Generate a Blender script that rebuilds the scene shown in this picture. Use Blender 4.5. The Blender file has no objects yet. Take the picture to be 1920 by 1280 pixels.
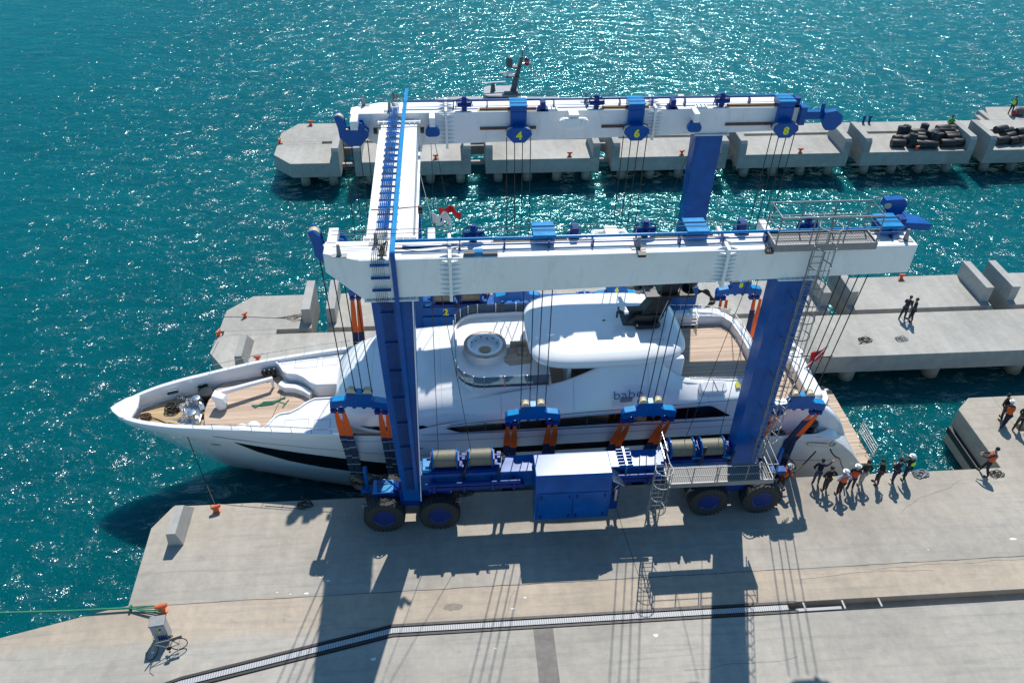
import bpy, bmesh, math, random
from mathutils import Vector, Matrix
R = math.radians
PI = math.pi
random.seed(7)
scene = bpy.context.scene
col = scene.collection

# ---------------------------------------------------------------- camera
FPX, PITCH, YAW, ROLL, CZ = 1515.69, 0.685201, 0.0874187, -0.0203149, 32.0
cF = Vector((math.sin(YAW)*math.cos(PITCH), math.cos(YAW)*math.cos(PITCH), -math.sin(PITCH)))
cR0 = Vector((math.cos(YAW), -math.sin(YAW), 0)); cD0 = cF.cross(cR0)
cR = math.cos(ROLL)*cR0 + math.sin(ROLL)*cD0
cD = -math.sin(ROLL)*cR0 + math.cos(ROLL)*cD0
cam = bpy.data.cameras.new("camera"); camo = bpy.data.objects.new("camera", cam); col.objects.link(camo)
M3 = Matrix((cR, -cD, -cF)).transposed()
camo.matrix_world = Matrix.Translation((0, 0, CZ)) @ M3.to_4x4()
cam.sensor_width = 36.0; cam.lens = FPX/1920*36; cam.clip_end = 6000; cam.clip_start = 0.5
scene.camera = camo

# ---------------------------------------------------------------- sky and sun
SUN_EL, SUN_AZ = R(53.0), R(15.5)
world = bpy.data.worlds.new("World"); scene.world = world; world.use_nodes = True
wn = world.node_tree; bg = wn.nodes["Background"]
sky = wn.nodes.new("ShaderNodeTexSky"); sky.sky_type = 'NISHITA'; sky.sun_disc = False
sky.sun_elevation = SUN_EL; sky.sun_rotation = SUN_AZ; sky.air_density = 1.0; sky.dust_density = 0.3; sky.ozone_density = 6.0
tint = wn.nodes.new('ShaderNodeMix'); tint.data_type = 'RGBA'; tint.blend_type = 'MULTIPLY'; tint.inputs[0].default_value = 1.0; tint.inputs[7].default_value = (0.70, 0.96, 0.95, 1)
wn.links.new(sky.outputs[0], tint.inputs[6]); wn.links.new(tint.outputs[2], bg.inputs[0]); bg.inputs[1].default_value = 0.125
sl = bpy.data.lights.new("sun", 'SUN'); so = bpy.data.objects.new("sun", sl); col.objects.link(so)
sl.energy = 4.6; sl.angle = R(0.53); sl.color = (1.0, 0.95, 0.87)
sdir = Vector((math.sin(SUN_AZ)*math.cos(SUN_EL), math.cos(SUN_AZ)*math.cos(SUN_EL), math.sin(SUN_EL)))
so.rotation_euler = (-sdir).to_track_quat('-Z', 'Y').to_euler(); so.location = sdir*200
scene.view_settings.view_transform = 'Standard'; scene.view_settings.look = 'None'
scene.view_settings.exposure = 0.12; scene.view_settings.gamma = 1.0

# ---------------------------------------------------------------- helpers
def at(px, py, z=None, y=None, x=None):
    """point of the place seen at a pixel of the 1920x1280 photograph, on the plane z, y or x"""
    r = cF + (px-960)/FPX*cR + (py-640)/FPX*cD
    if z is not None: t = (z-CZ)/r.z
    elif y is not None: t = y/r.y
    else: t = x/r.x
    return Vector((0, 0, CZ)) + r*t

def tag(o, label=None, cat=None, group=None, kind=None):
    if label: o['label'] = label
    if cat: o['category'] = cat
    if group: o['group'] = group
    if kind: o['kind'] = kind
    return o

def empty(name, loc=(0, 0, 0), rz=0.0, label=None, cat=None, group=None):
    o = bpy.data.objects.new(name, None); col.objects.link(o)
    o.location = loc; o.rotation_euler = (0, 0, rz); o.empty_display_size = 0.3
    return tag(o, label, cat, group)

def wmat(o):
    m = Matrix.Identity(4)
    while o is not None:
        m = (Matrix.Translation(o.location) @ o.rotation_euler.to_matrix().to_4x4()) @ m
        o = o.parent
    return m

class MB:
    def __init__(s): s.v = []; s.f = []
    def add(s, vs, fs):
        n = len(s.v); s.v += [tuple(v) for v in vs]; s.f += [tuple(i+n for i in f) for f in fs]; return s
    def box(s, c, d, rz=0.0, rx=0.0, ry=0.0, taper=1.0):
        M = Matrix.Rotation(rz, 3, 'Z') @ Matrix.Rotation(ry, 3, 'Y') @ Matrix.Rotation(rx, 3, 'X'); c = Vector(c); vs = []
        for k in (-1, 1):
            t = taper if k > 0 else 1
            for (a, b) in ((-1, -1), (1, -1), (1, 1), (-1, 1)):
                vs.append(c + M @ Vector((a*d[0]/2*t, b*d[1]/2*t, k*d[2]/2)))
        return s.add(vs, [(3, 2, 1, 0), (4, 5, 6, 7), (0, 1, 5, 4), (1, 2, 6, 5), (2, 3, 7, 6), (3, 0, 4, 7)])
    def bb(s, x0, x1, y0, y1, z0, z1):
        return s.box(((x0+x1)/2, (y0+y1)/2, (z0+z1)/2), (abs(x1-x0), abs(y1-y0), abs(z1-z0)))
    def hexa(s, P):   # 8 points, bottom ring then top ring
        return s.add(P, [(3, 2, 1, 0), (4, 5, 6, 7), (0, 1, 5, 4), (1, 2, 6, 5), (2, 3, 7, 6), (3, 0, 4, 7)])
    def prism(s, poly, z0, z1):     # poly in xy
        n = len(poly)
        a = sum(poly[i][0]*poly[(i+1) % n][1]-poly[(i+1) % n][0]*poly[i][1] for i in range(n))
        if a < 0: poly = poly[::-1]
        vs = [(p[0], p[1], z0) for p in poly]+[(p[0], p[1], z1) for p in poly]
        return s.add(vs, [tuple(range(n-1, -1, -1)), tuple(range(n, 2*n))]+[(i, (i+1) % n, n+(i+1) % n, n+i) for i in range(n)])
    def plate(s, poly, y0, y1):     # poly in xz, extruded in y (y0<y1)
        n = len(poly)
        a = sum(poly[i][0]*poly[(i+1) % n][1]-poly[(i+1) % n][0]*poly[i][1] for i in range(n))
        if a < 0: poly = poly[::-1]
        vs = [(p[0], y0, p[1]) for p in poly]+[(p[0], y1, p[1]) for p in poly]
        return s.add(vs, [tuple(range(n)), tuple(range(2*n-1, n-1, -1))]+[(i+n, (i+1) % n+n, (i+1) % n, i) for i in range(n)])
    def platex(s, poly, x0, x1):    # poly in yz, extruded in x
        n = len(poly)
        a = sum(poly[i][0]*poly[(i+1) % n][1]-poly[(i+1) % n][0]*poly[i][1] for i in range(n))
        if a < 0: poly = poly[::-1]
        vs = [(x0, p[0], p[1]) for p in poly]+[(x1, p[0], p[1]) for p in poly]
        return s.add(vs, [tuple(range(n-1, -1, -1)), tuple(range(n, 2*n))]+[(i, (i+1) % n, n+(i+1) % n, n+i) for i in range(n)])
    def tube(s, pts, r, n=8, caps=True, r1=None):
        pts = [Vector(p) for p in pts]; k = len(pts); vs = []; up = None
        for i, p in enumerate(pts):
            d = (pts[min(i+1, k-1)]-pts[max(i-1, 0)])
            if d.length < 1e-9: d = Vector((0, 0, 1))
            d.normalize()
            if up is None:
                up = Vector((0, 0, 1)) if abs(d.z) < 0.9 else Vector((1, 0, 0))
            a = d.cross(up)
            if a.length < 1e-6: a = d.orthogonal()
            a.normalize(); b = d.cross(a).normalized(); up = -b if False else up
            rr = r if r1 is None else r+(r1-r)*i/max(1, k-1)
            for j in range(n):
                t = 2*PI*j/n; vs.append(p+a*math.cos(t)*rr+b*math.sin(t)*rr)
        fs = [(i*n+j, i*n+(j+1) % n, (i+1)*n+(j+1) % n, (i+1)*n+j) for i in range(k-1) for j in range(n)]
        if caps: fs += [tuple(range(n-1, -1, -1)), tuple((k-1)*n+j for j in range(n))]
        return s.add(vs, fs)
    def cyl(s, a, b, r, n=16, r1=None): return s.tube([a, b], r, n, True, r1)
    def lathe(s, prof, c, axis=(0, 0, 1), n=24, caps=True):  # prof list of (r,h) along axis
        c = Vector(c); ax = Vector(axis).normalized(); a = ax.orthogonal().normalized(); b = ax.cross(a); vs = []; k = len(prof)
        for (r, h) in prof:
            for j in range(n):
                t = 2*PI*j/n; vs.append(c+ax*h+a*(r*math.cos(t))+b*(r*math.sin(t)))
        fs = [(i*n+j, i*n+(j+1) % n, (i+1)*n+(j+1) % n, (i+1)*n+j) for i in range(k-1) for j in range(n)]
        if caps and prof[0][0] > 1e-4: fs.append(tuple(range(n-1, -1, -1)))
        if caps and prof[-1][0] > 1e-4: fs.append(tuple((k-1)*n+j for j in range(n)))
        return s.add(vs, fs)
    def grid(s, rows, flip=False, closed=False):
        n = len(rows[0]); vs = [p for r in rows for p in r]; fs = []
        for i in range(len(rows)-1):
            for j in range(n if closed else n-1):
                q = (i*n+j, i*n+(j+1) % n, (i+1)*n+(j+1) % n, (i+1)*n+j)
                fs.append(q[::-1] if flip else q)
        return s.add(vs, fs)
    def ribbon(s, pts, side, w, th):
        """flat band along pts, width w along `side`, thickness th"""
        pts = [Vector(p) for p in pts]; sd = Vector(side).normalized(); rows = []
        for i, p in enumerate(pts):
            d = (pts[min(i+1, len(pts)-1)]-pts[max(i-1, 0)]).normalized(); nn = d.cross(sd).normalized()
            ww = w[i] if isinstance(w, (list, tuple)) else w
            rows.append([p-sd*ww/2-nn*th/2, p+sd*ww/2-nn*th/2, p+sd*ww/2+nn*th/2, p-sd*ww/2+nn*th/2])
        s.grid(rows, closed=True); n = len(s.v); b = n-4*len(rows)
        s.f += [(b+3, b+2, b+1, b), (n-4, n-3, n-2, n-1)]; return s
    def torus(s, c, Rr, r, axis=(0, 0, 1), n=24, m=8, a0=0, a1=2*PI):
        c = Vector(c); ax = Vector(axis).normalized(); a = ax.orthogonal().normalized(); b = ax.cross(a)
        full = abs(a1-a0-2*PI) < 1e-6; k = n+1
        return s.tube([c+a*Rr*math.cos(a0+(a1-a0)*i/n)+b*Rr*math.sin(a0+(a1-a0)*i/n) for i in range(k)], r, m, not full)
    def ball(s, c, r, n=16, m=8, sc=(1, 1, 1)):
        c = Vector(c); rows = []
        for i in range(m+1):
            t = PI*i/m
            rows.append([c+Vector((r*sc[0]*math.sin(t)*math.cos(2*PI*j/n), r*sc[1]*math.sin(t)*math.sin(2*PI*j/n), -r*sc[2]*math.cos(t))) for j in range(n)])
        return s.grid(rows, closed=True)
    def split(s):
        par = list(range(len(s.v)))
        def fd(a):
            while par[a] != a: par[a] = par[par[a]]; a = par[a]
            return a
        for f in s.f:
            for k in f[1:]: par[fd(k)] = fd(f[0])
        g = {}
        for f in s.f: g.setdefault(fd(f[0]), []).append(f)
        out = []
        for fs in g.values():
            ids = sorted({k for f in fs for k in f}); m_ = {k: i for i, k in enumerate(ids)}; q_ = MB(); q_.v = [s.v[k] for k in ids]; q_.f = [tuple(m_[k] for k in f) for f in fs]; out.append(q_)
        return out
    def each(s, name, mat, parent=None, **k): return [q_.build(name, mat, parent, **k) for q_ in s.split()]
    def build(s, name, mat, parent=None, local=False, smooth=None, bevel=0.0, loc=None):
        me = bpy.data.meshes.new(name); vs = s.v
        if parent is not None and not local:
            W = wmat(parent).inverted(); vs = [W @ Vector(v) for v in vs]
        if loc is not None: vs = [Vector(v)-Vector(loc) for v in vs]
        me.from_pydata([tuple(v) for v in vs], [], s.f); me.validate(); me.update()
        bm = bmesh.new(); bm.from_mesh(me); bmesh.ops.remove_doubles(bm, verts=bm.verts, dist=0.0004)
        bmesh.ops.recalc_face_normals(bm, faces=bm.faces); bm.to_mesh(me); bm.free()
        if smooth is not None:
            for p in me.polygons: p.use_smooth = True
            me.set_sharp_from_angle(angle=R(smooth))
        if mat: me.materials.append(mat)
        o = bpy.data.objects.new(name, me); col.objects.link(o); o.parent = parent
        if loc is not None: o.location = loc
        if bevel:
            b = o.modifiers.new('bevel', 'BEVEL'); b.width = bevel; b.segments = 2; b.limit_method = 'ANGLE'; b.angle_limit = R(35)
            b.harden_normals = False
        return o

def cr(pts, k=6):
    P = [Vector(p) for p in pts]; out = []
    for i in range(len(P)-1):
        a, b, c, d = P[max(0, i-1)], P[i], P[i+1], P[min(len(P)-1, i+2)]
        for j in range(k):
            t = j/k; out.append(0.5*((2*b)+(c-a)*t+(2*a-5*b+4*c-d)*t*t+(3*b-a-3*c+d)*t**3))
    return out+[P[-1]]
def copy_tree(o, parent=None):
    c = o.copy(); col.objects.link(c); c.parent = parent
    for ch in list(o.children): copy_tree(ch, c)
    return c

def lerp_table(tab, x):
    if x <= tab[0][0]: return tab[0][1]
    for i in range(len(tab)-1):
        if x <= tab[i+1][0]:
            a, b = tab[i], tab[i+1]; t = (x-a[0])/(b[0]-a[0]); return a[1]+(b[1]-a[1])*t
    return tab[-1][1]
def smooth_table(tab, x):
    """monotone-ish cubic through table"""
    if x <= tab[0][0]: return tab[0][1]
    if x >= tab[-1][0]: return tab[-1][1]
    for i in range(len(tab)-1):
        if x <= tab[i+1][0]: break
    def sl(k):
        if k <= 0 or k >= len(tab)-1: return None
        return (tab[k+1][1]-tab[k-1][1])/(tab[k+1][0]-tab[k-1][0])
    a, b = tab[i], tab[i+1]; h = b[0]-a[0]; d = (b[1]-a[1])/h; m0 = sl(i); m1 = sl(i+1)
    m0 = d if m0 is None else m0; m1 = d if m1 is None else m1
    t = (x-a[0])/h
    return (2*t**3-3*t*t+1)*a[1]+(t**3-2*t*t+t)*h*m0+(-2*t**3+3*t*t)*b[1]+(t**3-t*t)*h*m1

def text_mesh(txt, size, ext=0.004, font_shear=0.0, bold=0.0):
    cu = bpy.data.curves.new('lettering', 'FONT'); cu.body = txt; cu.size = size; cu.extrude = ext; cu.shear = font_shear
    cu.align_x = 'CENTER'; cu.align_y = 'CENTER'; cu.resolution_u = 3; cu.offset = bold
    o = bpy.data.objects.new('lettering', cu); col.objects.link(o)
    dg = bpy.context.evaluated_depsgraph_get(); me = bpy.data.meshes.new_from_object(o.evaluated_get(dg))
    bpy.data.objects.remove(o); return me
def lettering(name, txt, size, mat, M, parent, bold=0.0, ext=0.004):
    """M world matrix (text in its xy plane)"""
    me = text_mesh(txt, size, ext, 0, bold); me.transform(wmat(parent).inverted() @ M if parent else M)
    me.name = name; me.materials.clear(); me.materials.append(mat)
    o = bpy.data.objects.new(name, me); col.objects.link(o); o.parent = parent; return o

# ---------------------------------------------------------------- materials
def nt(name):
    m = bpy.data.materials.new(name); m.use_nodes = True; n = m.node_tree; b = n.nodes['Principled BSDF']; return m, n, b
def N(n, t, **k):
    x = n.nodes.new(t)
    for a, v in k.items():
        if a.startswith('i_'):
            x.inputs[int(a[2:]) if a[2:].isdigit() else a[2:]].default_value = v
        else: setattr(x, a, v)
    return x
def coords(n, sc=(1, 1, 1), rot=(0, 0, 0)):
    tc = N(n, 'ShaderNodeTexCoord'); mp = N(n, 'ShaderNodeMapping'); mp.inputs['Scale'].default_value = sc; mp.inputs['Rotation'].default_value = rot
    n.links.new(tc.outputs['Object'], mp.inputs[0]); return mp.outputs[0]
def noise(n, vec, scale, detail=4, rough=0.6, dist=0.0):
    x = N(n, 'ShaderNodeTexNoise'); x.inputs['Scale'].default_value = scale; x.inputs['Detail'].default_value = detail
    x.inputs['Roughness'].default_value = rough; x.inputs['Distortion'].default_value = dist; n.links.new(vec, x.inputs['Vector']); return x
def ramp(n, fac, stops):
    r = N(n, 'ShaderNodeValToRGB'); e = r.color_ramp.elements
    while len(e) < len(stops): e.new(0.5)
    for i, (p, c) in enumerate(stops): e[i].position = p; e[i].color = (*c, 1) if len(c) == 3 else c
    n.links.new(fac, r.inputs[0]); return r.outputs[0]
def mixc(n, fac, a, b, mode='MIX'):
    m = N(n, 'ShaderNodeMix', data_type='RGBA', blend_type=mode)
    if hasattr(fac, 'links') or not isinstance(fac, (int, float)): n.links.new(fac, m.inputs[0])
    else: m.inputs[0].default_value = fac
    for i, v in ((6, a), (7, b)):
        if isinstance(v, tuple): m.inputs[i].default_value = (*v, 1)
        else: n.links.new(v, m.inputs[i])
    return m.outputs[2]
def bump(n, b, h, strength, dist=0.02):
    x = N(n, 'ShaderNodeBump'); x.inputs['Strength'].default_value = strength; x.inputs['Distance'].default_value = dist
    n.links.new(h, x.inputs['Height']); n.links.new(x.outputs[0], b.inputs['Normal']); return x

def paint(name, c, rough=0.35, metal=0.0, var=0.12, sc=1.5, grime=0.0, coat=0.0, bmp=0.0, spec=0.5):
    m, n, b = nt(name); v = coords(n); z = noise(n, v, sc, 5, 0.65)
    dark = tuple(x*(1-var) for x in c); lite = tuple(min(1, x*(1+var*0.6)) for x in c)
    colr = ramp(n, z.outputs[0], [(0.3, dark), (0.7, lite)])
    if grime:
        g = noise(n, coords(n, (1, 1, 0.25)), sc*3.3, 6, 0.7, 0.4); f = ramp(n, g.outputs[0], [(0.52, (0, 0, 0)), (0.75, (grime,)*3)])
        colr = mixc(n, f, colr, (0.16, 0.13, 0.10))
    n.links.new(colr, b.inputs['Base Color'])
    rr = N(n, 'ShaderNodeMapRange'); n.links.new(z.outputs[0], rr.inputs[0]); rr.inputs[3].default_value = max(0.02, rough-0.08); rr.inputs[4].default_value = rough+0.1
    n.links.new(rr.outputs[0], b.inputs['Roughness']); b.inputs['Metallic'].default_value = metal; b.inputs['Specular IOR Level'].default_value = spec
    b.inputs['Coat Weight'].default_value = coat; b.inputs['Coat Roughness'].default_value = 0.08
    if bmp: bump(n, b, noise(n, v, sc*12, 3).outputs[0], bmp, 0.01)
    return m

def concrete(name, base=(0.425, 0.388, 0.335), streak=0.0, bands=False, scale=1.0, wet=False):
    m, n, b = nt(name); v = coords(n); sv = coords(n, (1.2, 0.12, 1.0), (0, 0, 0.12))
    a = noise(n, v, 0.13*scale, 6, 0.65); c = noise(n, v, 2.2*scale, 8, 0.75); d = noise(n, sv, 1.1, 6, 0.7)
    k = tuple
    col0 = ramp(n, a.outputs[0], [(0.28, k(x*0.74 for x in base)), (0.5, base), (0.74, k(min(1, x*1.20) for x in base))])
    fine = ramp(n, c.outputs[0], [(0.25, (0.80, 0.80, 0.81)), (0.75, (1.08, 1.08, 1.07))])
    col1 = mixc(n, 1.0, col0, fine, 'MULTIPLY')
    st = ramp(n, d.outputs[0], [(0.30, (0.80, 0.81, 0.83)), (0.62, (1.05, 1.05, 1.04))])
    col1 = mixc(n, 0.5+streak, col1, st, 'MULTIPLY')
    if bands:   # poured strips of a different concrete along the quay
        sx = N(n, 'ShaderNodeSeparateXYZ'); n.links.new(v, sx.inputs[0]); wob = noise(n, v, 0.5, 4)
        ad = N(n, 'ShaderNodeMath', operation='MULTIPLY_ADD'); n.links.new(wob.outputs[0], ad.inputs[0]); ad.inputs[1].default_value = 0.9; n.links.new(sx.outputs[1], ad.inputs[2])
        mr = N(n, 'ShaderNodeMapRange'); n.links.new(ad.outputs[0], mr.inputs[0]); mr.inputs[1].default_value = 17.0; mr.inputs[2].default_value = 27.0
        bd = ramp(n, mr.outputs[0], [(0.0, (1.0, 1.02, 1.04)), (0.28, (1.0, 1.02, 1.04)), (0.335, (1.09, 1.01, 0.93)), (0.485, (1.10, 1.01, 0.92)), (0.50, (0.95, 0.96, 0.97)), (1.0, (1.0, 0.98, 0.95))])
        col1 = mixc(n, 1.0, col1, bd, 'MULTIPLY')
        # wide sweeping tyre scrubs
        tv = coords(n, (0.09, 1.6, 1), (0, 0, 0.05)); t = noise(n, tv, 2.2, 5, 0.7, 0.6)
        tf = ramp(n, t.outputs[0], [(0.50, (0, 0, 0)), (0.68, (0.38, 0.38, 0.38))]); col1 = mixc(n, tf, col1, (0.22, 0.22, 0.215))
        pv = noise(n, v, 0.85, 3, 0.5, 0.2); pf = ramp(n, pv.outputs[0], [(0.70, (0, 0, 0)), (0.715, (0.35, 0.35, 0.35))]); col1 = mixc(n, pf, col1, (0.27, 0.245, 0.215))
    if wet:
        sx = N(n, 'ShaderNodeSeparateXYZ'); n.links.new(v, sx.inputs[0])
        ad = N(n, 'ShaderNodeMath', operation='MULTIPLY_ADD'); n.links.new(c.outputs[0], ad.inputs[0]); ad.inputs[1].default_value = 0.5; n.links.new(sx.outputs[2], ad.inputs[2])
        wf = ramp(n, ad.outputs[0], [(0.0, (1, 1, 1)), (0.5, (0, 0, 0))])
        mr = N(n, 'ShaderNodeMapRange'); n.links.new(ad.outputs[0], mr.inputs[0]); mr.inputs[1].default_value = -2.45; mr.inputs[2].default_value = -1.75; mr.inputs[3].default_value = 1; mr.inputs[4].default_value = 0
        col1 = mixc(n, mr.outputs[0], col1, (0.045, 0.06, 0.03))
    n.links.new(col1, b.inputs['Base Color']); b.inputs['Roughness'].default_value = 0.88; b.inputs['Specular IOR Level'].default_value = 0.25
    bump(n, b, c.outputs[0], 0.35, 0.02); return m

def teak(name, base=(0.53, 0.395, 0.295), pitch=0.11, rot=0.0):
    m, n, b = nt(name); v = coords(n, (1, 1, 1), (0, 0, rot))
    sx = N(n, 'ShaderNodeSeparateXYZ'); n.links.new(v, sx.inputs[0])
    dv = N(n, 'ShaderNodeMath', operation='DIVIDE'); n.links.new(sx.outputs[1], dv.inputs[0]); dv.inputs[1].default_value = pitch
    fl = N(n, 'ShaderNodeMath', operation='FLOOR'); n.links.new(dv.outputs[0], fl.inputs[0])
    fr = N(n, 'ShaderNodeMath', operation='FRACT'); n.links.new(dv.outputs[0], fr.inputs[0])
    wn_ = N(n, 'ShaderNodeTexWhiteNoise', noise_dimensions='1D'); n.links.new(fl.outputs[0], wn_.inputs['W'])
    g = noise(n, coords(n, (0.5, 9, 1), (0, 0, rot)), 2.0, 4)
    k = tuple
    c0 = ramp(n, wn_.outputs[0], [(0, k(x*0.80 for x in base)), (1, k(x*1.16 for x in base))])
    c1 = mixc(n, 1.0, c0, ramp(n, g.outputs[0], [(0.3, (0.85,)*3), (0.7, (1.1,)*3)]), 'MULTIPLY')
    sf = ramp(n, fr.outputs[0], [(0.0, (0.8,)*3), (0.07, (0.8,)*3), (0.12, (0, 0, 0))]); c2 = mixc(n, sf, c1, (0.16, 0.11, 0.08))
    n.links.new(c2, b.inputs['Base Color']); b.inputs['Roughness'].default_value = 0.75; return m

def metal(name, c=(0.6, 0.61, 0.62), rough=0.3, m_=1.0): return paint(name, c, rough, m_, 0.15, 6)

M = {}
M['white'] = paint('white_beam_paint', (0.86, 0.86, 0.85), 0.42, 0, 0.06, 0.7, 0.20)
M['gel'] = paint('white_gelcoat', (0.80, 0.81, 0.83), 0.16, 0, 0.02, 0.3, 0, 0.6)
M['blue'] = paint('blue_paint', (0.0, 0.092, 0.36), 0.24, 0, 0.25, 1.3, 0.04, 0.0, 0, 0.28)
M['blued'] = paint('dark_blue_paint', (0.0, 0.032, 0.21), 0.32, 0, 0.25, 2, 0.0, 0.0, 0, 0.28)
M['pipe'] = paint('light_blue_and_lit_top_paint', (0.0, 0.24, 0.55), 0.25, 0, 0.15, 2, 0, 0.0)  # pipe colour, also the lighter blue painted on for sunlit tops
M['steel'] = metal('galvanised_steel', (0.26, 0.27, 0.28), 0.55, 0.4)
M['chrome'] = metal('polished_steel', (0.66, 0.65, 0.63), 0.25)
M['rust'] = paint('rusty_rail', (0.16, 0.085, 0.05), 0.8, 0.2, 0.4, 5)
M['tyre'] = paint('tyre_rubber', (0.035, 0.034, 0.036), 0.75, 0, 0.3, 8, 0.35)
M['rubber'] = paint('fender_rubber', (0.018, 0.02, 0.024), 0.55, 0, 0.3, 5, 0.1)
M['black'] = paint('black_paint', (0.012, 0.012, 0.014), 0.35, 0, 0.2, 3, 0, 0.2)
M['blackglass'] = paint('dark_glass', (0.006, 0.006, 0.008), 0.07, 0, 0.1, 1, 0, 0.4)
M['orange'] = paint('orange_webbing', (1.0, 0.13, 0.012), 0.75, 0, 0.15, 10)
M['navy'] = paint('navy_sleeve', (0.012, 0.028, 0.11), 0.8, 0, 0.25, 6)
M['greysleeve'] = paint('grey_blue_sleeve', (0.05, 0.075, 0.13), 0.85, 0, 0.3, 6)
M['tie'] = paint('white_cord', (0.75, 0.75, 0.74), 0.7)
M['yellow'] = paint('yellow_marking', (0.75, 0.80, 0.03), 0.5)
M['rope'] = paint('dark_wire', (0.035, 0.033, 0.03), 0.5, 0.4, 0.3, 20)
M['drumrope'] = paint('wound_wire', (0.19, 0.185, 0.145), 0.6, 0.3, 0.25, 9)
M['bollard'] = paint('orange_bollard_paint', (0.62, 0.13, 0.045), 0.5, 0, 0.3, 8, 0.25)
M['brown'] = paint('brown_rope', (0.10, 0.06, 0.035), 0.9, 0, 0.4, 20)
M['greenrope'] = paint('green_rope', (0.03, 0.22, 0.13), 0.8, 0, 0.35, 20)
M['cream'] = paint('nylon_sheave', (0.62, 0.53, 0.36), 0.5)
M['teak'] = teak('teak_deck')
M['teaky'] = teak('golden_teak', (0.50, 0.36, 0.19))
M['navygrey'] = paint('patrol_grey', (0.30, 0.32, 0.34), 0.5)
M['navygreyd'] = paint('patrol_dark_grey', (0.10, 0.115, 0.13), 0.5)
M['red'] = paint('flag_red', (0.62, 0.015, 0.02), 0.8)
M['flagwhite'] = paint('flag_white', (0.80, 0.80, 0.80), 0.85)
M['conc'] = concrete('quay_concrete', bands=True)
M['conc2'] = concrete('pier_concrete', (0.43, 0.415, 0.38), 0.2, wet=True)
M['conc3'] = concrete('kerb_concrete', (0.40, 0.395, 0.375), 0.1, wet=True)
M['pile'] = concrete('pile_concrete', (0.36, 0.38, 0.34), 0, scale=2, wet=True)
def striped(name, c1, c2, pitch, axis=0):
    m, n, b = nt(name); v = coords(n); sx = N(n, 'ShaderNodeSeparateXYZ'); n.links.new(v, sx.inputs[0])
    dv = N(n, 'ShaderNodeMath', operation='DIVIDE'); n.links.new(sx.outputs[axis], dv.inputs[0]); dv.inputs[1].default_value = pitch
    fr = N(n, 'ShaderNodeMath', operation='FRACT'); n.links.new(dv.outputs[0], fr.inputs[0])
    c = ramp(n, fr.outputs[0], [(0.0, c1), (0.5, c1), (0.55, c2), (0.95, c2)]); n.links.new(c, b.inputs['Base Color']); b.inputs['Roughness'].default_value = 0.6; b.inputs['Metallic'].default_value = 0.0
    bump(n, b, fr.outputs[0], 0.4, 0.02); return m
M['grate'] = striped('grating_steel', (0.20, 0.20, 0.20), (0.07, 0.07, 0.07), 0.10)
M['strip'] = striped('cover_strip_steel', (0.50, 0.51, 0.52), (0.28, 0.28, 0.29), 0.10)
gm, gn, gb = nt('balustrade_glass'); gb.inputs['Base Color'].default_value = (0.2, 0.3, 0.36, 1); gb.inputs['Roughness'].default_value = 0.03; gb.inputs['Transmission Weight'].default_value = 0.75; gb.inputs['IOR'].default_value = 1.2
gz = noise(gn, coords(gn), 1.0, 2); gn.links.new(ramp(gn, gz.outputs[0], [(0, (0.13, 0.21, 0.27)), (1, (0.19, 0.28, 0.34))]), gb.inputs['Base Color'])
M['glass'] = gm

# ================================================================ SETTING
WZ = -2.5
# ---- sea
m, n, b = nt('sea_water'); v = coords(n)
n.nodes.remove(b); out = n.nodes['Material Output']
lg = noise(n, v, 0.010, 4, 0.6); md = noise(n, coords(n, (1, 2.2, 1), (0, 0, 0.35)), 0.16, 5, 0.65, 0.4)
c0 = ramp(n, lg.outputs[0], [(0.3, (0.000, 0.068, 0.084)), (0.7, (0.000, 0.106, 0.122))])
c1 = mixc(n, 1.0, c0, ramp(n, md.outputs[0], [(0.3, (0.86, 0.88, 0.90)), (0.75, (1.12, 1.12, 1.10))]), 'MULTIPLY')
df = N(n, 'ShaderNodeSubsurfaceScattering'); n.links.new(c1, df.inputs[0]); df.inputs['Scale'].default_value = 2.0; df.inputs['Radius'].default_value = (0.5, 3.2, 3.6)
gs = N(n, 'ShaderNodeBsdfGlossy'); gs.inputs['Roughness'].default_value = 0.12; gs.inputs['Color'].default_value = (0.30, 0.62, 0.66, 1)
gl = N(n, 'ShaderNodeBsdfGlossy'); gl.inputs['Roughness'].default_value = 0.17; gl.inputs['Color'].default_value = (1, 1, 1, 1)
fr = N(n, 'ShaderNodeFresnel'); fr.inputs[0].default_value = 1.333
mx = N(n, 'ShaderNodeMixShader'); n.links.new(fr.outputs[0], mx.inputs[0]); n.links.new(df.outputs[0], mx.inputs[1]); n.links.new(gs.outputs[0], mx.inputs[2]); mg = N(n, 'ShaderNodeMixShader'); n.links.new(mx.outputs[0], mg.inputs[1]); n.links.new(gl.outputs[0], mg.inputs[2]); n.links.new(mg.outputs[0], out.inputs[0])
def madd(n, a, k, c=None):
    x = N(n, 'ShaderNodeMath', operation='MULTIPLY_ADD'); n.links.new(a, x.inputs[0]); x.inputs[1].default_value = k
    if c is not None: n.links.new(c, x.inputs[2])
    else: x.inputs[2].default_value = 0
    return x.outputs[0]
w1 = noise(n, coords(n, (1.0, 1.7, 1), (0, 0, 0.30)), 0.42, 2, 0.5, 0.6)
w2 = noise(n, coords(n, (1.0, 1.5, 1), (0, 0, -0.45)), 1.7, 2, 0.55, 0.5)
w3 = noise(n, coords(n, (1.0, 1.2, 1), (0, 0, 0.9)), 4.6, 1, 0.5, 0.3)
h = madd(n, w3.outputs[0], 0.20, madd(n, w2.outputs[0], 0.62, madd(n, w1.outputs[0], 2.0)))
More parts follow.
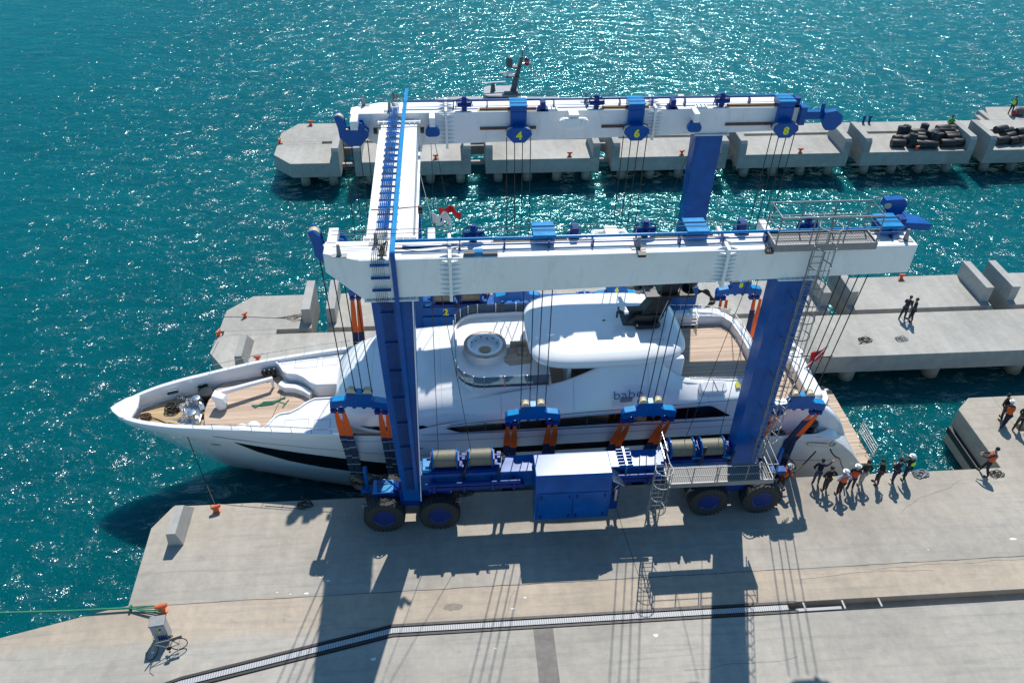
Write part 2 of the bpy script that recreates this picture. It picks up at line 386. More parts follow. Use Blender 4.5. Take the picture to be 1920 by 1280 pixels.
pt = noise(n, v, 0.03, 3, 0.6); st = N(n, 'ShaderNodeMapRange'); n.links.new(pt.outputs[0], st.inputs[0]); st.inputs[1].default_value = 0.3; st.inputs[2].default_value = 0.7; st.inputs[3].default_value = 0.7; st.inputs[4].default_value = 1.0
bb_ = N(n, 'ShaderNodeBump'); bb_.inputs['Distance'].default_value = 0.82; sxx = N(n, 'ShaderNodeSeparateXYZ'); n.links.new(v, sxx.inputs[0]); lee = N(n, 'ShaderNodeMapRange'); n.links.new(sxx.outputs[0], lee.inputs[0]); lee.inputs[1].default_value = -38; lee.inputs[2].default_value = 6; lee.inputs[3].default_value = 0.54; lee.inputs[4].default_value = 1.0; ml = N(n, 'ShaderNodeMath', operation='MULTIPLY'); n.links.new(st.outputs[0], ml.inputs[0]); n.links.new(lee.outputs[0], ml.inputs[1]); n.links.new(ml.outputs[0], bb_.inputs['Strength']); n.links.new(h, bb_.inputs['Height']); n.links.new(bb_.outputs[0], gl.inputs['Normal'])
bs = N(n, 'ShaderNodeBump'); bs.inputs['Distance'].default_value = 0.16; n.links.new(h, bs.inputs['Height']); n.links.new(bs.outputs[0], gs.inputs['Normal'])
cm = noise(n, coords(n, (0.7, 1.6, 1), (0, 0, 0.5)), 0.75, 3, 0.6, 0.8); cf = N(n, 'ShaderNodeMapRange'); n.links.new(cm.outputs[0], cf.inputs[0]); cf.inputs[1].default_value = 0.49; cf.inputs[2].default_value = 0.64; cf.inputs[3].default_value = 0.003; cf.inputs[4].default_value = 0.09; l3 = N(n, 'ShaderNodeMath', operation='POWER'); n.links.new(lee.outputs[0], l3.inputs[0]); l3.inputs[1].default_value = 1.1; m3 = N(n, 'ShaderNodeMath', operation='MULTIPLY'); n.links.new(cf.outputs[0], m3.inputs[0]); n.links.new(l3.outputs[0], m3.inputs[1]); n.links.new(m3.outputs[0], mg.inputs[0])
sea = MB().add([(-1500, -300, WZ), (1500, -300, WZ), (1500, 2500, WZ), (-1500, 2500, WZ)], [(0, 1, 2, 3)]).build('sea', m)
tag(sea, kind='structure')
bed = MB().bb(-200, 300, -100, 400, -10.2, -10).build('seabed', M['pile']); tag(bed, kind='structure')

# ---- near quay (with its service trench) : one body
q = MB()
T0, T1 = 19.22, 19.80       # trench edges
north = [(-15.72, 21.37), (-14.96, 21.51), (-15.08, 25.75), (-14.35, 27.05), (28.6, 27.0), (28.58, 31.45), (29.65, 32.35), (90, 32.35), (90, T1), (-3.27, T1), (-11.9, 17.95), (-30, 11.5), (-60, 9.0), (-19.93, 20.28)]
south = [(-60, 8.4), (-30, 10.9), (-11.7, 17.38), (-3.2, T0), (90, T0), (90, -30), (-60, -30)]
# right-hand hatch recess is cut from the north slab
n1 = [(-15.72, 21.37), (-14.96, 21.51), (-15.08, 25.75), (-14.35, 27.05), (28.6, 27.0), (28.58, 31.45), (29.65, 32.35), (31.1, 32.35), (31.1, T1), (-3.27, T1), (-11.9, 17.95), (-30, 11.5), (-60, 9.0), (-19.93, 20.28)]
q.prism(n1, -0.45, 0)
q.prism([(31.1, 30.1), (31.1, 32.35), (90, 32.35), (90, 30.1)], -0.45, 0); q.prism([(31.1, T1), (31.1, 29.55), (90, 29.55), (90, T1)], -0.45, 0)
q.prism(south, -0.45, 0)
q.prism([(-60, -30), (-60, 9.0), (-19.93, 20.28), (-15.72, 21.37), (-14.96, 21.51), (-15.08, 25.75), (-14.35, 27.05), (28.6, 27.0), (28.58, 31.45), (29.65, 32.35), (90, 32.35), (90, -30)], -9, -0.45)
quay = q.build('quay', M['conc'], bevel=0.03); tag(quay, kind='structure')
# horizontal fender groove on the return wall
gr = MB().bb(28.3, 28.57, 27.1, 31.3, -1.62, -1.16).build('fender_beam', M['rubber'], bevel=0.06)
tag(gr, 'long black rubber fender beam along the return wall of the near quay', 'quay fender')
# darker infill slab running to the bottom edge
pa = at(1000, 1180, z=0); pb = at(1037, 1178, z=0)
sl_ = MB().prism([(pa.x, 19.2), (pb.x, 19.2), (pb.x+0.05, 8), (pa.x+0.05, 8)], -0.1, 0.006).build('cable_channel_cover', paint('dark_slab', (0.20, 0.185, 0.17), 0.85, 0, 0.3, 2))
tag(sl_, 'dark brownish cover slab strip running from the trench to the bottom edge of the photo', 'cover slab')
# joints as thin dark sealant strips
def strip(name, pts, w, label, mt='joint'):
    s = MB(); s.ribbon([(p[0], p[1], 0.006) for p in pts], (0, 0, 1), 0.01, w)
    return s
M['joint'] = paint('joint_sealant', (0.10, 0.095, 0.09), 0.9)
def flatline(pts, w, z=0.006, amp=0.0, step=0.5):
    s = MB(); P = [Vector((p[0], p[1], 0)) for p in pts]; L = []; Rr = []
    dense = []
    for a, b2 in zip(P, P[1:]):
        k = max(1, int((b2-a).length/step))
        for i in range(k): dense.append(a+(b2-a)*i/k)
    dense.append(P[-1])
    rows = []
    for i, p in enumerate(dense):
        d = (dense[min(i+1, len(dense)-1)]-dense[max(0, i-1)]).normalized(); nn = Vector((-d.y, d.x, 0))
        o = nn*random.uniform(-amp, amp); ww = w*random.uniform(0.6, 1.3) if amp else w
        rows.append([(p+o-nn*ww/2)+Vector((0, 0, z)), (p+o+nn*ww/2)+Vector((0, 0, z))])
    return s.grid(rows)
j = flatline([(-14.9, 21.45), (90, 21.62)], 0.035, 0.004, 0.02)
for xx in (8.0, 44.0): j.grid([[(xx-0.015, 21.6, 0.004), (xx+0.015, 21.6, 0.004)], [(xx-0.5, 27.0, 0.004), (xx-0.47, 27.0, 0.004)]])
random.seed(21)
for x0, y0, dx, dy in ((15.5, 20.9, 6.5, 0.3), (-6, 17.2, 3.0, -0.8), (9.0, 16.9, 5.0, 0.5), (19.0, 21.2, 8, 0.2), (2.2, 21.2, -0.5, -1.3), (22, 24.5, 4, 1.8)):
    pts = [(x0, y0)]
    for i in range(9): pts.append((pts[-1][0]+dx/9+random.uniform(-.06, .06), pts[-1][1]+dy/9+random.uniform(-.10, .10)))
    j.v += []; g_ = flatline(pts, 0.012, 0.004, 0.015, 0.3); j.add(g_.v, g_.f)
jo = j.build('expansion_joint', M['joint']); tag(jo, kind='structure')

sc_ = MB(); random.seed(8)
for px, py in ((592, 1078), (600, 1082), (615, 1088), (520, 1110), (545, 1113), (575, 1112), (960, 1140), (1195, 1150), (1030, 1200), (930, 1215), (985, 1120), (1900, 1010), (1740, 1030), (1230, 1190), (700, 1235)):
    p = at(px, py, z=0); k = random.uniform(.05, .16); an = random.uniform(0, 3)
    sc_.add([(p.x+k*math.cos(an+t)*random.uniform(.3, 1.6), p.y+k*0.6*math.sin(an+t)*random.uniform(.4, 1.2), 0.005) for t in (0, .8, 1.7, 2.6, 3.5, 4.4, 5.3)], [(0, 1, 2, 3, 4, 5, 6)])
tag(sc_.build('paint_scuff', M['tie']), kind='structure')
bp = at(848, 1137, z=0); sc_ = MB().add([(bp.x+0.42*math.cos(a)*random.uniform(.7, 1.25), bp.y+0.22*math.sin(a)*random.uniform(.7, 1.2), 0.005) for a in [2*PI*i/14 for i in range(14)]], [tuple(range(14))])
tag(sc_.build('mud_patch', paint('dried_mud', (0.27, 0.235, 0.19), 0.95, 0, 0.2, 6)), kind='structure')
# trench covers
def cover(name, p0, p1, w, mt, z=0.02, lab='', cat='trench cover'):
    a, b2 = Vector((*p0, 0)), Vector((*p1, 0)); d = (b2-a).normalized(); nn = Vector((-d.y, d.x, 0))
    s = MB(); s.prism([tuple((a-nn*w/2)[:2]), tuple((b2-nn*w/2)[:2]), tuple((b2+nn*w/2)[:2]), tuple((a+nn*w/2)[:2])], z-0.04, z)
    return tag(s.build(name, mt, bevel=0.005), lab, cat)
tr = empty('cable_trench', (0, 19.5, 0), 0, 'long bent service trench with black rails and a bright steel cover strip', 'cable trench')
MB().ribbon([(-60, 8.72, 0.022), (-30, 11.22, 0.022), (-11.8, 17.69, 0.022), (-3.24, 19.52, 0.022), (14.4, 19.52, 0.022)], (0, 0, 1), 0.02, 0.24).build('cover_strip', M['strip'], tr)
for dy, ww in ((0.245, 0.12), (-0.235, 0.10)):
    MB().ribbon([(-60, 8.72+dy, 0.012), (-30, 11.22+dy, 0.012), (-11.8, 17.69+dy, 0.012), (-3.24, 19.52+dy, 0.012), (14.8, 19.52+dy, 0.012)], (0, 0, 1), 0.05, ww).build('cable_rail', M['rubber'], tr)
for xx in (15.1, 16.9, 18.6): MB().bb(xx, xx+0.09, 19.3, 19.72, -0.06, 0.03).build('cross_bracket', M['steel'], tr)
MB().bb(14.7, 16.8, 19.3, 19.44, -0.02, 0.01).build('loose_plate', M['steel'], tr)
# hatch plate at the right edge
hp = MB(); hp.prism([(31.2, 29.3), (32.2, 28.1), (60, 28.1), (60, 29.3)], 0.0, 0.10)
hp = hp.build('hatch_plate', M['steel'], bevel=0.02); tag(hp, 'grey steel plate with dark rim lying by the trench at the right edge', 'steel plate')

# ---- kerb block (splayed) near left
def splayed_block(x0, x1, yn, yf, h, sp, name, lab, label_cat='concrete block', mt=None):
    s = MB()
    P = [(x0-sp, yn+0.1, 0), (x1+sp, yn+0.1, 0), (x1+sp, yf+0.7, 0), (x0-sp, yf+0.7, 0), (x0, yn, h), (x1, yn, h), (x1, yf, h), (x0, yf, h)]
    return tag(s.hexa([Vector(p)-Vector((0, 0, 0.03)) if p[2] == 0 else p for p in P]).build(name, mt or M['conc3'], bevel=0.02), lab, label_cat)
splayed_block(-13.85, -13.42, 24.55, 26.25, 1.0, 0.14, 'kerb_block', 'sloped grey concrete block standing alone on the left corner of the near quay')
splayed_block(-13.1, -12.7, 37.3, 39.3, 1.0, 0.14, 'kerb_block', 'sloped grey concrete block on the middle pier corner beyond the yacht bow')

# ---- middle pier: deck with trench and notches
def pier(name, y0, y1, t0, t1, gaps, xl, xr, side, lab, thick=1.3, outline=None):
    """side=+1: notches cut in the far half, -1: in the near half"""
    root = empty(name, (xl+1, (y0+y1)/2, 0), 0, lab, 'pier'); s = MB()
    s.prism(outline(t1, y1) if side < 0 else outline(y0, t0), -thick, 0)
    ya, yb = (t1, y1) if side > 0 else (y0, t0)
    edges = [xl]+[g for gp in gaps for g in gp]+[xr]
    for i in range(0, len(edges), 2):
        a, b2 = edges[i], edges[i+1]
        if i == 0: s.prism(outline_half(a, b2, ya, yb, side), -thick, 0)
        else: s.prism([(a, ya), (b2, ya), (b2, yb), (a, yb)], -thick, 0)
    s.bb(-11.4 if side > 0 else -11.3, xr, t0-0.001, t1+0.001, -thick, -0.45)
    s.bb(xl+0.4, -11.35, t0-0.001, t1+0.001, -thick, 0)
    s.build('deck', M['conc2'], root, bevel=0.025)
    return root
def outline_half(a, b2, ya, yb, side):
    if side > 0: return [(a+0.05, ya), (b2, ya), (b2, yb), (-13.43, yb), (-14.88, 43.2)]
    return [(-15.2, ya+1.75), (-13.57, ya), (b2, ya), (b2, yb), (a, yb)]
YM0, YM1 = 36.38, 44.7
def ol_mid(ya, yb): return [(-15.0, yb), (-15.05, 38.9), (-13.2, YM0), (90, YM0), (90, yb)]
def ol_far(ya, yb): return [(-15.2, ya), (90, ya), (90, 70.0), (-10.2, 70.0), (-10.2, 71.7), (-13.9, 71.75), (-15.2, 69.8)]
gm_ = [(-9.75, -8.15), (3.1, 4.5), (24.9, 26.1), (36.2, 37.5)]
pm = pier('pier', YM0, YM1, 40.57, 41.03, [( -9.2, -8.2), (2.5, 4.6), (24.7, 26.0), (35.9, 37.2)], -15.0, 90, 1, 'grey concrete pier between the slipway water and the sea, running behind the yacht', outline=ol_mid)
YF0, YF1 = 63.7, 67.45
gf = [(-9.45, -8.2), (1.72, 3.0), (12.9, 14.05), (24.25, 25.3), (35.3, 36.55), (46.8, 48.05), (58.2, 59.4), (69.4, 70.6)]
pf = pier('pier', YF0, 70.0, YF1, YF1+0.5, gf, -15.2, 90, -1, 'farthest pale concrete pier with notches and walls, on round piles', outline=ol_far)
# raised block and steps at the right end and small steps left
s = MB(); s.prism([(51.8, 70.0), (90, 70.0), (90, 73.0), (53.0, 73.0)], -1.3, 0); 
for i in range(4): s.bb(50.4+0.5*i, 50.9+0.5*i+0.02, 70.0, 70.7+0.55*i, -1.3+0.25*i, -0.75+0.24*i)
s.build('landing', M['conc2'], pf, bevel=0.02)
s = MB()
for i in range(4): s.bb(-10.19+0.5*i, -9.69+0.5*i, 70.0, 71.6-0.3*i, -1.3, -0.24-0.24*i)
s.build('stair', M['conc2'], pf)
# piles
for bi in range(len(gf)+1):
    a = -15.2 if bi == 0 else gf[bi-1][1]; b2 = gf[bi][0] if bi < len(gf) else 80
    if bi == 0: xs = [-12.7, -10.3]
    elif bi == len(gf): xs = [a+1.2, a+3.9, a+6.5]
    else: xs = [a+1.15, a+3.75, a+6.35, a+9.0]
    for x in xs:
        for yy in (64.75, 68.9):
            MB().cyl((x, yy, -9.9), (x, yy, -1.3), 0.40, 16).build('pile', M['pile'], pf, smooth=40)
for x in (at(1581, 690, z=-2.2).x, at(1737, 683, z=-2.2).x, at(1890, 675, z=-2.2).x, 16.0, 11.0, -6, -12.5):
    for yy in (37.3, 43.6):
        MB().cyl((x, yy, -9.9), (x, yy, -1.3), 0.5, 18).build('pile', M['pile'], pm, smooth=40)
# slot walls (upstands) beside each notch
W_ = [(gp, k) for gp in [(-9.2, -8.2), (24.7, 26.0), (35.9, 37.2)] for k in (0, 1)]
def wallname(i, far): return
cnt = 0
words_m = {-9.2: 'left of the two beside the notch behind the yacht foredeck', 24.7: 'beside the notch right of the ladder leg', 35.9: 'beside the notch near the right edge'}
for gp, k in W_:
    x0, x1 = (gp[0]-0.55, gp[0]) if k == 0 else (gp[1], gp[1]+0.55)
    s = MB().hexa([(x0, 41.5, -0.02), (x1, 41.5, -0.02), (x1, 44.68, -0.02), (x0, 44.68, -0.02), (x0, 41.5, 1.15), (x1, 41.5, 1.15), (x1, 44.68, 1.15), (x0, 44.68, 1.15)])
    wh = {-9.2: 'the notch behind the yacht foredeck', 24.7: 'the notch just right of the ladder leg', 35.9: 'the notch near the right edge'}[gp[0]]
    tag(s.build('upstand_wall', M['conc3'], bevel=0.02), 'low concrete wall on the %s side of %s on the middle pier' % (('left', 'right')[k], wh), 'low wall', 'low walls beside the notches of the middle pier')
ordw = ['first', 'second', 'third', 'fourth', 'fifth', 'sixth', 'seventh']
for i, gp in enumerate(gf[:7]):
    for k in (0, 1):
        x0, x1 = (gp[0]-0.6, gp[0]-0.002) if k == 0 else (gp[1]+0.002, gp[1]+0.6)
        s = MB().platex([(YF0+0.002, -0.01), (YF1-0.05, -0.01), (YF1-0.05, 1.25), (YF0+0.25, 1.25), (YF0+0.05, 1.0)], x0, x1)
        tag(s.build('upstand_wall', M['conc3'], bevel=0.02), 'low concrete wall on the %s side of the %s notch from the left in the farthest pier' % (('left', 'right')[k], ordw[i]), 'low wall', 'low walls beside the notches of the farthest pier')
    s = MB().bb(gp[0], gp[1], YF0+1.6, YF0+1.9, -1.2, -0.9); s.build('cross_tie', M['conc2'], pf)

# ================================================================ BOAT HOIST
HB = 15.58
hoist = empty('boat_hoist', (6.5, 32.6, 0), 0, 'huge blue and white wheeled boat hoist straddling the yacht', 'boat hoist')
XL0, XR0 = -4.82, 17.66
def hbot(x):  # underside of the main beams
    return HB-lerp_table([(-4.82, 0.83), (-3.42, 1.77), (10.25, 1.43), (17.7, 1.24)], x)
def girder(yo, yi):
    """yo: outer face y, yi: inner face y; outer top edge is cut back toward the left end"""
    s = 1 if yi > yo else -1
    xs = [XL0, -3.45, 17.66]; offs = [0.55, 0, 0]
    rows = []
    for x, o in zip(xs, offs):
        rows.append([(x, yo+s*o, hbot(x)), (x, yi, hbot(x)), (x, yi, HB), (x, yo+s*o, HB)])
    g = MB().grid(rows, closed=True); k = len(g.v); g.f += [(3, 2, 1, 0), (k-4, k-3, k-2, k-1)]
    return g.build('main_beam', M['white'], hoist, bevel=0.03)
fb = girder(24.93, 26.29); rb = girder(39.19, 37.83)
# bolted flange joints with gussets
def flange(x, yo, yi):
    s = MB(); y0, y1 = min(yo, yi), max(yo, yi); zb = hbot(x)
    s.bb(x-0.06, x+0.06, y0-0.16, y1+0.16, zb-0.16, HB+0.13)
    for k in range(8):
        z = zb+0.12+k*(HB-zb-0.2)/7.0
        for yf, sg in ((y0, -1), (y1, 1)):
            for dx in (-1, 1):
                s.add([(x+dx*0.06, yf, z-0.012), (x+dx*0.06, yf+sg*0.15, z-0.012), (x+dx*0.42, yf, z-0.012), (x+dx*0.06, yf, z+0.012), (x+dx*0.06, yf+sg*0.15, z+0.012), (x+dx*0.42, yf, z+0.012)],
                      [(0, 1, 2), (3, 4, 5), (0, 1, 4, 3), (1, 2, 5, 4), (0, 2, 5, 3)])
    for k in range(4):
        y = y0+0.12+k*(y1-y0-0.24)/3
        for dx in (-1, 1):
            s.add([(x+dx*0.06, y-0.012, HB), (x+dx*0.06, y-0.012, HB+0.12), (x+dx*0.42, y-0.012, HB), (x+dx*0.06, y+0.012, HB), (x+dx*0.06, y+0.012, HB+0.12), (x+dx*0.42, y+0.012, HB)],
                  [(0, 1, 2), (3, 4, 5), (0, 1, 4, 3), (1, 2, 5, 4), (0, 2, 5, 3)])
    s.build('flange_joint', M['white'], hoist)
for x in (-0.16, 10.25):
    flange(x, 24.93, 26.29); flange(x, 39.19, 37.83)
# weld seams down the beam faces
for x in (-2.0, 1.9, 4.0, 6.1, 8.2, 12.4, 14.6, 16.4):
    for y_, sg in ((24.93, -1), (37.83, -1)):
        MB().bb(x-0.012, x+0.012, y_-0.004, y_+0.001, hbot(x)+0.03, HB-0.03).build('weld_seam', M['white'], hoist)
# cross beam
s = MB(); s.bb(-3.30, -1.57, 26.5, 37.7, 13.9, 15.28); cb = s.build('cross_beam', M['white'], hoist, bevel=0.02)
s = MB()
for y in (26.8, 37.3):
    s.bb(-3.46, -1.41, y-0.05, y+0.05, 13.8, 15.40)
    for k in range(9): s.bb(-3.44+k*0.25, -3.41+k*0.25, y-0.2, y+0.2, 15.28, 15.38)
s.bb(-3.40, -3.30, 26.5, 37.7, 15.02, 15.10); s.bb(-1.57, -1.47, 26.5, 37.7, 13.96, 14.06)
s.build('flange_joint', M['white'], hoist)
# ---- legs
def leg(yc, left):
    hw = 0.46
    if left:
        zt = hbot(-2.45); prof = [(-3.25, zt, -1.58, zt), (-2.98, 5.5, -1.86, 5.5), (-2.78, 1.75, -1.96, 1.75)]
    else:
        zt = hbot(13.4); prof = [(12.63, zt, 14.06, zt), (12.75, 5.0, 14.0, 5.0), (12.8, 1.75, 13.95, 1.75)]
    rows = [[(a, yc-hw, z), (c, yc-hw, z), (c, yc+hw, z), (a, yc+hw, z)] for a, z, c, _ in prof]
    g = MB().grid(rows, closed=True); g.f += [(0, 1, 2, 3), (8, 9, 10, 11)]
    # cap plate and stiffener flanges
    a, z, c, _ = prof[0]
    g.bb(a-0.14, c+0.14, yc-hw-0.1, yc+hw+0.1, z-0.09, z-0.002)
    lg_ = g.build('leg', M['blue'], hoist, bevel=0.02)
    if left:
        e = MB(); sg = -1 if yc < 30 else 1
        e.hexa([(-1.99, yc+sg*(hw+0.002), 1.8), (-1.95, yc+sg*(hw+0.002), 1.8), (-1.95, yc+sg*(hw+0.10), 1.8), (-1.99, yc+sg*(hw+0.10), 1.8), (-1.66, yc+sg*(hw+0.002), zt-0.1), (-1.61, yc+sg*(hw+0.002), zt-0.1), (-1.61, yc+sg*(hw+0.1), zt-0.1), (-1.66, yc+sg*(hw+0.1), zt-0.1)])
        e.build('leg_flange', M['white'], hoist)
    return lg_
YN, YB = 25.68, 38.55
for yc in (YN, YB):
    leg(yc, True); leg(yc, False)
s = MB()
for (x0, x1) in ((-3.35, -1.48), (12.55, 14.15)):
    for yc in (YN, YB):
        s = MB()
        for k in range(9):
            x = x0+(x1-x0)*k/8; z = hbot(x)
            for sg in (-1, 1):
                yf = yc+sg*0.685
                s.add([(x-0.012, yf, z+0.02), (x-0.012, yf+sg*0.13, z-0.03), (x-0.012, yf, z+0.22), (x+0.012, yf, z+0.02), (x+0.012, yf+sg*0.13, z-0.03), (x+0.012, yf, z+0.22)], [(0, 1, 2), (3, 4, 5), (0, 1, 4, 3), (1, 2, 5, 4)])
        s.bb(x0-0.08, x1+0.08, yc-0.85, yc+0.85, min(hbot(x0), hbot(x1))-0.045, min(hbot(x0), hbot(x1))-0.002)
        s.build('gusset_plate', M['white'], hoist)

# ---- wheels : four bogies of two axles with twin tyres
TR = 1.0
def tyre_part(x, y, parent):
    t = MB(); t.lathe([(0.52, -0.30), (0.60, -0.33), (0.86, -0.33), (0.955, -0.27), (0.965, -0.2), (0.965, 0.2), (0.955, 0.27), (0.86, 0.33), (0.60, 0.33), (0.52, 0.30)], (0, 0, 0), (0, 1, 0), 48, False)
    n_ = 30
    for k in range(n_):
        for sg in (-1, 1):
            a = 2*PI*(k+(0.5 if sg > 0 else 0))/n_; r0, r1 = 0.935, 1.0; da = 0.062; vs = []
            for yy, sh in ((sg*0.02, 0.0), (sg*0.325, 0.05)):
                for rr in (r0 if abs(yy) < .1 else r0-0.06, r1 if abs(yy) < .1 else r1-0.02):
                    for d in (-da, da):
                        an = a+d+sh*1.2; vs.append((rr*math.cos(an), yy, rr*math.sin(an)))
            t.add(vs, [(0, 1, 3, 2), (4, 6, 7, 5), (2, 3, 7, 6), (0, 2, 6, 4), (1, 5, 7, 3), (0, 4, 5, 1)])
    return t
def rim_part():
    r = MB(); r.lathe([(0.50, -0.29), (0.535, -0.32), (0.50, -0.33), (0.46, -0.30), (0.42, -0.20), (0.20, -0.15), (0.19, -0.24), (0.14, -0.26), (0.0, -0.27)], (0, 0, 0), (0, 1, 0), 32)
    r.lathe([(0.50, 0.29), (0.535, 0.32), (0.46, 0.30), (0.42, 0.20), (0.0, 0.15)], (0, 0, 0), (0, 1, 0), 32)
    for k in range(10):
        a = 2*PI*k/10; r.cyl((0.31*math.cos(a), -0.16, 0.31*math.sin(a)), (0.31*math.cos(a), -0.21, 0.31*math.sin(a)), 0.028, 6)
    return r
M['rim'] = paint('violet_blue_rim', (0.012, 0.03, 0.17), 0.4, 0, 0.2, 5)
w0 = empty('wheel', (0, 0, TR)); w0.parent = hoist
proto_t = tyre_part(0, 0, None); proto_r = rim_part()
t_ob = proto_t.build('tyre', M['tyre'], w0, local=True, smooth=35)
r_ob = proto_r.build('rim', M['rim'], w0, local=True, smooth=35)
wheel_xy = []
for x in (-3.75, -1.12, 12.02, 14.68):
    for yc in (YN+0.12, YB+0.1):
        for dy in (-0.66, 0.66): wheel_xy.append((x, yc+dy))
for i, (x, y) in enumerate(wheel_xy):
    w = w0 if i == 0 else copy_tree(w0, hoist)
    w.location = Vector((x, y, TR-0.005))-hoist.location
    w.rotation_euler = (0, random.uniform(0, 1.0), 0)
# bogie frames
for yc, sg in ((YN+0.12, -1), (YB+0.1, 1)):
    for xc in (-2.43, 13.35):
        s = MB()
        s.plate([(xc-1.75, 1.55), (xc-1.55, 0.85), (xc-1.0, 0.8), (xc-0.75, 1.25), (xc+0.75, 1.25), (xc+1.0, 0.8), (xc+1.55, 0.85), (xc+1.75, 1.55), (xc+1.35, 2.0), (xc+0.65, 2.25), (xc-0.65, 2.25), (xc-1.35, 2.0)], yc-0.27, yc+0.27)
        s.bb(xc-0.55, xc+0.55, yc-0.55, yc+0.55, 1.3, 2.5)
        for dx in (-1.32, 1.32):
            s.cyl((xc+dx, yc-0.6, TR), (xc+dx, yc+0.6, TR), 0.17, 12)
            s.bb(xc+dx-0.55, xc+dx+0.55, yc-0.36, yc+0.36, 1.75, 2.12)
        s.build('bogie', M['blued'], hoist, bevel=0.03, smooth=40)
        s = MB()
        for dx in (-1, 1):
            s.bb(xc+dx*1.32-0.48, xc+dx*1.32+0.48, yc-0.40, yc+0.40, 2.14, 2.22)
        s.each('deck_plate', M['pipe'], hoist, bevel=0.02)  # lighter blue puts the sun glare on the bogie tops into the colour
        # steering cylinders, hoses
        s = MB()
        for dx in (-1, 1):
            s.cyl((xc+dx*0.75, yc+sg*0.45, 1.75), (xc+dx*1.7, yc+sg*0.42, 1.65), 0.07, 10); s.cyl((xc+dx*0.9, yc-sg*0.42, 1.9), (xc+dx*1.9, yc-sg*0.4, 1.75), 0.05, 8)
            s.bb(xc+dx*1.78-0.1, xc+dx*1.78+0.1, yc-0.5, yc+0.5, 1.35, 1.75)
            for q_ in range(3):
                s.tube(cr([(xc+dx*(0.6+0.15*q_), yc+0.2*q_-.3, 2.35), (xc+dx*(0.95+0.1*q_), yc+0.2*q_-.4, 2.85-0.1*q_), (xc+dx*(1.45+0.05*q_), yc+0.2*q_-.4, 2.6), (xc+dx*1.55, yc+0.1*q_-.3, 2.1)]), 0.032, 6)
        s.each('steering_gear', M['blued'], hoist, smooth=40)
        s = MB()
        for dx in (-1, 1):
            s.bb(xc+dx*2.05-0.2, xc+dx*2.05+0.2, yc+sg*0.62-0.03, yc+sg*0.62+0.03, 1.55, 1.62); s.ball((xc+dx*2.28, yc+sg*0.62, 1.6), 0.08, 8, 5)
        s.build('lamp_bracket', M['steel'], hoist)
# ---- lower side beams with machinery
for yc, sg in ((YN, -1), (YB, 1)):
    s = MB(); s.bb(-1.95, 12.8, yc-0.46, yc+0.46, 2.45, 3.50)
    s.bb(0.6, 10.4, yc-0.52, yc+0.52, 3.46, 3.54)
    s.build('side_beam', M['blue'], hoist, bevel=0.025)
    s = MB(); s.tube([(-1.7, yc+sg*0.86, 3.25), (2.7, yc+sg*0.86, 3.25)], 0.10, 12); s.tube([(7.3, yc+sg*0.86, 3.25), (9.3, yc+sg*0.86, 3.25)], 0.10, 12)
    s.bb(-1.5, 2.9, yc+sg*0.70-0.12, yc+sg*0.70+0.12, 2.75, 2.98); s.bb(7.3, 9.8, yc+sg*0.70-0.12, yc+sg*0.70+0.12, 2.75, 2.98)
    for x in (-1.3, 0.1, 1.4, 2.4, 7.6, 8.8): s.bb(x-0.06, x+0.06, yc+sg*0.46, yc+sg*0.97, 2.8, 3.2)
    s.each('pipe_rack', M['blued'], hoist, bevel=0.015, smooth=40)
    # flange on the lower beam
    s = MB(); s.bb(7.66, 7.76, yc-0.6, yc+0.6, 2.35, 3.72)
    for k in range(6):
        for dx in (-1, 1): s.box((7.71+dx*0.2, yc-0.5+k*0.2, 3.60), (0.26, 0.02, 0.1))
    s.build('flange_joint', M['pipe'], hoist)
    # winch drums
    for i, x in enumerate((-0.75, 0.88, 10.35, 11.8)):
        wn0 = empty('winch', (x, yc, 3.72)); wn0.parent = hoist; wn0.location = Vector((x, yc, 4.08))-hoist.location
        d = MB(); d.lathe([(0.40, -0.52), (0.40, 0.52)], (0, 0, 0), (1, 0, 0), 32); d.build('rope_drum', M['drumrope'], wn0, local=True, smooth=35)
        d = MB()
        for e in (-0.55, 0.55): d.lathe([(0.0, -0.03), (0.50, -0.03), (0.50, 0.03), (0.0, 0.03)], (e, 0, 0), (1, 0, 0), 32)
        d.each('drum_flange', M['blue'], wn0, local=True, smooth=35)
        d = MB(); d.bb(-0.75, 0.75, -0.42, 0.42, -0.56, -0.42); d.bb(-0.66, -0.59, -0.3, 0.3, -0.5, 0.15); d.bb(0.59, 0.66, -0.3, 0.3, -0.5, 0.15)
        d.cyl((0.62, 0, 0), (0.95, 0, 0), 0.14, 12); d.cyl((-0.85, 0, 0), (-0.62, 0, 0), 0.07, 10); d.bb(0.78, 0.96, -0.2, 0.2, -0.25, 0.12)
        d.build('winch_frame', M['blued'], wn0, local=True, smooth=35)
        hs = MB()
        for q_ in range(3): hs.tube(cr([(0.9, 0.1*q_-0.1, 0.05), (1.0+0.06*q_, -0.3, 0.28), (0.95, -0.55, -0.1), (0.85-0.1*q_, -0.6, -0.7)]), 0.022, 6)
        hs.build('hydraulic_hose', M['black'], wn0, local=True, smooth=40)
    for x in (-1.6, 11.08, 12.55):
        MB().bb(x-0.22, x+0.22, yc-0.38, yc+0.38, 3.545, 3.75).build('deck_plate', M['pipe'], hoist, bevel=0.03)
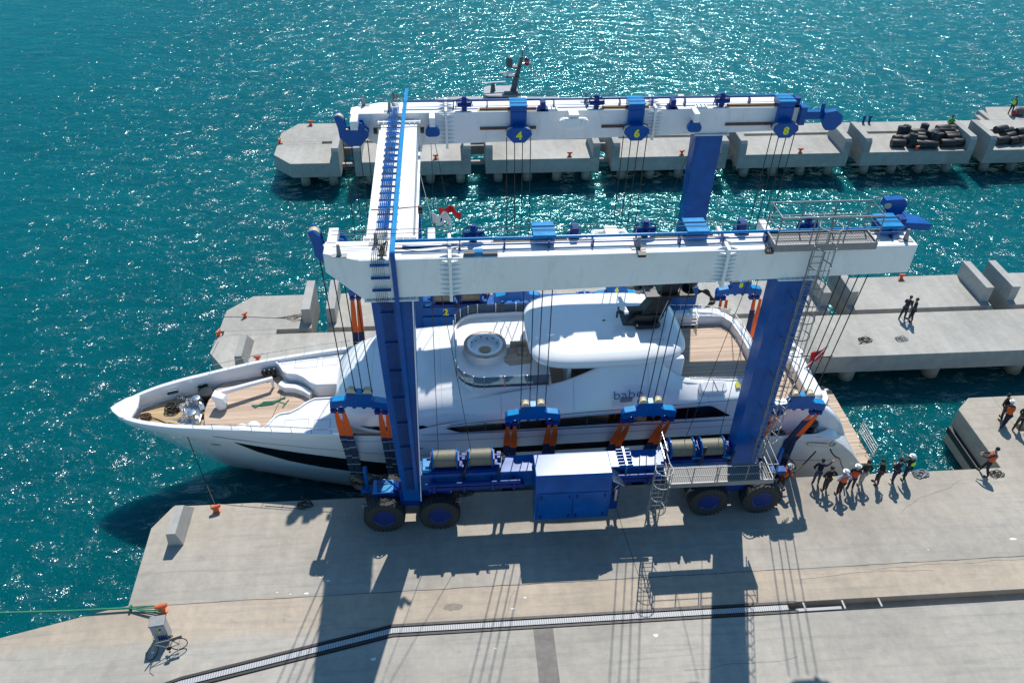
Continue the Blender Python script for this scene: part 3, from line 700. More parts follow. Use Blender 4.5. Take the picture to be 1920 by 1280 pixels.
# engine house on the near side
s = MB(); s.platex([(24.28, 1.05), (24.22, 1.1), (24.20, 3.12), (24.40, 4.0), (25.75, 4.0), (25.75, 3.56), (25.14, 3.54), (25.14, 1.05)], 3.35, 6.9)
eng = s.build('engine_house', M['blue'], hoist, bevel=0.05)
s = MB()
for x0, x1 in ((3.5, 5.08), (5.15, 6.75)): s.bb(x0, x1, 24.165, 24.20, 1.22, 3.0)
dr = s.each('house_door', M['blue'], hoist, bevel=0.01)
s = MB()
for x in (3.62, 4.95, 5.3, 6.6):
    for z in (1.4, 2.75): s.bb(x-0.035, x+0.035, 24.12, 24.165, z-0.11, z+0.11)
s.each('door_hinge', M['blued'], hoist)
s = MB(); s.bb(6.92, 7.35, 24.45, 25.1, 1.35, 3.3); s.build('radiator_guard', M['blued'], hoist, bevel=0.04)
s = MB(); s.add([(6.92, 24.3, 3.55), (7.5, 24.3, 3.15), (7.5, 25.1, 3.15), (6.92, 25.1, 3.55), (6.92, 24.3, 3.60), (7.5, 24.3, 3.20), (7.5, 25.1, 3.20), (6.92, 25.1, 3.60)], [(3, 2, 1, 0), (4, 5, 6, 7), (0, 1, 5, 4), (1, 2, 6, 5), (2, 3, 7, 6), (3, 0, 4, 7)])
s.build('radiator_cover', M['chrome'], hoist); 
s = MB(); s.cyl((7.15, 24.35, 2.2), (7.15, 24.35, 3.0), 0.10, 12); s.tube([(7.0, 24.3, 2.9), (7.05, 24.2, 3.2), (7.2, 24.25, 3.3)], 0.04, 8); s.build('exhaust_pipe', M['chrome'], hoist, smooth=40)
# rear power units seen beyond the yacht
s = MB(); s.bb(-3.6, -1.2, 38.2, 39.5, 2.2, 3.9); s.bb(-2.0, 0.7, 37.95, 39.3, 2.1, 2.9); s.bb(3.7, 6.7, 38.2, 39.4, 1.5, 3.2); s.bb(11.4, 14.2, 37.6, 39.3, 2.5, 4.7)
s.each('power_unit', M['blue'], hoist, bevel=0.05)
s = MB(); s.bb(12.0, 13.7, 37.7, 39.1, 4.705, 4.8); s.build('deck_plate', M['pipe'], hoist, bevel=0.02)
s = MB()
for k in range(4): s.tube(cr([(14.2, 37.7+0.2*k, 4.2), (14.7, 37.5, 4.6-0.1*k), (15.0+0.1*k, 37.5, 3.7), (14.6, 37.6, 2.9), (14.8+.1*k, 37.8, 2.1)]), 0.05, 8)
for k in range(3): s.tube(cr([(0.7, 38.0, 2.7), (1.1+0.08*k, 37.9, 3.2), (1.4+0.05*k, 37.9, 2.7), (1.0, 37.9, 2.0)]), 0.05, 8)
s.each('hydraulic_hose', M['black'], hoist, smooth=40)
for t_, x in (('2', -0.6), ('4', 0.95), ('6', 4.5)):
    Mx = Matrix.Translation((x, 38.07, 3.15)) @ Matrix.Rotation(R(90), 4, 'X')
    lettering('number', t_, 0.62, M['yellow'], Mx, hoist, 0.02)

# ---- trolleys with pulley blocks : inner faces of both beams
def trolley(xc, yi, sg, num=None, big=True):
    """sg=+1: the beam is on the -y side of the block (near beam)"""
    t0 = empty('trolley', (xc, yi, HB)); t0.parent = hoist; t0.location = Vector((xc, yi, HB))-hoist.location
    s = MB(); w = 0.40
    ys = lambda a, b2: (min(sg*a, sg*b2), max(sg*a, sg*b2))
    a, b2 = ys(-0.62, 0.30); s.bb(-w, w, a, b2, 0.06, 0.40)
    a, b2 = ys(0.06, 0.34 if sg < 0 else 0.18); s.bb(-w, w, a, b2, -0.75, 0.12)
    s.build('carriage', M['blue'], t0, local=True, bevel=0.04)
    s = MB(); a, b2 = ys(-0.66, 0.34); s.bb(-w-0.03, w+0.03, a, b2, 0.38, 0.44); s.bb(-w-0.03, w+0.03, *ys(-0.05, 0.05), 0.43, 0.48); s.build('cover_plate', M['pipe'], t0, local=True, bevel=0.015)
    s = MB(); P = [(-0.32, -0.50), (-0.60, -0.66), (-0.64, -0.88), (-0.28, -1.28), (0.28, -1.28), (0.64, -0.88), (0.60, -0.66), (0.32, -0.50)]
    nr = 0.6 if sg > 0 else 1.0; P = [(px_, -0.5+(pz_+0.5)*nr) for px_, pz_ in P]; a, b2 = ys(0.30*nr, 0.42*nr); s.plate(P, a, b2); a, b2 = ys(0.74*nr, 0.84*nr); s.plate(P, a, b2); a, b2 = ys(0.42, 0.74); s.plate([(-0.3, -0.5), (-0.3, -0.65), (0.3, -0.65), (0.3, -0.5)], a, b2)
    s.build('pulley_block', M['blue'], t0, local=True, bevel=0.02)
    s = MB()
    for dx in (-0.37, 0.37): s.lathe([(0.05, -0.12), (0.25, -0.13), (0.2, -0.03), (0.2, 0.03), (0.25, 0.13), (0.05, 0.12)], (dx, sg*0.58*nr, -0.5-0.35*nr), (0, 1, 0), 24)
    s.build('sheave', M['cream'], t0, local=True, smooth=40)
    if num:
        d = -0.86 if sg < 0 else 0.86
        Mx = Matrix.Translation((xc, yi+sg*0.86, HB-0.90)) @ Matrix.Rotation(R(90), 4, 'X')
        if sg < 0: lettering('number', num, 0.55, M['yellow'], Mx, t0, 0.025)
    return t0
TX = [-4.63, 3.39, 9.25, 16.85]
YTN, YTF = 26.29, 37.83
for x in TX[1:]: trolley(x, YTN, 1)
for x, nn_ in zip(TX[1:], '468'): trolley(x, YTF, -1, nn_)
def end_block(yi, sg):
    t0 = empty('trolley', (0, 0, 0)); t0.parent = hoist; t0.location = Vector((-4.63, yi, HB))-hoist.location
    s = MB(); yr = lambda a, b2: (min(sg*a, sg*b2), max(sg*a, sg*b2))
    P = [(-0.85, 0.22), (-0.65, 0.30), (-0.42, 0.05), (-0.35, -0.45), (0.22, -0.45), (0.28, -0.1), (0.45, -0.12), (0.52, -0.4), (0.72, -0.6), (0.70, -0.8), (0.28, -1.3), (-0.28, -1.3), (-0.70, -0.85), (-0.72, -0.4)]
    a, b2 = yr(0.3, 0.42); s.plate(P, a, b2); a, b2 = yr(0.74, 0.84); s.plate(P, a, b2); s.build('pulley_block', M['blue'], t0, local=True, bevel=0.02)
    s = MB()
    for dx, dz in ((-0.40, -0.75), (0.42, -0.75), (-0.66, 0.02)): s.lathe([(0.05, -0.12), (0.24, -0.13), (0.2, -0.03), (0.2, 0.03), (0.24, 0.13), (0.05, 0.12)], (dx, sg*0.58, dz), (0, 1, 0), 24)
    s.build('sheave', M['cream'], t0, local=True, smooth=40)
    s = MB(); a, b2 = yr(-0.1, 0.95); s.bb(-0.12, 0.24, a, b2, -0.42, 0.03); s.build('bracket_arm', M['white'], t0, local=True, bevel=0.02)
end_block(YTN, 1); end_block(YTF, -1)
def small_block(xc, yi, sg):
    t0 = empty('guide_block', (0, 0, 0)); t0.parent = hoist; t0.location = Vector((xc, yi, HB))-hoist.location
    s = MB(); yr = lambda a, b2: (min(sg*a, sg*b2), max(sg*a, sg*b2)); a, b2 = yr(0.35, 0.7)
    s.plate([(-0.18, -0.40), (-0.36, -0.70), (-0.34, -0.88), (-0.2, -0.96), (0.2, -0.96), (0.34, -0.88), (0.36, -0.70), (0.18, -0.40)], a, b2); s.build('pulley_block', M['blue'], t0, local=True, bevel=0.05)
    s = MB(); a, b2 = yr(-0.15, 0.75); s.bb(-0.14, 0.14, a, b2, -0.42, 0.05); s.build('bracket_arm', M['white'], t0, local=True, bevel=0.02)
for x in (-0.84, 12.2): small_block(x, YTN, 1); small_block(x, YTF, -1)
# white twin-roller brackets, small posts, motors and rails on the beams
for yi, sg in ((YTN, 1), (YTF, -1)):
    yr = lambda a, b2: (min(yi+sg*a, yi+sg*b2), max(yi+sg*a, yi+sg*b2))
    s = MB(); a, b2 = yr(-0.1, 0.6); s.bb(5.85, 6.35, a, b2, HB-0.10, HB+0.02); a, b2 = yr(0.45, 0.62)
    s.plate([(5.52, HB-0.15), (5.45, HB-0.45), (5.65, HB-0.62), (6.55, HB-0.62), (6.75, HB-0.45), (6.68, HB-0.15)], a, b2)
    for dx in (5.56, 6.64): s.cyl((dx, a-0.06, HB-0.38), (dx, b2+0.06, HB-0.38), 0.2, 16)
    s.build('roller_bracket', M['white'], hoist, bevel=0.015, smooth=40)
    for x in (4.6, 11.1, 17.42):
        s = MB(); a, b2 = yr(-0.3, 0.12); s.bb(x-0.13, x+0.13, a, b2, HB+0.005, HB+0.5); s.hexa([(x-0.3, a, HB+0.005), (x+0.3, a, HB+0.005), (x+0.3, b2, HB+0.005), (x-0.3, b2, HB+0.005), (x-0.2, a, HB+0.16), (x+0.2, a, HB+0.16), (x+0.2, b2, HB+0.16), (x-0.2, b2, HB+0.16)])
        s.build('rope_guide', M['blued'], hoist, bevel=0.02)
    for x in (0.75, 7.3, 13.65):
        s = MB(); yy = yi-sg*0.22; s.cyl((x, yy, HB), (x, yy, HB+0.62), 0.13, 14); s.cyl((x, yy, HB+0.2), (x, yy, HB+0.34), 0.2, 12); s.cyl((x, yy, HB+0.62), (x, yy, HB+0.70), 0.10, 12); s.cyl((x-0.35, yy, HB+0.3), (x+0.35, yy, HB+0.3), 0.13, 12)
        s.tube([(x+0.1, yy, HB+0.6), (x+0.36, yy, HB+0.5), (x+0.4, yy, HB+0.2)], 0.025, 6); s.tube([(x-0.1, yy, HB+0.62), (x-0.36, yy, HB+0.55), (x-0.42, yy, HB+0.1)], 0.025, 6)
        s.build('drive_motor', M['blued'], hoist, smooth=40)
    for x0, x1 in ((1.5, 4.3), (7.6, 9.95), (13.95, 17.2)):
        MB().bb(x0, x1, *yr(-0.30, -0.12), HB+0.004, HB+0.10).build('rail', M['rust'], hoist)
        MB().bb(x0-0.1, x1+0.1, *yr(-0.36, -0.06), HB+0.003, HB+0.035).build('rail_base', M['cream'], hoist)
        MB().bb(x0, x1, *yr(0.003, 0.06), HB-0.92, HB-0.78).build('rail', M['rust'], hoist)
    for x in (5.05, 12.6):
        s = MB(); yy = yi-sg*0.2; s.bb(x-0.3, x+0.3, yy-0.17, yy+0.17, HB+0.003, HB+0.07); s.build('anchor_plate', M['white'], hoist)
        s = MB(); [s.cyl((x-0.2+0.2*i, yy-0.09+0.18*k, HB+0.07), (x-0.2+0.2*i, yy-0.09+0.18*k, HB+0.10), 0.035, 6) for i in range(3) for k in range(2)]; s.build('bolt_group', M['rope'], hoist)
    # tension wires above the beams
    s = MB()
    for dz, dy in ((0.55, -0.15), (0.48, -0.32)): s.tube([(-4.5, yi+sg*dy, HB+dz), (17.3, yi+sg*dy, HB+dz)], 0.014, 5)
    s.tube([(-4.4, yi-sg*1.0, HB+0.4), (17.4, yi-sg*1.0, HB+0.4)], 0.012, 5)
    s.build('tension_wire', M['steel'], hoist)
    for x, dy in ((-4.2, -1.0), (-2.9, -0.25), (6.9, -1.02), (17.3, -1.0)):
        s = MB(); s.bb(x-0.28, x+0.28, yi+sg*dy-0.13, yi+sg*dy+0.13, HB+0.003, HB+0.03)
        s.hexa([(x-0.09, yi+sg*dy-0.05, HB+0.03), (x+0.09, yi+sg*dy-0.05, HB+0.03), (x+0.09, yi+sg*dy+0.05, HB+0.03), (x-0.09, yi+sg*dy+0.05, HB+0.03), (x-0.05, yi+sg*dy-0.04, HB+0.5), (x+0.05, yi+sg*dy-0.04, HB+0.5), (x+0.05, yi+sg*dy+0.04, HB+0.5), (x-0.05, yi+sg*dy+0.04, HB+0.5)])
        s.build('wire_anchor', M['steel'], hoist, bevel=0.01)
    # blue pipes along the beam top, raised on brackets
    s = MB(); yp = yi-sg*0.62
    s.tube([(-2.25, yp, HB+0.34), (17.3, yp, HB+0.34)], 0.062, 10); s.build('hydraulic_pipe', M['pipe'] if sg > 0 else M['blue'], hoist, smooth=60)
    s = MB(); s.tube([(-1.9, yp-sg*0.22, HB+0.22), (16.9, yp-sg*0.22, HB+0.22)], 0.03, 8); s.build('hydraulic_pipe', M['blue'], hoist, smooth=60)
    s = MB()
    for k in range(11): s.bb(0.2+1.66*k, 0.25+1.66*k, yp-0.26, yp+0.06, HB+0.003, HB+0.3)
    s.each('pipe_bracket', M['blued'], hoist)
s = MB(); s.bb(0.75, 1.05, 25.05, 25.3, HB+0.01, HB+0.16); s.build('camera_mount', M['pipe'], hoist); s = MB(); s.bb(1.05, 1.6, 25.0, 25.17, HB+0.005, HB+0.12); s.bb(0.35, 0.75, 25.0, 25.21, HB+0.02, HB+0.15); s.each('cable_box', M['navygreyd'], hoist)
for x, y in ((6.95, 24.85), (11.8, 24.83), (3.8, 39.35), (11.9, 39.35)):
    s = MB(); s.box((x, y, HB+0.0), (0.30, 0.2, 0.14), 0, 0.3); s.cyl((x, y+0.12, HB+0.02), (x, y+0.4, HB+0.04), 0.025, 6); s.build('floodlight', M['black'], hoist)
for x, y, z in ((-3.56, 36.9, 15.15), (-1.32, 36.9, 15.15), (-1.32, 29.25, 15.15)):
    s = MB(); s.cyl((x-0.09, y, z), (x+0.09, y, z), 0.19, 16); s.build('floodlight', M['black'], hoist, smooth=40)
s = MB(); s.tube([(-3.45, 36.9, 15.29), (-2.6, 36.85, 15.30), (-1.4, 36.9, 15.29)], 0.018, 6); s.tube([(-3.3, 29.1, 15.3), (-2.6, 29.05, 15.3), (-1.9, 29.2, 15.3), (-1.4, 29.25, 15.29)], 0.018, 6); s.build('lamp_cable', M['steel'], hoist)

# ---- hose ladder: along the cross beam, over the near beam and down the leg
s = MB(); hx = -2.64
for k in range(7):
    x = hx-0.20+k*0.068
    dz = 0.0
    s.tube([(x, 39.5, HB+0.25), (x-0.02, 36, HB+0.20), (x-0.04, 32, HB+0.20), (x-0.08, 26.9, HB+0.22), (x-0.10, 25.7, HB+0.26), (x-0.14, 25.05, HB+0.28), (x-0.15, 24.80, HB+0.05), (x-0.12, 24.80, 13.8), (x-0.02, 25.14, 13.4), (x+0.04, 25.14, 9), (x+0.20, 25.14, 4.2), (x+0.24, 25.14, 2.6)], 0.010, 6)
s.build('hose_bundle', M['rope'], hoist, smooth=60)
s = MB()
for k in range(19):
    y = 26.8+0.565*k; s.bb(hx-0.30, hx+0.30, y-0.035, y+0.035, HB+0.13, HB+0.19); s.bb(hx+0.24, hx+0.52, y-0.02, y+0.02, HB+0.12, HB+0.16)
    if k % 2 == 0:
        for q_ in range(6): s.tube([(hx-0.2+0.075*q_, y, HB+0.24), (hx-0.2+0.075*q_, y+0.95, HB+0.235)], 0.026, 5)
for k in range(7):
    z = 13.0-1.5*k; f = (13.0-z)/10.5; s.bb(hx-0.27+0.3*f, hx+0.24+0.3*f, 25.12, 25.23, z-0.012, z+0.012)
for k in range(3): s.bb(hx-0.45, hx+0.25, 24.76, 24.92, 15.4-0.55*k, 15.42-0.55*k)
s.each('hose_clamp', M['blue'], hoist)
s = MB(); s.ribbon([(-2.09, 39.8, HB+0.42), (-2.16, 36, HB+0.36), (-2.21, 28, HB+0.36), (-2.23, 24.86, HB+0.36)], (1, 0, 0), 0.17, 0.10)
s.build('pipe_duct', M['pipe'], hoist, bevel=0.01)
s = MB(); s.hexa([(-2.20, 25.05, 2.4), (-2.04, 25.05, 2.4), (-2.04, 25.20, 2.4), (-2.20, 25.20, 2.4), (-2.32, 24.78, HB+0.40), (-2.14, 24.78, HB+0.40), (-2.14, 24.91, HB+0.40), (-2.32, 24.91, HB+0.40)])
s.build('pipe_duct', M['blue'], hoist, bevel=0.01)
s = MB()
for k in range(6): s.tube(cr([(-2.9+0.08*k, 25.95-0.12*k, HB+0.06), (-2.7+0.05*k, 25.65, HB+0.16+0.04*k), (-2.55-0.04*k, 25.35, HB+0.08), (-2.8+0.07*k, 25.0, HB+0.14)]), 0.024, 6)
for k in range(5): s.tube(cr([(-2.85+0.08*k, 39.5-.1*k, HB+0.3), (-2.7, 39.2, HB+0.42), (-2.55-0.05*k, 38.9, HB+0.3)]), 0.03, 6)
s.tube(cr([(-2.2, 25.55, HB+0.1), (-1.4, 25.5, HB+0.12), (-0.6, 25.6, HB+0.10), (0.1, 25.65, HB+0.1)]), 0.03, 6)
s.tube(cr([(-1.9, 25.7, HB+0.1), (-1.0, 25.55, HB+0.14), (0.2, 25.75, HB+0.10)]), 0.02, 6)
s.each('loose_hose', M['rope'], hoist, smooth=60)

# ---- parking arms at the right ends (blue brackets)
s = MB(); s.prism([(17.5, 26.35), (18.75, 26.15), (18.7, 26.6), (17.95, 27.3), (17.5, 27.3)], HB-0.15, HB+0.15); s.platex([(25.9, HB-1.0), (26.6, HB-1.0), (26.6, HB-0.1), (25.9, HB-0.1)], 17.665, 17.75); s.build('end_bracket', M['blue'], hoist, bevel=0.03)
s = MB(); s.plate([(17.25, 0.2+HB), (17.5, HB-0.45), (17.9, HB+0.1), (18.05, HB+0.5), (17.85, HB+0.8), (17.1, HB+0.78), (17.05, HB+0.5)], 27.0, 27.35); s.build('pulley_block', M['blue'], hoist, bevel=0.03)
MB().cyl((17.2, 26.95, HB+0.55), (17.2, 27.4, HB+0.55), 0.13, 16).build('sheave', M['cream'], hoist, smooth=40)
s = MB(); s.bb(17.67, 19.2, 37.75, 38.1, HB-0.65, HB-0.25); s.bb(17.67, 18.0, 37.6, 38.3, HB-0.9, HB+0.05); s.cyl((18.9, 37.9, HB-0.25), (18.9, 37.9, HB+0.15), 0.1, 10); s.build('end_bracket', M['blue'], hoist, bevel=0.03)
s = MB(); s.plate([(18.9, HB-0.2), (19.5, HB-0.1), (19.9, HB-0.4), (19.9, HB-0.8), (19.6, HB-1.15), (19.15, HB-1.15), (18.9, HB-0.75)], 37.5, 37.85); s.build('pulley_block', M['blue'], hoist, bevel=0.03)

# ---- walkway on the beam, railing, caged ladder
def rail_loop(pts, z0, zt, r=0.028, mids=1, posts=None, closed=False):
    s = MB(); P = [Vector(p) for p in pts]
    if closed: P.append(P[0])
    for k in range(mids+1):
        z = zt-(zt-z0)*k/(mids+1)
        s.tube([(p.x, p.y, p.z+z) for p in P], r if k == 0 else r*0.75, 6)
    for a, b2 in zip(P, P[1:]):
        L = (b2-a).length; k = max(1, int(L/1.4+0.5))
        for i in range(k+1):
            p = a+(b2-a)*i/k; s.cyl((p.x, p.y, p.z+z0), (p.x, p.y, p.z+zt), r*0.9, 6)
    return s
wz = HB+0.30
s = MB(); s.bb(11.95, 15.8, 24.72, 25.7, HB+0.22, HB+0.28); s.build('walkway', M['grate'], hoist)
s = MB(); s.bb(11.9, 15.85, 24.66, 24.71, HB+0.05, HB+0.36); s.bb(11.9, 11.96, 24.71, 25.75, HB+0.05, HB+0.36); s.bb(15.8, 15.85, 24.71, 25.75, HB+0.05, HB+0.36)
for x in (12.5, 13.7, 15.0): s.bb(x, x+0.05, 25.1, 25.85, HB+0.03, HB+0.22)
s.build('toe_board', M['steel'], hoist)
s = rail_loop([(11.95, 24.74, HB), (11.95, 25.88, HB), (15.8, 25.88, HB), (15.8, 24.74, HB), (11.95, 24.74, HB)], 0.3, 1.45, 0.03, 1); s.build('railing', M['steel'], hoist, smooth=60)
def ladder(xc, yf, z0, z1, cage0, w=0.5, hoops=None, xfun=None, wall=1, cs=0.42):
    s = MB(); xf = xfun or (lambda z: xc)
    for sx in (-w/2, w/2): s.tube([(xf(z0)+sx, yf, z0), (xf(z1)+sx, yf, z1)], 0.03, 6)
    k = int((z1-z0)/0.3)
    for i in range(k):
        z = z0+0.15+0.3*i; s.tube([(xf(z)-w/2, yf, z), (xf(z)+w/2, yf, z)], 0.016, 5)
    l = s.build('ladder', M['steel'], hoist, smooth=60)
    s = MB(); kk = int((z1-cage0)/0.78)+1; rr = cs
    for i in range(kk):
        z = cage0+(z1-cage0)*i/(kk-1)
        s.tube([(xf(z)-w/2-0.02, yf, z)]+[(xf(z)+rr*math.cos(PI+PI*j/12), yf-0.30+rr*1.05*math.sin(PI+PI*j/12)-0.02, z) for j in range(13)]+[(xf(z)+w/2+0.02, yf, z)], 0.022, 6)
    for j in (1, 4, 6, 8, 11):
        a = PI+PI*j/12; s.tube([(xf(z)+rr*math.cos(a), yf-0.32+rr*1.05*math.sin(a), z) for z in (cage0, z1)], 0.014, 5)
    s.build('safety_cage', M['steel'], l, smooth=60)
ladder(13.75, 24.70, 4.1, HB+1.3, 6.0, xfun=lambda z: 13.72-0.05*(z-3)/12)
s = MB()
for z in (5, 7, 9, 11, 13): 
    for sx in (-.25, .25): s.bb(13.70+sx-0.02, 13.70+sx+0.02, 24.70, 25.22, z, z+0.05)
s.each('ladder_bracket', M['steel'], hoist)
# lower platform by the right leg
s = MB(); s.bb(9.3, 14.1, 23.55, 24.60, 3.90, 3.98); s.build('walkway', M['grate'], hoist)
s = MB(); s.bb(9.25, 14.15, 23.49, 23.55, 3.83, 4.10); s.bb(9.25, 9.3, 23.55, 24.5, 3.83, 4.10); s.bb(14.1, 14.15, 23.55, 24.9, 3.83, 4.10); s.build('toe_board', M['steel'], hoist)
rail_loop([(9.27, 24.5, 3.98), (9.27, 23.53, 3.98), (11.4, 23.53, 3.98)], 0, 1.1).build('railing', M['steel'], hoist, smooth=60)
rail_loop([(11.5, 23.53, 3.98), (14.12, 23.53, 3.98), (14.12, 25.2, 3.98)], 0, 1.1).build('railing', M['steel'], hoist, smooth=60)
s = rail_loop([(9.27, 24.5, 3.98), (9.27, 25.6, 3.98)], 0, 1.3); s.build('railing', M['chrome'], hoist, smooth=60)
ladder(8.95, 23.85, 0.25, 5.1, 2.4, w=0.58, cs=0.40)
# small control pillar with hoses near each end
for x in (-4.55, 15.6):
    s = MB(); s.box((x, 26.1, 2.3), (0.16, 0.2, 1.3)); s.cyl((x, 26.1, 2.9), (x, 26.1, 3.25), 0.11, 10); s.bb(x-0.3, x+0.5, 25.9, 26.3, 1.6, 1.8); s.build('control_pillar', M['blue'], hoist, bevel=0.02)
    s = MB()
    for k in range(4): s.tube([(x+(0.3+0.05*k)*(1-math.cos(PI*j/10)), 26.05-0.02*j, 2.95-0.08*k+0.35*math.sin(PI*j/10)-0.08*j) for j in range(11)], 0.022, 6)
    s.build('hydraulic_hose', M['black'], hoist, smooth=60)
s = MB(); s.torus((-5.0, 26.5, 1.75), 0.42, 0.13, (0.5, 1, 0.1), 24, 8); s.torus((-5.0, 26.5, 1.75), 0.25, 0.12, (0.5, 1, 0.1), 20, 8); s.build('cable_reel', M['black'], hoist, smooth=60)

# ---- wire ropes, spreader beams and slings
SPZ = [6.65, 5.40, 5.30, 5.35]; SPX = [-4.54, 3.46, 9.08, 16.5]
def spreader(x, y, zt, lab, num=None, tilt=0.0, sg=1):
    r = empty('spreader_beam', (x, y, zt), 0, lab, 'spreader beam', 'blue spreader beams hanging from the hoist'); r.rotation_euler = (0, tilt, 0)
    bot = []
    for k in range(4):
        xm = 0.66-0.44*k; bot += [(xm+0.10, -0.60), (xm+0.07, -0.70), (xm-0.07, -0.70), (xm-0.10, -0.60)] if abs(xm) < 0.9 else []
    P = [(-1.32, -0.38), (-1.22, -0.30), (-0.66, -0.20), (-0.50, -0.06), (-0.60, 0.02), (-0.60, 0.22), (0.60, 0.22), (0.60, 0.02), (0.50, -0.06), (0.66, -0.20), (1.22, -0.30), (1.32, -0.38), (1.32, -0.74), (1.0, -0.74), (0.86, -0.58)]+bot+[(-0.86, -0.58), (-1.0, -0.74), (-1.32, -0.74)]
    s = MB(); s.plate(P, -0.17, 0.17); s.build('body', M['blue'], r, local=True, bevel=0.02)
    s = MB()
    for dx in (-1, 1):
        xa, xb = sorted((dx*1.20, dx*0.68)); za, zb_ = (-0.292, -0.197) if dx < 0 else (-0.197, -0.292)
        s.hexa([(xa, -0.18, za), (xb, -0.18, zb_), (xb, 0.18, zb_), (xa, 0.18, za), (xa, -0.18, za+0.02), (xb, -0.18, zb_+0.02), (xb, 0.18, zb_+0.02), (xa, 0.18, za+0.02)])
    s.bb(-0.13, 0.13, -0.18, 0.18, 0.22, 0.28); s.build('lit_top_sheet', M['pipe'], r, local=True)  # thin lighter-blue sheets paint the sunlit look of the beam's top faces
    for dx in (-0.36, 0.36):
        MB().lathe([(0.04, -0.13), (0.22, -0.14), (0.18, -0.05), (0.18, 0.05), (0.22, 0.14), (0.04, 0.13)], (dx, 0, 0.22), (0, 1, 0), 24).build('sheave', M['cream'], r, local=True, smooth=40)
    for dx in (-1.17, -0.83, 0.83, 1.17):
        s = MB(); s.bb(dx-0.13, dx+0.13, -0.15, 0.15, -1.05, -0.80); s.cyl((dx-0.17, 0, -0.98), (dx+0.17, 0, -0.98), 0.05, 8); s.cyl((dx, -0.2, -0.86), (dx, 0.2, -0.86), 0.05, 8); s.build('shackle', M['blued'], r, local=True, bevel=0.015)
    if num:
        Mx = Matrix.Translation((x, y-0.18, zt+0.02)) @ Matrix.Rotation(R(90), 4, 'X'); lettering('number', num, 0.42, M['yellow'], Mx, r, 0.02)
    return r
YSN, YSF = 27.42, 36.75
near_lab = ['blue spreader beam over the yacht foredeck, left of the hose leg', 'blue spreader beam in front of the hot tub deck, near side', 'blue spreader beam just below the babe lettering', 'blue spreader beam over the yacht stern, right of the ladder leg']
far_lab = ['blue spreader beam hidden behind the left end of the near white beam', 'blue spreader beam beyond the hot tub deck on the far side', 'blue spreader beam beyond the hardtop on the far side', 'blue spreader beam numbered 8 beyond the aft deck']
nz = [0.05, 0, 0, 0.0]
for i in range(4):
    spreader(SPX[i], YSN, SPZ[i], near_lab[i], tilt=[0.10, 0, 0, 0.03][i])
    spreader(SPX[i]-0.25*(i == 3), YSF, SPZ[i]+(-0.3 if i == 0 else 0.15), far_lab[i], ['2', '4', '6', '8'][i] if i > 1 else None)
    for (yt, ys, zs) in ((YTN+0.58, YSN, SPZ[i]), (YTF-0.58, YSF, SPZ[i]+0.1)):
        for dxt, dxs in ((-0.60, -0.58), (-0.2, -0.16), (0.2, 0.16), (0.60, 0.58)):
            MB().tube([(TX[i]+dxt, yt, HB-1.1), (SPX[i]+dxs, ys, zs+0.22)], 0.024, 6).build('wire_rope', M['rope'], hoist, smooth=60)
for (a, b2) in (((-1.05, YN, 4.1), (-0.95, YTN+0.5, 14.2)), ((0.5, YN, 4.1), (-0.75, YTN+0.5, 14.2)), ((10.4, YN, 4.1), (12.35, YTN+0.5, 14.2)), ((12.1, YN, 4.1), (12.55, YTN+0.5, 14.2)),
                ((-1.05, YB, 4.1), (-0.95, YTF-0.5, 14.2)), ((0.6, YB, 4.1), (-0.75, YTF-0.5, 14.2)), ((10.4, YB, 4.1), (12.35, YTF-0.5, 14.2)), ((11.9, YB, 4.1), (12.55, YTF-0.5, 14.2))):
    MB().tube([a, b2], 0.014, 5).build('wire_rope', M['rope'], hoist, smooth=60)

# ================================================================ YACHT
yacht = empty('motor_yacht', (0, 32.15, 0), 0.015, 'sleek white motor yacht with teak decks floating in the slings of the hoist', 'yacht')
YW = wmat(yacht); YWI = YW.inverted()
def yl(px, py, z): return YWI @ at(px, py, z=z)
def yb(mb, name, mat, **k): return mb.build(name, mat, k.pop('parent', yacht), local=True, **k)
ST = [(0, .04), (.25, .40), (.5, .64), (1, .98), (1.9, 1.42), (2.9, 1.76), (3.7, 1.98), (6.8, 2.62), (8.5, 2.92), (11.2, 3.32), (13.5, 3.58), (18, 3.80), (34, 3.82), (37, 3.74), (39, 3.5), (40.2, 3.1), (41, 2.7)]
WT = [(0, .03), (.5, .2), (2, .6), (5, 1.5), (8, 2.3), (12, 3.0), (16, 3.45), (22, 3.62), (34, 3.55), (37, 3.2)]
ZS = [(-18.1, 2.15), (-17, 2.3), (-16, 2.4), (-14, 2.55), (-11, 2.8), (-7, 2.9), (15.75, 2.9), (16.2, 1.25), (19.0, 1.15), (19.8, 0.85), (20.6, 0.2), (21.4, -0.6), (22.1, -1.5), (22.5, -2.0)]
def xst(z): return -13.1-5.0*max(0.0, (z+2.5)/4.65)**0.85 if z > -2.5 else -13.1+(-2.5-z)*1.3
def hb(x, z):
    d = x-xst(z); s = min(1, max(0, (z+2.5)/4.65))
    if d <= 0: return 0.02
    v = smooth_table(WT, d)*(1-s**0.8)+smooth_table(ST, x-xst(2.15) if s > 0.999 else d)*s**0.8
    if z < -2.5: v *= math.sqrt(max(0.0, 1-((-2.5-z)/1.75)**2))
    return max(v, 0.02)
def zstem(x):
    lo, hi = -4.1, 2.15
    for _ in range(40):
        md_ = (lo+hi)/2
        if xst(md_) < x: hi = md_
        else: lo = md_
    return hi
xs = [-18.09, -18.0, -17.85, -17.6, -17.3]+[-17+0.35*i for i in range(0, 20)]+[-10+0.8*i for i in range(0, 33)]+[15.75, 16.05, 16.3, 17, 18, 18.7, 19.2, 19.8, 20.3, 20.8, 21.2, 21.6, 22.0, 22.35]
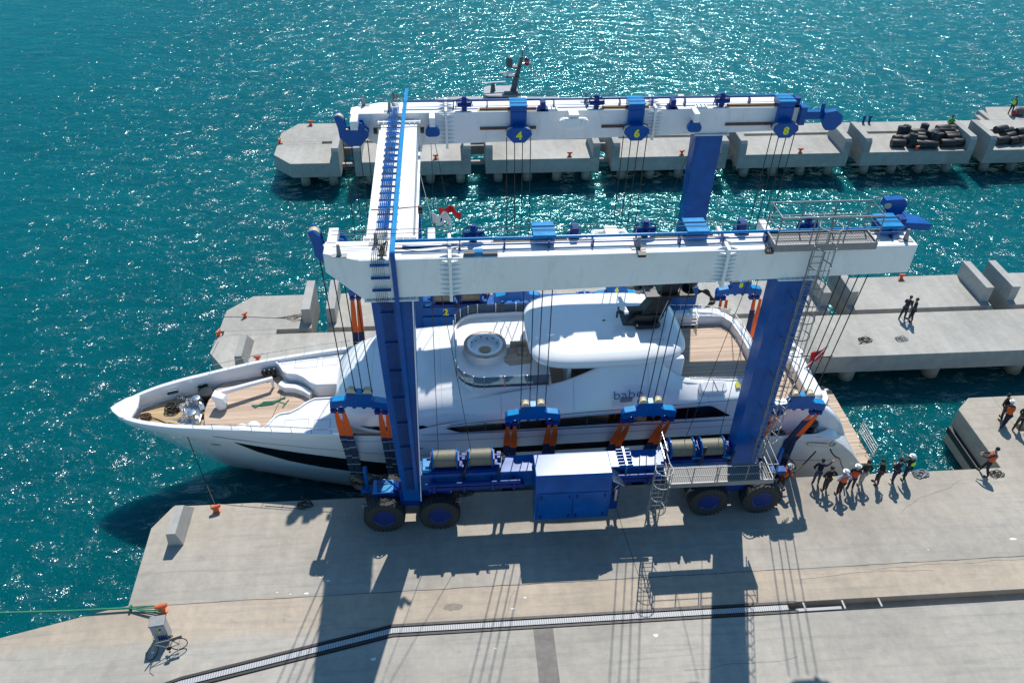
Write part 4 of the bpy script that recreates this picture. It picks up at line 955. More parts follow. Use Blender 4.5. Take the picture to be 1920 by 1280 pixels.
xs = sorted(set(round(x, 3) for x in xs if x <= 22.35)); xs = [x for i, x in enumerate(xs) if i == 0 or x-xs[i-1] > 0.08]
def hull_section(x):
    zt = lerp_table(ZS, x); zb = max(-4.2, zstem(x)) if x < -11.5 else -4.2
    if zb > zt-0.05: zb = zt-0.05
    J = 18; out = []
    for j in range(J+1):
        t = j/J; z = zb+(zt-zb)*t; out.append((hb(x, z) if j else (0.02 if zb > -4.19 else hb(x, -4.2)), z))
    return out
s = MB()
for sg in (-1, 1):
    s.grid([[(x, sg*v, z) for v, z in hull_section(x)] for x in xs], flip=sg > 0)
sec = hull_section(xs[-1]); k0 = len(s.v)
s.add([(xs[-1], -v, z) for v, z in sec]+[(xs[-1], v, z) for v, z in sec][::-1], [tuple(range(2*len(sec)))])
hull = yb(s, 'hull', M['gel'], smooth=50)
def ybe(mb, name, mat, **k): return mb.each(name, mat, yacht, local=True, **k)
def hb_in(x): return hb(x, lerp_table(ZS, x))
# hull glazing bands that follow the side
def patch(lo, hi, name, mat, off=0.015, fn=hb, sides=(-1, 1), n_=60, parent=None):
    x0, x1 = lo[0][0], lo[-1][0]
    for sg in sides:
        s = MB(); rows = []
        for i in range(n_+1):
            x = x0+(x1-x0)*i/n_; a = lerp_table(lo, x); b2 = lerp_table(hi, x); rows.append([(x, sg*(fn(x, a+(b2-a)*j/4)+off), a+(b2-a)*j/4) for j in range(5)])
        s.grid(rows, flip=sg > 0); yb(s, name, mat, parent=parent or yacht, smooth=60)
patch([(-11.5, 1.80), (-10.5, 1.0), (-9, 0.30), (-7.4, -0.10), (-4.06, -0.60), (-3.2, -0.66)], [(-11.5, 1.83), (-8.3, 1.28), (-4.55, 0.74), (-3.2, 0.62)], 'hull_window', M['blackglass'])
patch([(0.6, 1.66), (1.2, 1.36), (14.2, 1.40), (15.3, 1.42)], [(0.6, 1.72), (0.9, 1.80), (14.2, 1.90), (15.3, 1.6)], 'hull_window', M['blackglass'])
# thin styling groove
patch([(-12.5, 2.22), (-3, 1.40), (0, 1.36)], [(-12.5, 2.25), (-3, 1.43), (0, 1.39)], 'styling_groove', M['navygreyd'], 0.006)
patch([(-6, 2.50), (0, 2.46), (15.5, 2.5)], [(-6, 2.525), (0, 2.485), (15.5, 2.525)], 'styling_groove', M['navygreyd'], 0.006)
patch([(15.8, -0.35), (20.5, -0.9)], [(15.8, -0.32), (20.5, -0.87)], 'styling_groove', M['navygreyd'], 0.006)
patch([(-13.0, -2.62), (21.8, -2.62)], [(-13.0, -2.3), (21.8, -2.3)], 'boot_stripe', M['black'], 0.01)

for x, z in ((-2.2, 1.95), (-12.6, 1.35), (6.0, 0.75), (9.0, 0.75)):
    sd_ = -(hb(x, z)+0.012); pl = MB(); pl.add([(x+0.26*math.cos(2*PI*i/20), -(hb(x+0.26*math.cos(2*PI*i/20), z+0.10*math.sin(2*PI*i/20))+0.014), z+0.10*math.sin(2*PI*i/20)) for i in range(20)], [tuple(range(20))]); yb(pl, 'hull_porthole', M['navygrey'])
# bulwark: rounded cap and inner wall
ZD = 1.55
s = MB()
for sg in (-1, 1):
    rows = []
    for i in range(70):
        x = -17.6+(11.9)*i/69; zt = lerp_table(ZS, x); o = hb_in(x); w = 0.26; zf = ZD if x < -13.0 else 1.95
        rows.append([(x, sg*(o+0.03), zt-0.09), (x, sg*(o+0.03), zt), (x, sg*(o-0.02), zt+0.05), (x, sg*max(0.03, o-w), zt+0.05), (x, sg*max(0.02, o-w-0.03), zt-0.02), (x, sg*max(0.02, o-w-0.10), zf-0.05)])
    s.grid(rows, flip=sg < 0)
s.prism([(-18.15, 0.0), (-17.95, -0.30), (-17.5, -0.72), (-16.9, -0.98), (-16.75, 0), (-16.9, 0.98), (-17.5, 0.72), (-17.95, 0.30)], 2.22, 2.34)
yb(s, 'bulwark', M['gel'], smooth=45)
def deckpoly(x0, x1, ins, n_=30):
    pts = [(x0+(x1-x0)*i/n_, -(max(0.04, min(hb_in(x0+(x1-x0)*i/n_)-ins, hb(x0+(x1-x0)*i/n_, 1.40)-0.08)))) for i in range(n_+1)]
    return pts+[(x, -v) for x, v in pts[::-1]]
yb(MB().prism(deckpoly(-16.9, -12.9, 0.30), ZD-0.1, ZD), 'anchor_deck', M['teaky'])
front = [(-12.75, -2.0), (-13.15, -1.4), (-13.35, -0.6), (-13.4, 0), (-13.35, 0.6), (-13.15, 1.4), (-12.75, 2.0)]
pp = deckpoly(-12.7, -5.9, 0.30); 
yb(MB().prism(front[::-1]+pp, 1.3, 1.98), 'foredeck', M['teak'], bevel=0.015)
# coachroofs on both sides of the seating well
for sg in (-1, 1):
    rim = [(-10.0, 2.56), (-9.72, 2.25), (-9.45, 1.72), (-9.2, 1.5), (-8.7, 1.42), (-8.3, 1.15), (-7.9, 0.72), (-7.55, 0.50), (-5.7, 0.46)]
    out_ = [(x, hb_in(x)-0.30) for x in (-5.7, -6.6, -7.5, -8.4, -9.2, -9.9)]
    P = [(x, sg*v) for x, v in rim+out_]
    cr = yb(MB().prism(P, 1.9, 2.74), 'coachroof', M['gel'], bevel=0.06, smooth=30)
    r2 = MB(); r2.ribbon([(x, sg*(v+0.06), 2.76) for x, v in rim], (0, 0, 1), 0.10, 0.10); yb(r2, 'coaming_rim', M['gel'], bevel=0.02)
    g = MB()
    for x0, x1, v0, v1 in ((-8.9, -7.7, 2.0, 2.75), (-7.4, -6.6, 2.1, 2.8)):
        for a, b2, c, d in ((x0, x1, v0, v0+.015), (x0, x1, v1, v1+.015), (x0, x0+.015, v0, v1), (x1, x1+.015, v0, v1)): g.bb(a, b2, sg*c, sg*d, 2.742, 2.748)
    yb(g, 'hatch_seam', M['navygreyd'])
    if sg > 0:
        st_ = MB(); st_.prism([(-9.55, 1.55), (-9.1, 1.2), (-8.6, 1.1), (-8.2, 0.85), (-7.85, 0.5), (-7.95, 0.2), (-8.35, 0.55), (-8.8, 0.8), (-9.4, 0.9), (-9.75, 1.2)], 1.98, 2.36); yb(st_, 'curved_seat', M['gel'], bevel=0.04)
# foredeck rail: low stainless rail outboard
def yrail(path, h0, h1, name='guard_rail', r=0.018, mids=0, step=1.0, mat=None):
    s = MB(); P = [Vector(p) for p in path]
    for k in range(mids+1):
        z = h1-(h1-h0)*k/(mids+1); s.tube([(p.x, p.y, p.z+z) for p in P], r if k == 0 else r*0.7, 6)
    acc = 0; last = P[0]; s.cyl((last.x, last.y, last.z+h0), (last.x, last.y, last.z+h1), r*0.9, 6)
    for a, b2 in zip(P, P[1:]):
        acc += (b2-a).length
        if acc >= step: s.cyl((b2.x, b2.y, b2.z+h0), (b2.x, b2.y, b2.z+h1), r*0.9, 6); acc = 0
    return yb(s, name, mat or M['chrome'], smooth=60)
for sg in (-1, 1):
    yrail([(x, sg*(hb_in(x)+0.0), lerp_table(ZS, x)) for x in [-13.4+0.25*i for i in range(31)]], 0.05, 0.42)
    s = MB(); s.tube([(x, sg*(hb_in(x)-0.42), 2.9) for x in (-9.8, -9, -8, -7, -6)], 0.014, 6)
    for x in (-9.6, -8.6, -7.6, -6.6): s.cyl((x, sg*(hb_in(x)-0.42), 2.74), (x, sg*(hb_in(x)-0.42), 2.9), 0.014, 6)
    yb(s, 'grab_rail', M['chrome'], smooth=60)
# fairleads in the far bulwark and near
for sg in (-1, 1):
    for x in (-15.4, -13.9):
        v = hb_in(x)-0.36; ang = math.atan2(hb_in(x+.3)-hb_in(x-.3), 0.6)*sg
        s = MB(); s.box((x, sg*(v+0.06), 2.0), (0.62, 0.12, 0.30), ang); yb(s, 'fairlead', M['chrome'], bevel=0.05)
        s = MB(); s.box((x, sg*(v-0.005), 2.0), (0.46, 0.03, 0.17), ang); yb(s, 'fairlead_opening', paint('sea_glimpse', (0.0, 0.09, 0.10), 0.2), bevel=0.02)
# windlass group
s = MB(); s.box((-14.1, 0.05, ZD+0.14), (1.05, 1.9, 0.28), 0.05)
yb(s, 'windlass_base', M['chrome'], bevel=0.05)
s = MB()
for v in (-0.55, 0.55): 
    s.lathe([(0.26, 0), (0.26, 0.08), (0.14, 0.14), (0.13, 0.3), (0.22, 0.36), (0.22, 0.42), (0.0, 0.46)], (-13.95, v, ZD+0.28), (0, 0, 1), 20)
    s.lathe([(0.17, -0.12), (0.22, -0.08), (0.1, 0), (0.22, 0.08), (0.17, 0.12)], (-14.35, v, ZD+0.42), (0, 1, 0), 18); s.tube([(-14.3, v, ZD+0.45), (-14.8, v, ZD+0.2), (-15.3, v*0.8, ZD+0.12)], 0.045, 6)
s.box((-14.1, -1.15, ZD+0.2), (0.5, 0.2, 0.3)); s.cyl((-14.6, 0, ZD+0.28), (-14.6, 0, ZD+0.62), 0.12, 14); s.box((-13.6, 0.1, ZD+0.35), (0.25, 0.5, 0.2), 0.4)
yb(s, 'windlass', M['chrome'], smooth=35)
s = MB(); s.cyl((-13.55, 1.05, ZD), (-13.55, 1.05, ZD+0.55), 0.30, 20); s.lathe([(0.36, 0), (0.36, 0.1), (0.0, 0.12)], (-13.55, 1.05, ZD+0.55), (0, 0, 1), 20); s.ball((-13.9, 1.5, ZD+0.3), 0.2, 12, 6); s.box((-13.2, 0.75, ZD+0.22), (0.35, 0.25, 0.35), 0.3)
yb(s, 'capstan', M['black'], smooth=35)
s = MB()
for x, v in ((-15.0, 1.15), (-15.2, -0.95), (-13.4, -1.35)):
    s.box((x, v, ZD+0.05), (0.42, 0.22, 0.08), 0.3)
    for d in (-.12, .12): s.cyl((x+d, v, ZD+0.05), (x+d, v, ZD+0.30), 0.05, 10)
    s.cyl((x-0.24, v, ZD+0.2), (x+0.24, v, ZD+0.2), 0.035, 8)
yb(s, 'bollard', M['chrome'], smooth=40)
def coil(name, x, v, z, r0, r1, mat, turns=4, lab=None, h=0.24):
    pts = []; random.seed(int(abs(x*100))); k = turns*22
    for i in range(k):
        t = 2*PI*i/22; rr = r0+(r1-r0)*(0.5+0.5*math.sin(i*0.37))+random.uniform(-.02, .02); pts.append((x+rr*math.cos(t), v+rr*math.sin(t)*0.85, z+0.04+h*i/k+random.uniform(-.015, .015)))
    s = MB(); s.tube(pts, 0.035, 6); return s
c = coil('rope_coil', -15.25, 0.45, ZD, 0.12, 0.42, M['black'], 7)
def ything(mb, name, mat, lab, cat, group=None, smooth=60):
    mb.v = [YW @ Vector(p) for p in mb.v]; o = mb.build(name, mat, None, smooth=smooth); return tag(o, lab, cat, group)
ything(c, 'rope_coil', M['rope'], 'dark green-black rope coil on the golden anchor deck, the larger of two at the bow', 'rope coil')
ything(coil('rope_coil', -16.5, -0.12, ZD, 0.08, 0.27, M['black'], 6), 'rope_coil', M['brown'], 'small brown rope coil at the very tip of the bow deck', 'rope coil')
s = MB(); s.tube([(-16.3, -0.1, ZD+0.1), (-15.9, -0.25, ZD+0.03), (-15.4, -0.55, ZD+0.03), (-14.9, -0.95, ZD+0.05), (-14.5, -1.25, ZD+0.05)], 0.03, 6); ything(s, 'mooring_line', M['brown'], 'dark brown line running aft from the bow coil over the anchor deck', 'rope')
s = MB()
random.seed(3)
for k in range(5):
    s.tube([(-11.0+0.05*k, 0.0-0.05*k, 2.02), (-10.4, -0.05+0.06*k, 2.04), (-9.9, 0.02+0.05*k, 2.03), (-9.5+0.03*k, 0.35+0.02*k, 2.03), (-9.3, 0.55-0.04*k, 2.03)], 0.022, 6)
s.tube([(-9.6, 0.2, 2.03), (-9.25, 0.0, 2.02), (-9.35, -0.3, 2.02), (-9.1, 0.3, 2.02)], 0.022, 6)
ything(s, 'green_rope', M['greenrope'], 'small bundle of green rope lying on the foredeck teak', 'rope')
s = MB(); s.tube([(-9.75, 2.2, 2.02), (-9.6, 1.2, 2.0), (-9.55, 0.4, 2.0), (-9.8, -1.0, 2.0), (-9.95, -2.0, 2.0)], 0.012, 5); ything(s, 'thin_line', M['brown'], 'thin brown line crossing the foredeck teak athwartships', 'rope')
# white passerelle crane lying folded on the well
s = MB(); s.hexa([(-12.75, 0.10, 2.60), (-9.95, 1.28, 2.55), (-10.02, 1.48, 2.55), (-12.85, 0.32, 2.60), (-12.75, 0.10, 2.86), (-9.95, 1.28, 2.72), (-10.02, 1.48, 2.72), (-12.85, 0.32, 2.86)])
s.box((-10.05, 1.36, 2.3), (0.14, 0.14, 0.62)); s.lathe([(0.30, 0), (0.30, 0.35), (0.22, 0.62), (0.22, 0.82)], (-12.55, 0.05, 1.98), (0, 0, 1), 20); s.hexa([(-12.9, -0.1, 2.55), (-12.2, -0.35, 2.45), (-12.1, 0.1, 2.45), (-12.8, 0.42, 2.55), (-12.9, -0.1, 2.9), (-12.3, -0.3, 2.8), (-12.2, 0.1, 2.8), (-12.8, 0.42, 2.9)])
yb(s, 'deck_crane', M['gel'], bevel=0.04, smooth=35)
for i, (x, v, r) in enumerate(((-11.15, -1.95, 0.30), (-10.55, -1.95, 0.36), (-9.95, -2.25, 0.28))):
    s = MB(); s.ball((x, v, 1.98+r*0.85), r, 18, 10, (1, 1, 0.9)); s.cyl((x, v-r, 2.0+r*.8), (x, v-r-.08, 2.0+r*.8), 0.06, 8)
    ything(s, 'round_fender', M['gel'], ['white ball fender furthest forward by the near foredeck rail', 'largest white ball fender, middle of the row by the near foredeck rail', 'small white ball fender next to the near coachroof'][i], 'fender', 'white ball fenders on the foredeck')
s = MB(); s.box((-10.35, 2.22, 2.18), (0.72, 0.28, 0.3), 0.25); 
for d in (-.25, 0, .25): s.ball((-10.35+d, 2.25+d*.2, 2.38), 0.17, 10, 6)
ything(s, 'gear_bag', M['black'], 'black gear bag on the far side of the foredeck teak', 'bag')

# ---- forward deckhouse (smooth dome)
DX0, DX1, DW, DZB = -6.45, 4.6, 3.52, 2.80
def dtop(x): return smooth_table([(-6.45, 4.35), (-3.0, 4.72), (0, 4.98), (4.6, 5.02)], x)
def dF(x): return (1-max(0.0, min(1.0, (-3.3-x)/3.15))**2.6)**(1/2.6)
def dW(x): return DW*(1-max(0.0, min(1.0, (-1.8-x)/4.72))**3.0)**(1/3.0)+0.0
DP = 3.4
def dz(x, v):
    w = max(0.01, dW(x)); q_ = min(1, abs(v)/w); return DZB+(dtop(x)-DZB)*dF(x)*(max(0, 1-q_**DP))**(1/DP)
def dv(x, z):
    t = (z-DZB)/max(0.01, (dtop(x)-DZB)*dF(x)); return dW(x)*(max(0, 1-min(1, max(0, t))**DP))**(1/DP)
s = MB(); rows = []
qs = [math.sin(PI/2*(-1+2*j/40.0)) for j in range(41)]
def qmap(u): return math.copysign(1-(1-abs(u))**1.0, u)
for i in range(61):
    t = i/60; x = DX0+(DX1-DX0)*(1-math.cos(PI/2*t)) if False else DX0+(DX1-DX0)*t**1.6
    rows.append([(x, dW(x)*math.sin(PI/2*(-1+2*j/48.0)), dz(x, dW(x)*math.sin(PI/2*(-1+2*j/48.0)))) for j in range(49)])
s.grid(rows); s.add([(DX1, p[1], p[2]) for p in rows[-1]]+[(DX1, DW, DZB), (DX1, -DW, DZB)], [tuple(range(51))])
yb(s, 'deckhouse', M['gel'], smooth=60)
def dvf(x, z): return dv(x, z)
patch([(-5.0, 3.14), (-3.5, 2.98), (-1.1, 2.96)], [(-5.0, 3.16), (-4.2, 3.30), (-1.9, 3.36), (-1.1, 2.98)], 'side_window', M['blackglass'], 0.02, dvf)
s = MB()
for sg in (-1, 1):
    P = [(-6.5+0.25*i, sg*max(0.3, dW(-6.5+0.25*i)-0.25)) for i in range(20)]+[(x, sg*(hb_in(x)-0.22)) for x in (-1.75, -2.6, -3.5, -4.4, -5.2, -5.75)]
    s.prism(P, 2.70, 2.86)
yb(s, 'side_deck', M['teak'])

# ---- sun deck with the tub
TD = 5.04
plan = [(4.4, -2.86), (1.2, -2.86)]+[(1.2-1.25*math.sin(PI/2*k/8), -1.6-1.26*math.cos(PI/2*k/8)) for k in range(1, 9)]
plan = plan+[(x, -v) for x, v in plan[::-1]]
yb(MB().prism([(4.0, p[1]) if p[0] > 4 else p for p in plan], 4.5, TD), 'sun_deck', M['gel'], bevel=0.03)
s = MB(); s.ribbon([(x, v, TD+0.10) for x, v in plan], (0, 0, 1), 0.30, 0.10); yb(s, 'deck_coaming', M['gel'], bevel=0.02)
def offs(P, o):
    out = []
    for i, p in enumerate(P):
        a = Vector(P[max(0, i-1)]); b2 = Vector(P[min(len(P)-1, i+1)]); d = (b2-a).normalized(); out.append((p[0]+d.y*o*-1, p[1]+d.x*o))
    return out
pg_ = offs(plan, 0.09); pg_ = [p for p in pg_]
s = MB(); s.ribbon([(x, v, TD+0.46) for x, v in pg_], (0, 0, 1), 0.68, 0.016); yb(s, 'glass_balustrade', M['glass'])
s = MB()
for i in (0, 1, 3, 5, 7, 9, 10, 12, 14, 16, 18, 19): 
    p = pg_[min(i, len(pg_)-1)]; s.cyl((p[0], p[1], TD+0.05), (p[0], p[1], TD+0.82), 0.024, 8)
for x in (2.2, 3.3):
    for v in (-2.95, 2.95): s.cyl((x, v, TD+0.05), (x, v, TD+0.82), 0.024, 8)
yb(s, 'balustrade_post', M['chrome'], smooth=60)
tx, tv = 1.42, 0.0
s = MB(); s.lathe([(1.16, 0), (1.10, 0.30), (1.08, 0.40), (0.93, 0.405)], (tx, tv, TD), (0, 0, 1), 48, False); yb(s, 'tub_surround', M['gel'], smooth=40)
s = MB(); s.lathe([(1.10, 0.405), (1.10, 0.445), (0.92, 0.445)], (tx, tv, TD), (0, 0, 1), 48, False); yb(s, 'tub_rim', M['teak'])
s = MB(); s.lathe([(0.92, 0.40), (0.92, 0.465), (0.80, 0.475), (0.76, 0.45), (0.72, 0.15), (0.66, 0.10), (0.34, 0.09), (0.31, 0.02), (0.0, 0.015)], (tx, tv, TD), (0, 0, 1), 48, False)
tub = yb(s, 'hot_tub', M['gel'], smooth=40)
s = MB(); s.lathe([(0.0, 0.05), (0.29, 0.05)], (tx, tv, TD), (0, 0, 1), 24, False); s.v = s.v; yb(s, 'tub_floor', M['teaky'])
s = MB()
for k in range(14):
    a = 0.45*k; rr = 0.745; z = TD+0.36-0.1*(k % 2)
    if 0.3 < a < 3.6 or k > 9: s.cyl((tx+rr*math.cos(a), tv+rr*math.sin(a), z), (tx+(rr-.05)*math.cos(a), tv+(rr-.05)*math.sin(a), z), 0.04, 8)
yb(s, 'water_jet', M['navygreyd'])
s = MB(); s.prism([(2.35, -0.95), (2.6, -1.25), (3.7, -1.15), (3.95, -0.4), (3.95, 0.6), (3.5, 0.75), (3.3, 0.25), (2.6, 0.15), (2.45, -0.2)], TD, TD+0.03); yb(s, 'step_teak', M['teak'])
s = MB(); s.bb(2.75, 3.6, 0.18, 0.32, TD, TD+0.32); s.bb(3.3, 3.6, -0.6, -0.45, TD, TD+0.2); s.bb(3.1, 3.25, -0.55, 0.0, TD, TD+0.18); yb(s, 'tub_step', M['teak'], bevel=0.01)
s = MB(); s.tube([(2.35, 0.45, TD+0.35), (2.25, 0.6, TD+0.9), (2.6, 0.75, TD+0.95), (2.85, 0.5, TD+0.3)], 0.018, 6); s.tube([(2.45, -0.3, TD+0.3), (2.4, -0.2, TD+0.75), (2.1, -0.1, TD+0.8), (2.15, 0.05, TD+0.4)], 0.018, 6); yb(s, 'handrail', M['chrome'], smooth=60)

# ---- upper deck, side wings, hardtop
yb(MB().prism([(4.02, -2.75), (15.3, -2.75), (15.3, 2.75), (4.02, 2.75)], 3.85, 4.10), 'upper_deck', M['teak'])
WT_ = [(-1.8, 3.32, 4.05), (0.4, 3.15, 4.52), (2.4, 3.08, 4.80), (4.4, 2.94, 5.04), (5.2, 2.90, 5.22), (6.2, 2.83, 5.62), (7.1, 2.74, 6.08), (8.5, 2.62, 6.22), (9.9, 2.62, 6.20), (10.25, 2.66, 5.75), (10.8, 2.72, 5.15), (11.5, 2.74, 4.86), (12.2, 2.74, 4.80), (13.6, 2.72, 4.66), (14.6, 2.70, 4.60), (15.3, 2.6, 4.55)]
def wt(x): return lerp_table([(a, b) for a, b, c in WT_], x), lerp_table([(a, c) for a, b, c in WT_], x)
def eave(x): return lerp_table([(-1.2, 3.60), (4, 3.92), (8, 4.1), (14, 4.35), (17, 4.3)], x)
def wing_pts(x):
    vt, zt = wt(x); e = eave(x); dd = 0.30*min(1, max(0, (0.9-x)/2.7))**1.3; o = 3.76-dd
    pts = [(3.74-dd, 2.86), (3.72-dd, e-0.42), (o, e-0.30), (o+0.04, e-0.14), (o-0.02, e)]
    for k in range(1, 7):
        t = k/7; bulge = 0.10*math.sin(PI*t); pts.append((o-0.02+(vt-o+0.02)*t+bulge*0.6, e+(zt-e)*t+bulge*0.35))
    pts = pts+[(vt, zt), (vt-0.10, zt+0.01), (vt-0.14, zt-0.08), (vt-0.14, 4.0)]
    if x < 2.6:     # run out smoothly into the deckhouse flank
        w = max(0.0, (x+1.8)/4.4); w = w*w*(3-2*w); new = []
        for i, (v_, z_) in enumerate(pts):
            zc = z_*w+min(z_, dz(x, 3.0)-0.02)*(1-w); new.append((v_*w+(dv(x, max(DZB+0.02, zc))-0.03 if i < len(pts)-4 else 3.0-0.05*(i-len(pts)+4))*(1-w), zc))
        pts = new
    return pts
wx = sorted(set([-1.8+0.4*i for i in range(43)]+[10.0, 10.25, 10.5]))
for sg in (-1, 1):
    s = MB(); s.grid([[(x, sg*v, z) for v, z in wing_pts(x)] for x in wx if x <= 15.3], flip=sg < 0)
    yb(s, 'superstructure_side', M['gel'], smooth=50)
# lower side between hull top and wing forward of x=.4 and window strip
for sg in (-1, 1):
    s = MB()
    rows = []
    for i in range(60):
        x = -3.2+19.0*i/59; e = eave(x) if x > 0.4 else 2.95+(eave(0.4)-2.95)*max(0.0, (x+3.2)/3.6)
        rows.append([(x, sg*3.70, 2.80), (x, sg*3.69, e-0.40 if x > 0.4 else max(2.81, e-0.3)), (x, sg*3.60, e if x > 0.4 else max(2.85, e))])
    s.grid(rows); yb(s, 'house_side', M['gel'], smooth=50)
patch([(-0.75, 3.30), (-0.14, 2.98), (4.8, 2.99), (13.55, 3.12), (13.7, 3.14)], [(-0.75, 3.34), (4.7, 3.56), (12.6, 3.92), (13.7, 3.16)], 'window_strip', M['blackglass'], 0.045, lambda x, z: 3.72)
s = MB()
for x in (1.2, 2.9, 4.6, 6.3, 8.0, 9.7, 11.4): s.box((x, -3.768, 2.99+0.28+0.012*x), (0.035, 0.012, 0.54+0.03*x), 0, 0, 0)
ybe(s, 'window_mullion', M['navygreyd'])
s = MB()
for sg in (-1, 1): s.ribbon([(x, sg*3.785, eave(x)-0.08) for x in (-1.2, 2, 6, 10, 13, 14.8)], (0, 0, 1), 0.025, 0.02)
yb(s, 'styling_groove', M['navygreyd'])
# hardtop
s = MB(); HX0, HX1, HW = 3.50, 11.55, 2.90
def sup(u, v, p=4.2): return (abs(u)**p+abs(v)**p)
hc = (HX0+HX1)/2; hl = (HX1-HX0)/2
rings = []
for (k, z) in ((0.90, 5.98), (0.985, 6.02), (1.0, 6.12), (0.995, 6.24), (0.965, 6.40), (0.90, 6.52), (0.78, 6.60), (0.6, 6.66), (0.4, 6.69), (0.2, 6.71), (0.02, 6.715)):
    ring = []
    for j in range(72):
        a = 2*PI*j/72; cx, cy = math.cos(a), math.sin(a); p = 4.6; f = (abs(cx)**p+abs(cy)**p)**(-1/p)
        xx = hc+hl*k*cx*f; wv = HW*k*cy*f*(1.0-0.10*((xx-hc)/hl)**2*(0 if xx < hc else 1)); ring.append((xx, wv, z))
    rings.append(ring)
s.grid(rings, closed=True); s.f.append(tuple(range(71, -1, -1))); yb(s, 'hardtop', M['gel'], smooth=60)
s = MB()
for sg in (-1, 1): s.bb(8.0, 11.2, sg*2.2, sg*2.55, 4.1, 6.1)
s.bb(5.4, 5.6, -2.3, 2.3, 4.1, 6.1); ybe(s, 'hardtop_support', M['gel'], bevel=0.05)
yb(MB().bb(8.05, 11.25, -2.15, 2.15, 4.1, 6.0), 'saloon_glazing', M['blackglass'])
# mast
s = MB()
s.hexa([(8.35, -0.50, 6.66), (10.1, -0.62, 6.66), (10.1, 0.62, 6.66), (8.35, 0.50, 6.66), (9.1, -0.42, 7.25), (10.5, -0.48, 7.25), (10.5, 0.48, 7.25), (9.1, 0.42, 7.25)])
s.hexa([(9.3, -0.36, 7.2), (10.5, -0.36, 7.2), (10.5, 0.36, 7.2), (9.3, 0.36, 7.2), (10.4, -0.26, 9.1), (11.25, -0.26, 9.1), (11.25, 0.26, 9.1), (10.4, 0.26, 9.1)])
s.bb(8.2, 9.8, -0.22, 0.22, 7.25, 7.40); s.bb(9.4, 11.9, -0.55, 0.55, 8.35, 8.48); s.bb(9.0, 10.2, -0.9, -0.5, 6.75, 6.95)
s.cyl((8.1, -0.3, 7.1), (8.1, -0.3, 7.5), 0.06, 8); s.ball((10.1, -0.85, 6.95), 0.17, 12, 6); s.cyl((9.15, 0.35, 8.4), (9.15, 0.35, 8.9), 0.22, 14); s.ball((11.8, 0.3, 8.8), 0.42, 16, 8)
yb(s, 'mast', M['black'], bevel=0.03, smooth=40)
s = MB(); s.box((8.42, 0.0, 7.62), (0.20, 1.35, 0.13), 0.10); s.cyl((8.42, 0, 7.38), (8.42, 0, 7.58), 0.17, 12); s.box((10.0, 0.75, 8.75), (0.16, 1.7, 0.12), 0.9); s.cyl((10.0, 0.75, 8.48), (10.0, 0.75, 8.72), 0.15, 12); s.ball((9.3, 0.6, 8.15), 0.26, 14, 8)
s.tube([(10.15, -0.72, 7.0), (10.5, -0.66, 8.3)], 0.015, 6); yb(s, 'radar_scanner', M['gel'], bevel=0.01, smooth=40)
s = MB(); s.tube([(9.5, -1.75, 6.68), (9.5, -1.75, 6.78), (10.2, -1.8, 6.78), (10.2, -1.8, 6.68)], 0.015, 6); s.cyl((10.3, 1.0, 6.7), (10.3, 1.0, 6.76), 0.03, 8); yb(s, 'handrail', M['steel'])
# name, porthole, raft, louvre
def on_side(x, t, off=0.0):   # point on near sloping side, t from eave(0) to top(1)
    vt, zt = wt(x); e = eave(x); bl = 0.10*math.sin(PI*t); v = 3.74+(vt-3.74)*t+bl*0.6; z = e+(zt-e)*t+bl*0.35
    return Vector((x, -v, z))
def side_matrix(x, t, off):
    a = on_side(x, t); ux = (on_side(x+0.4, t)-on_side(x-0.4, t)).normalized(); up = (on_side(x, min(1, t+0.12))-on_side(x, max(0, t-0.12))).normalized()
    nrm = ux.cross(up).normalized(); up = nrm.cross(ux).normalized(); a = a+nrm*off
    return YW @ Matrix(((ux.x, up.x, nrm.x, a.x), (ux.y, up.y, nrm.y, a.y), (ux.z, up.z, nrm.z, a.z), (0, 0, 0, 1)))
def find_t(px, py):
    best = None
    for i in range(0, 101):
        for xx in [6+0.1*k for k in range(90)]:
            P = YW @ on_side(xx, i/100); d = P-Vector((0, 0, CZ)); z = d.dot(cF); q_ = (960+FPX*d.dot(cR)/z-px)**2+(640+FPX*d.dot(cD)/z-py)**2
            if best is None or q_ < best[0]: best = (q_, xx, i/100)
    return best[1], best[2]
nx, ntt = find_t(1178, 739)
lettering('name_lettering', 'babe', 0.66, paint('graphite_letters', (0.07, 0.11, 0.17), 0.3, 0.3), side_matrix(nx, ntt, 0.03) @ Matrix.Scale(1.22, 4, (1, 0, 0)), yacht, -0.012, 0.01)
px_, pt_ = find_t(1175, 749)
def rounded(w, h, r, n_=6):
    P = []
    for cx, cy, a0 in ((w/2-r, h/2-r, 0), (-w/2+r, h/2-r, PI/2), (-w/2+r, -h/2+r, PI), (w/2-r, -h/2+r, 1.5*PI)):
        P += [(cx+r*math.cos(a0+PI/2*k/n_), cy+r*math.sin(a0+PI/2*k/n_)) for k in range(n_+1)]
    return P
def side_plate(name, mat, px, py, w, h, r, th, off=0.0, bev=0.02):
    xx, tt = find_t(px, py); Mx = YWI @ side_matrix(xx, tt, off); s = MB(); s.prism(rounded(w, h, r), -0.02, th); s.v = [Mx @ Vector(p) for p in s.v]; return yb(s, name, mat, bevel=bev)
side_plate('porthole', M['navygrey'], 1175, 749, 0.66, 0.26, 0.13, 0.03); side_plate('porthole_glass', M['steel'], 1175, 749, 0.54, 0.18, 0.09, 0.04, 0, 0.0)
raft = side_plate('life_raft', M['gel'], 1333, 731, 1.35, 0.62, 0.16, 0.42, 0.05, 0.07)
Mr = YWI @ side_matrix(*find_t(1333, 731), 0.05); s = MB()
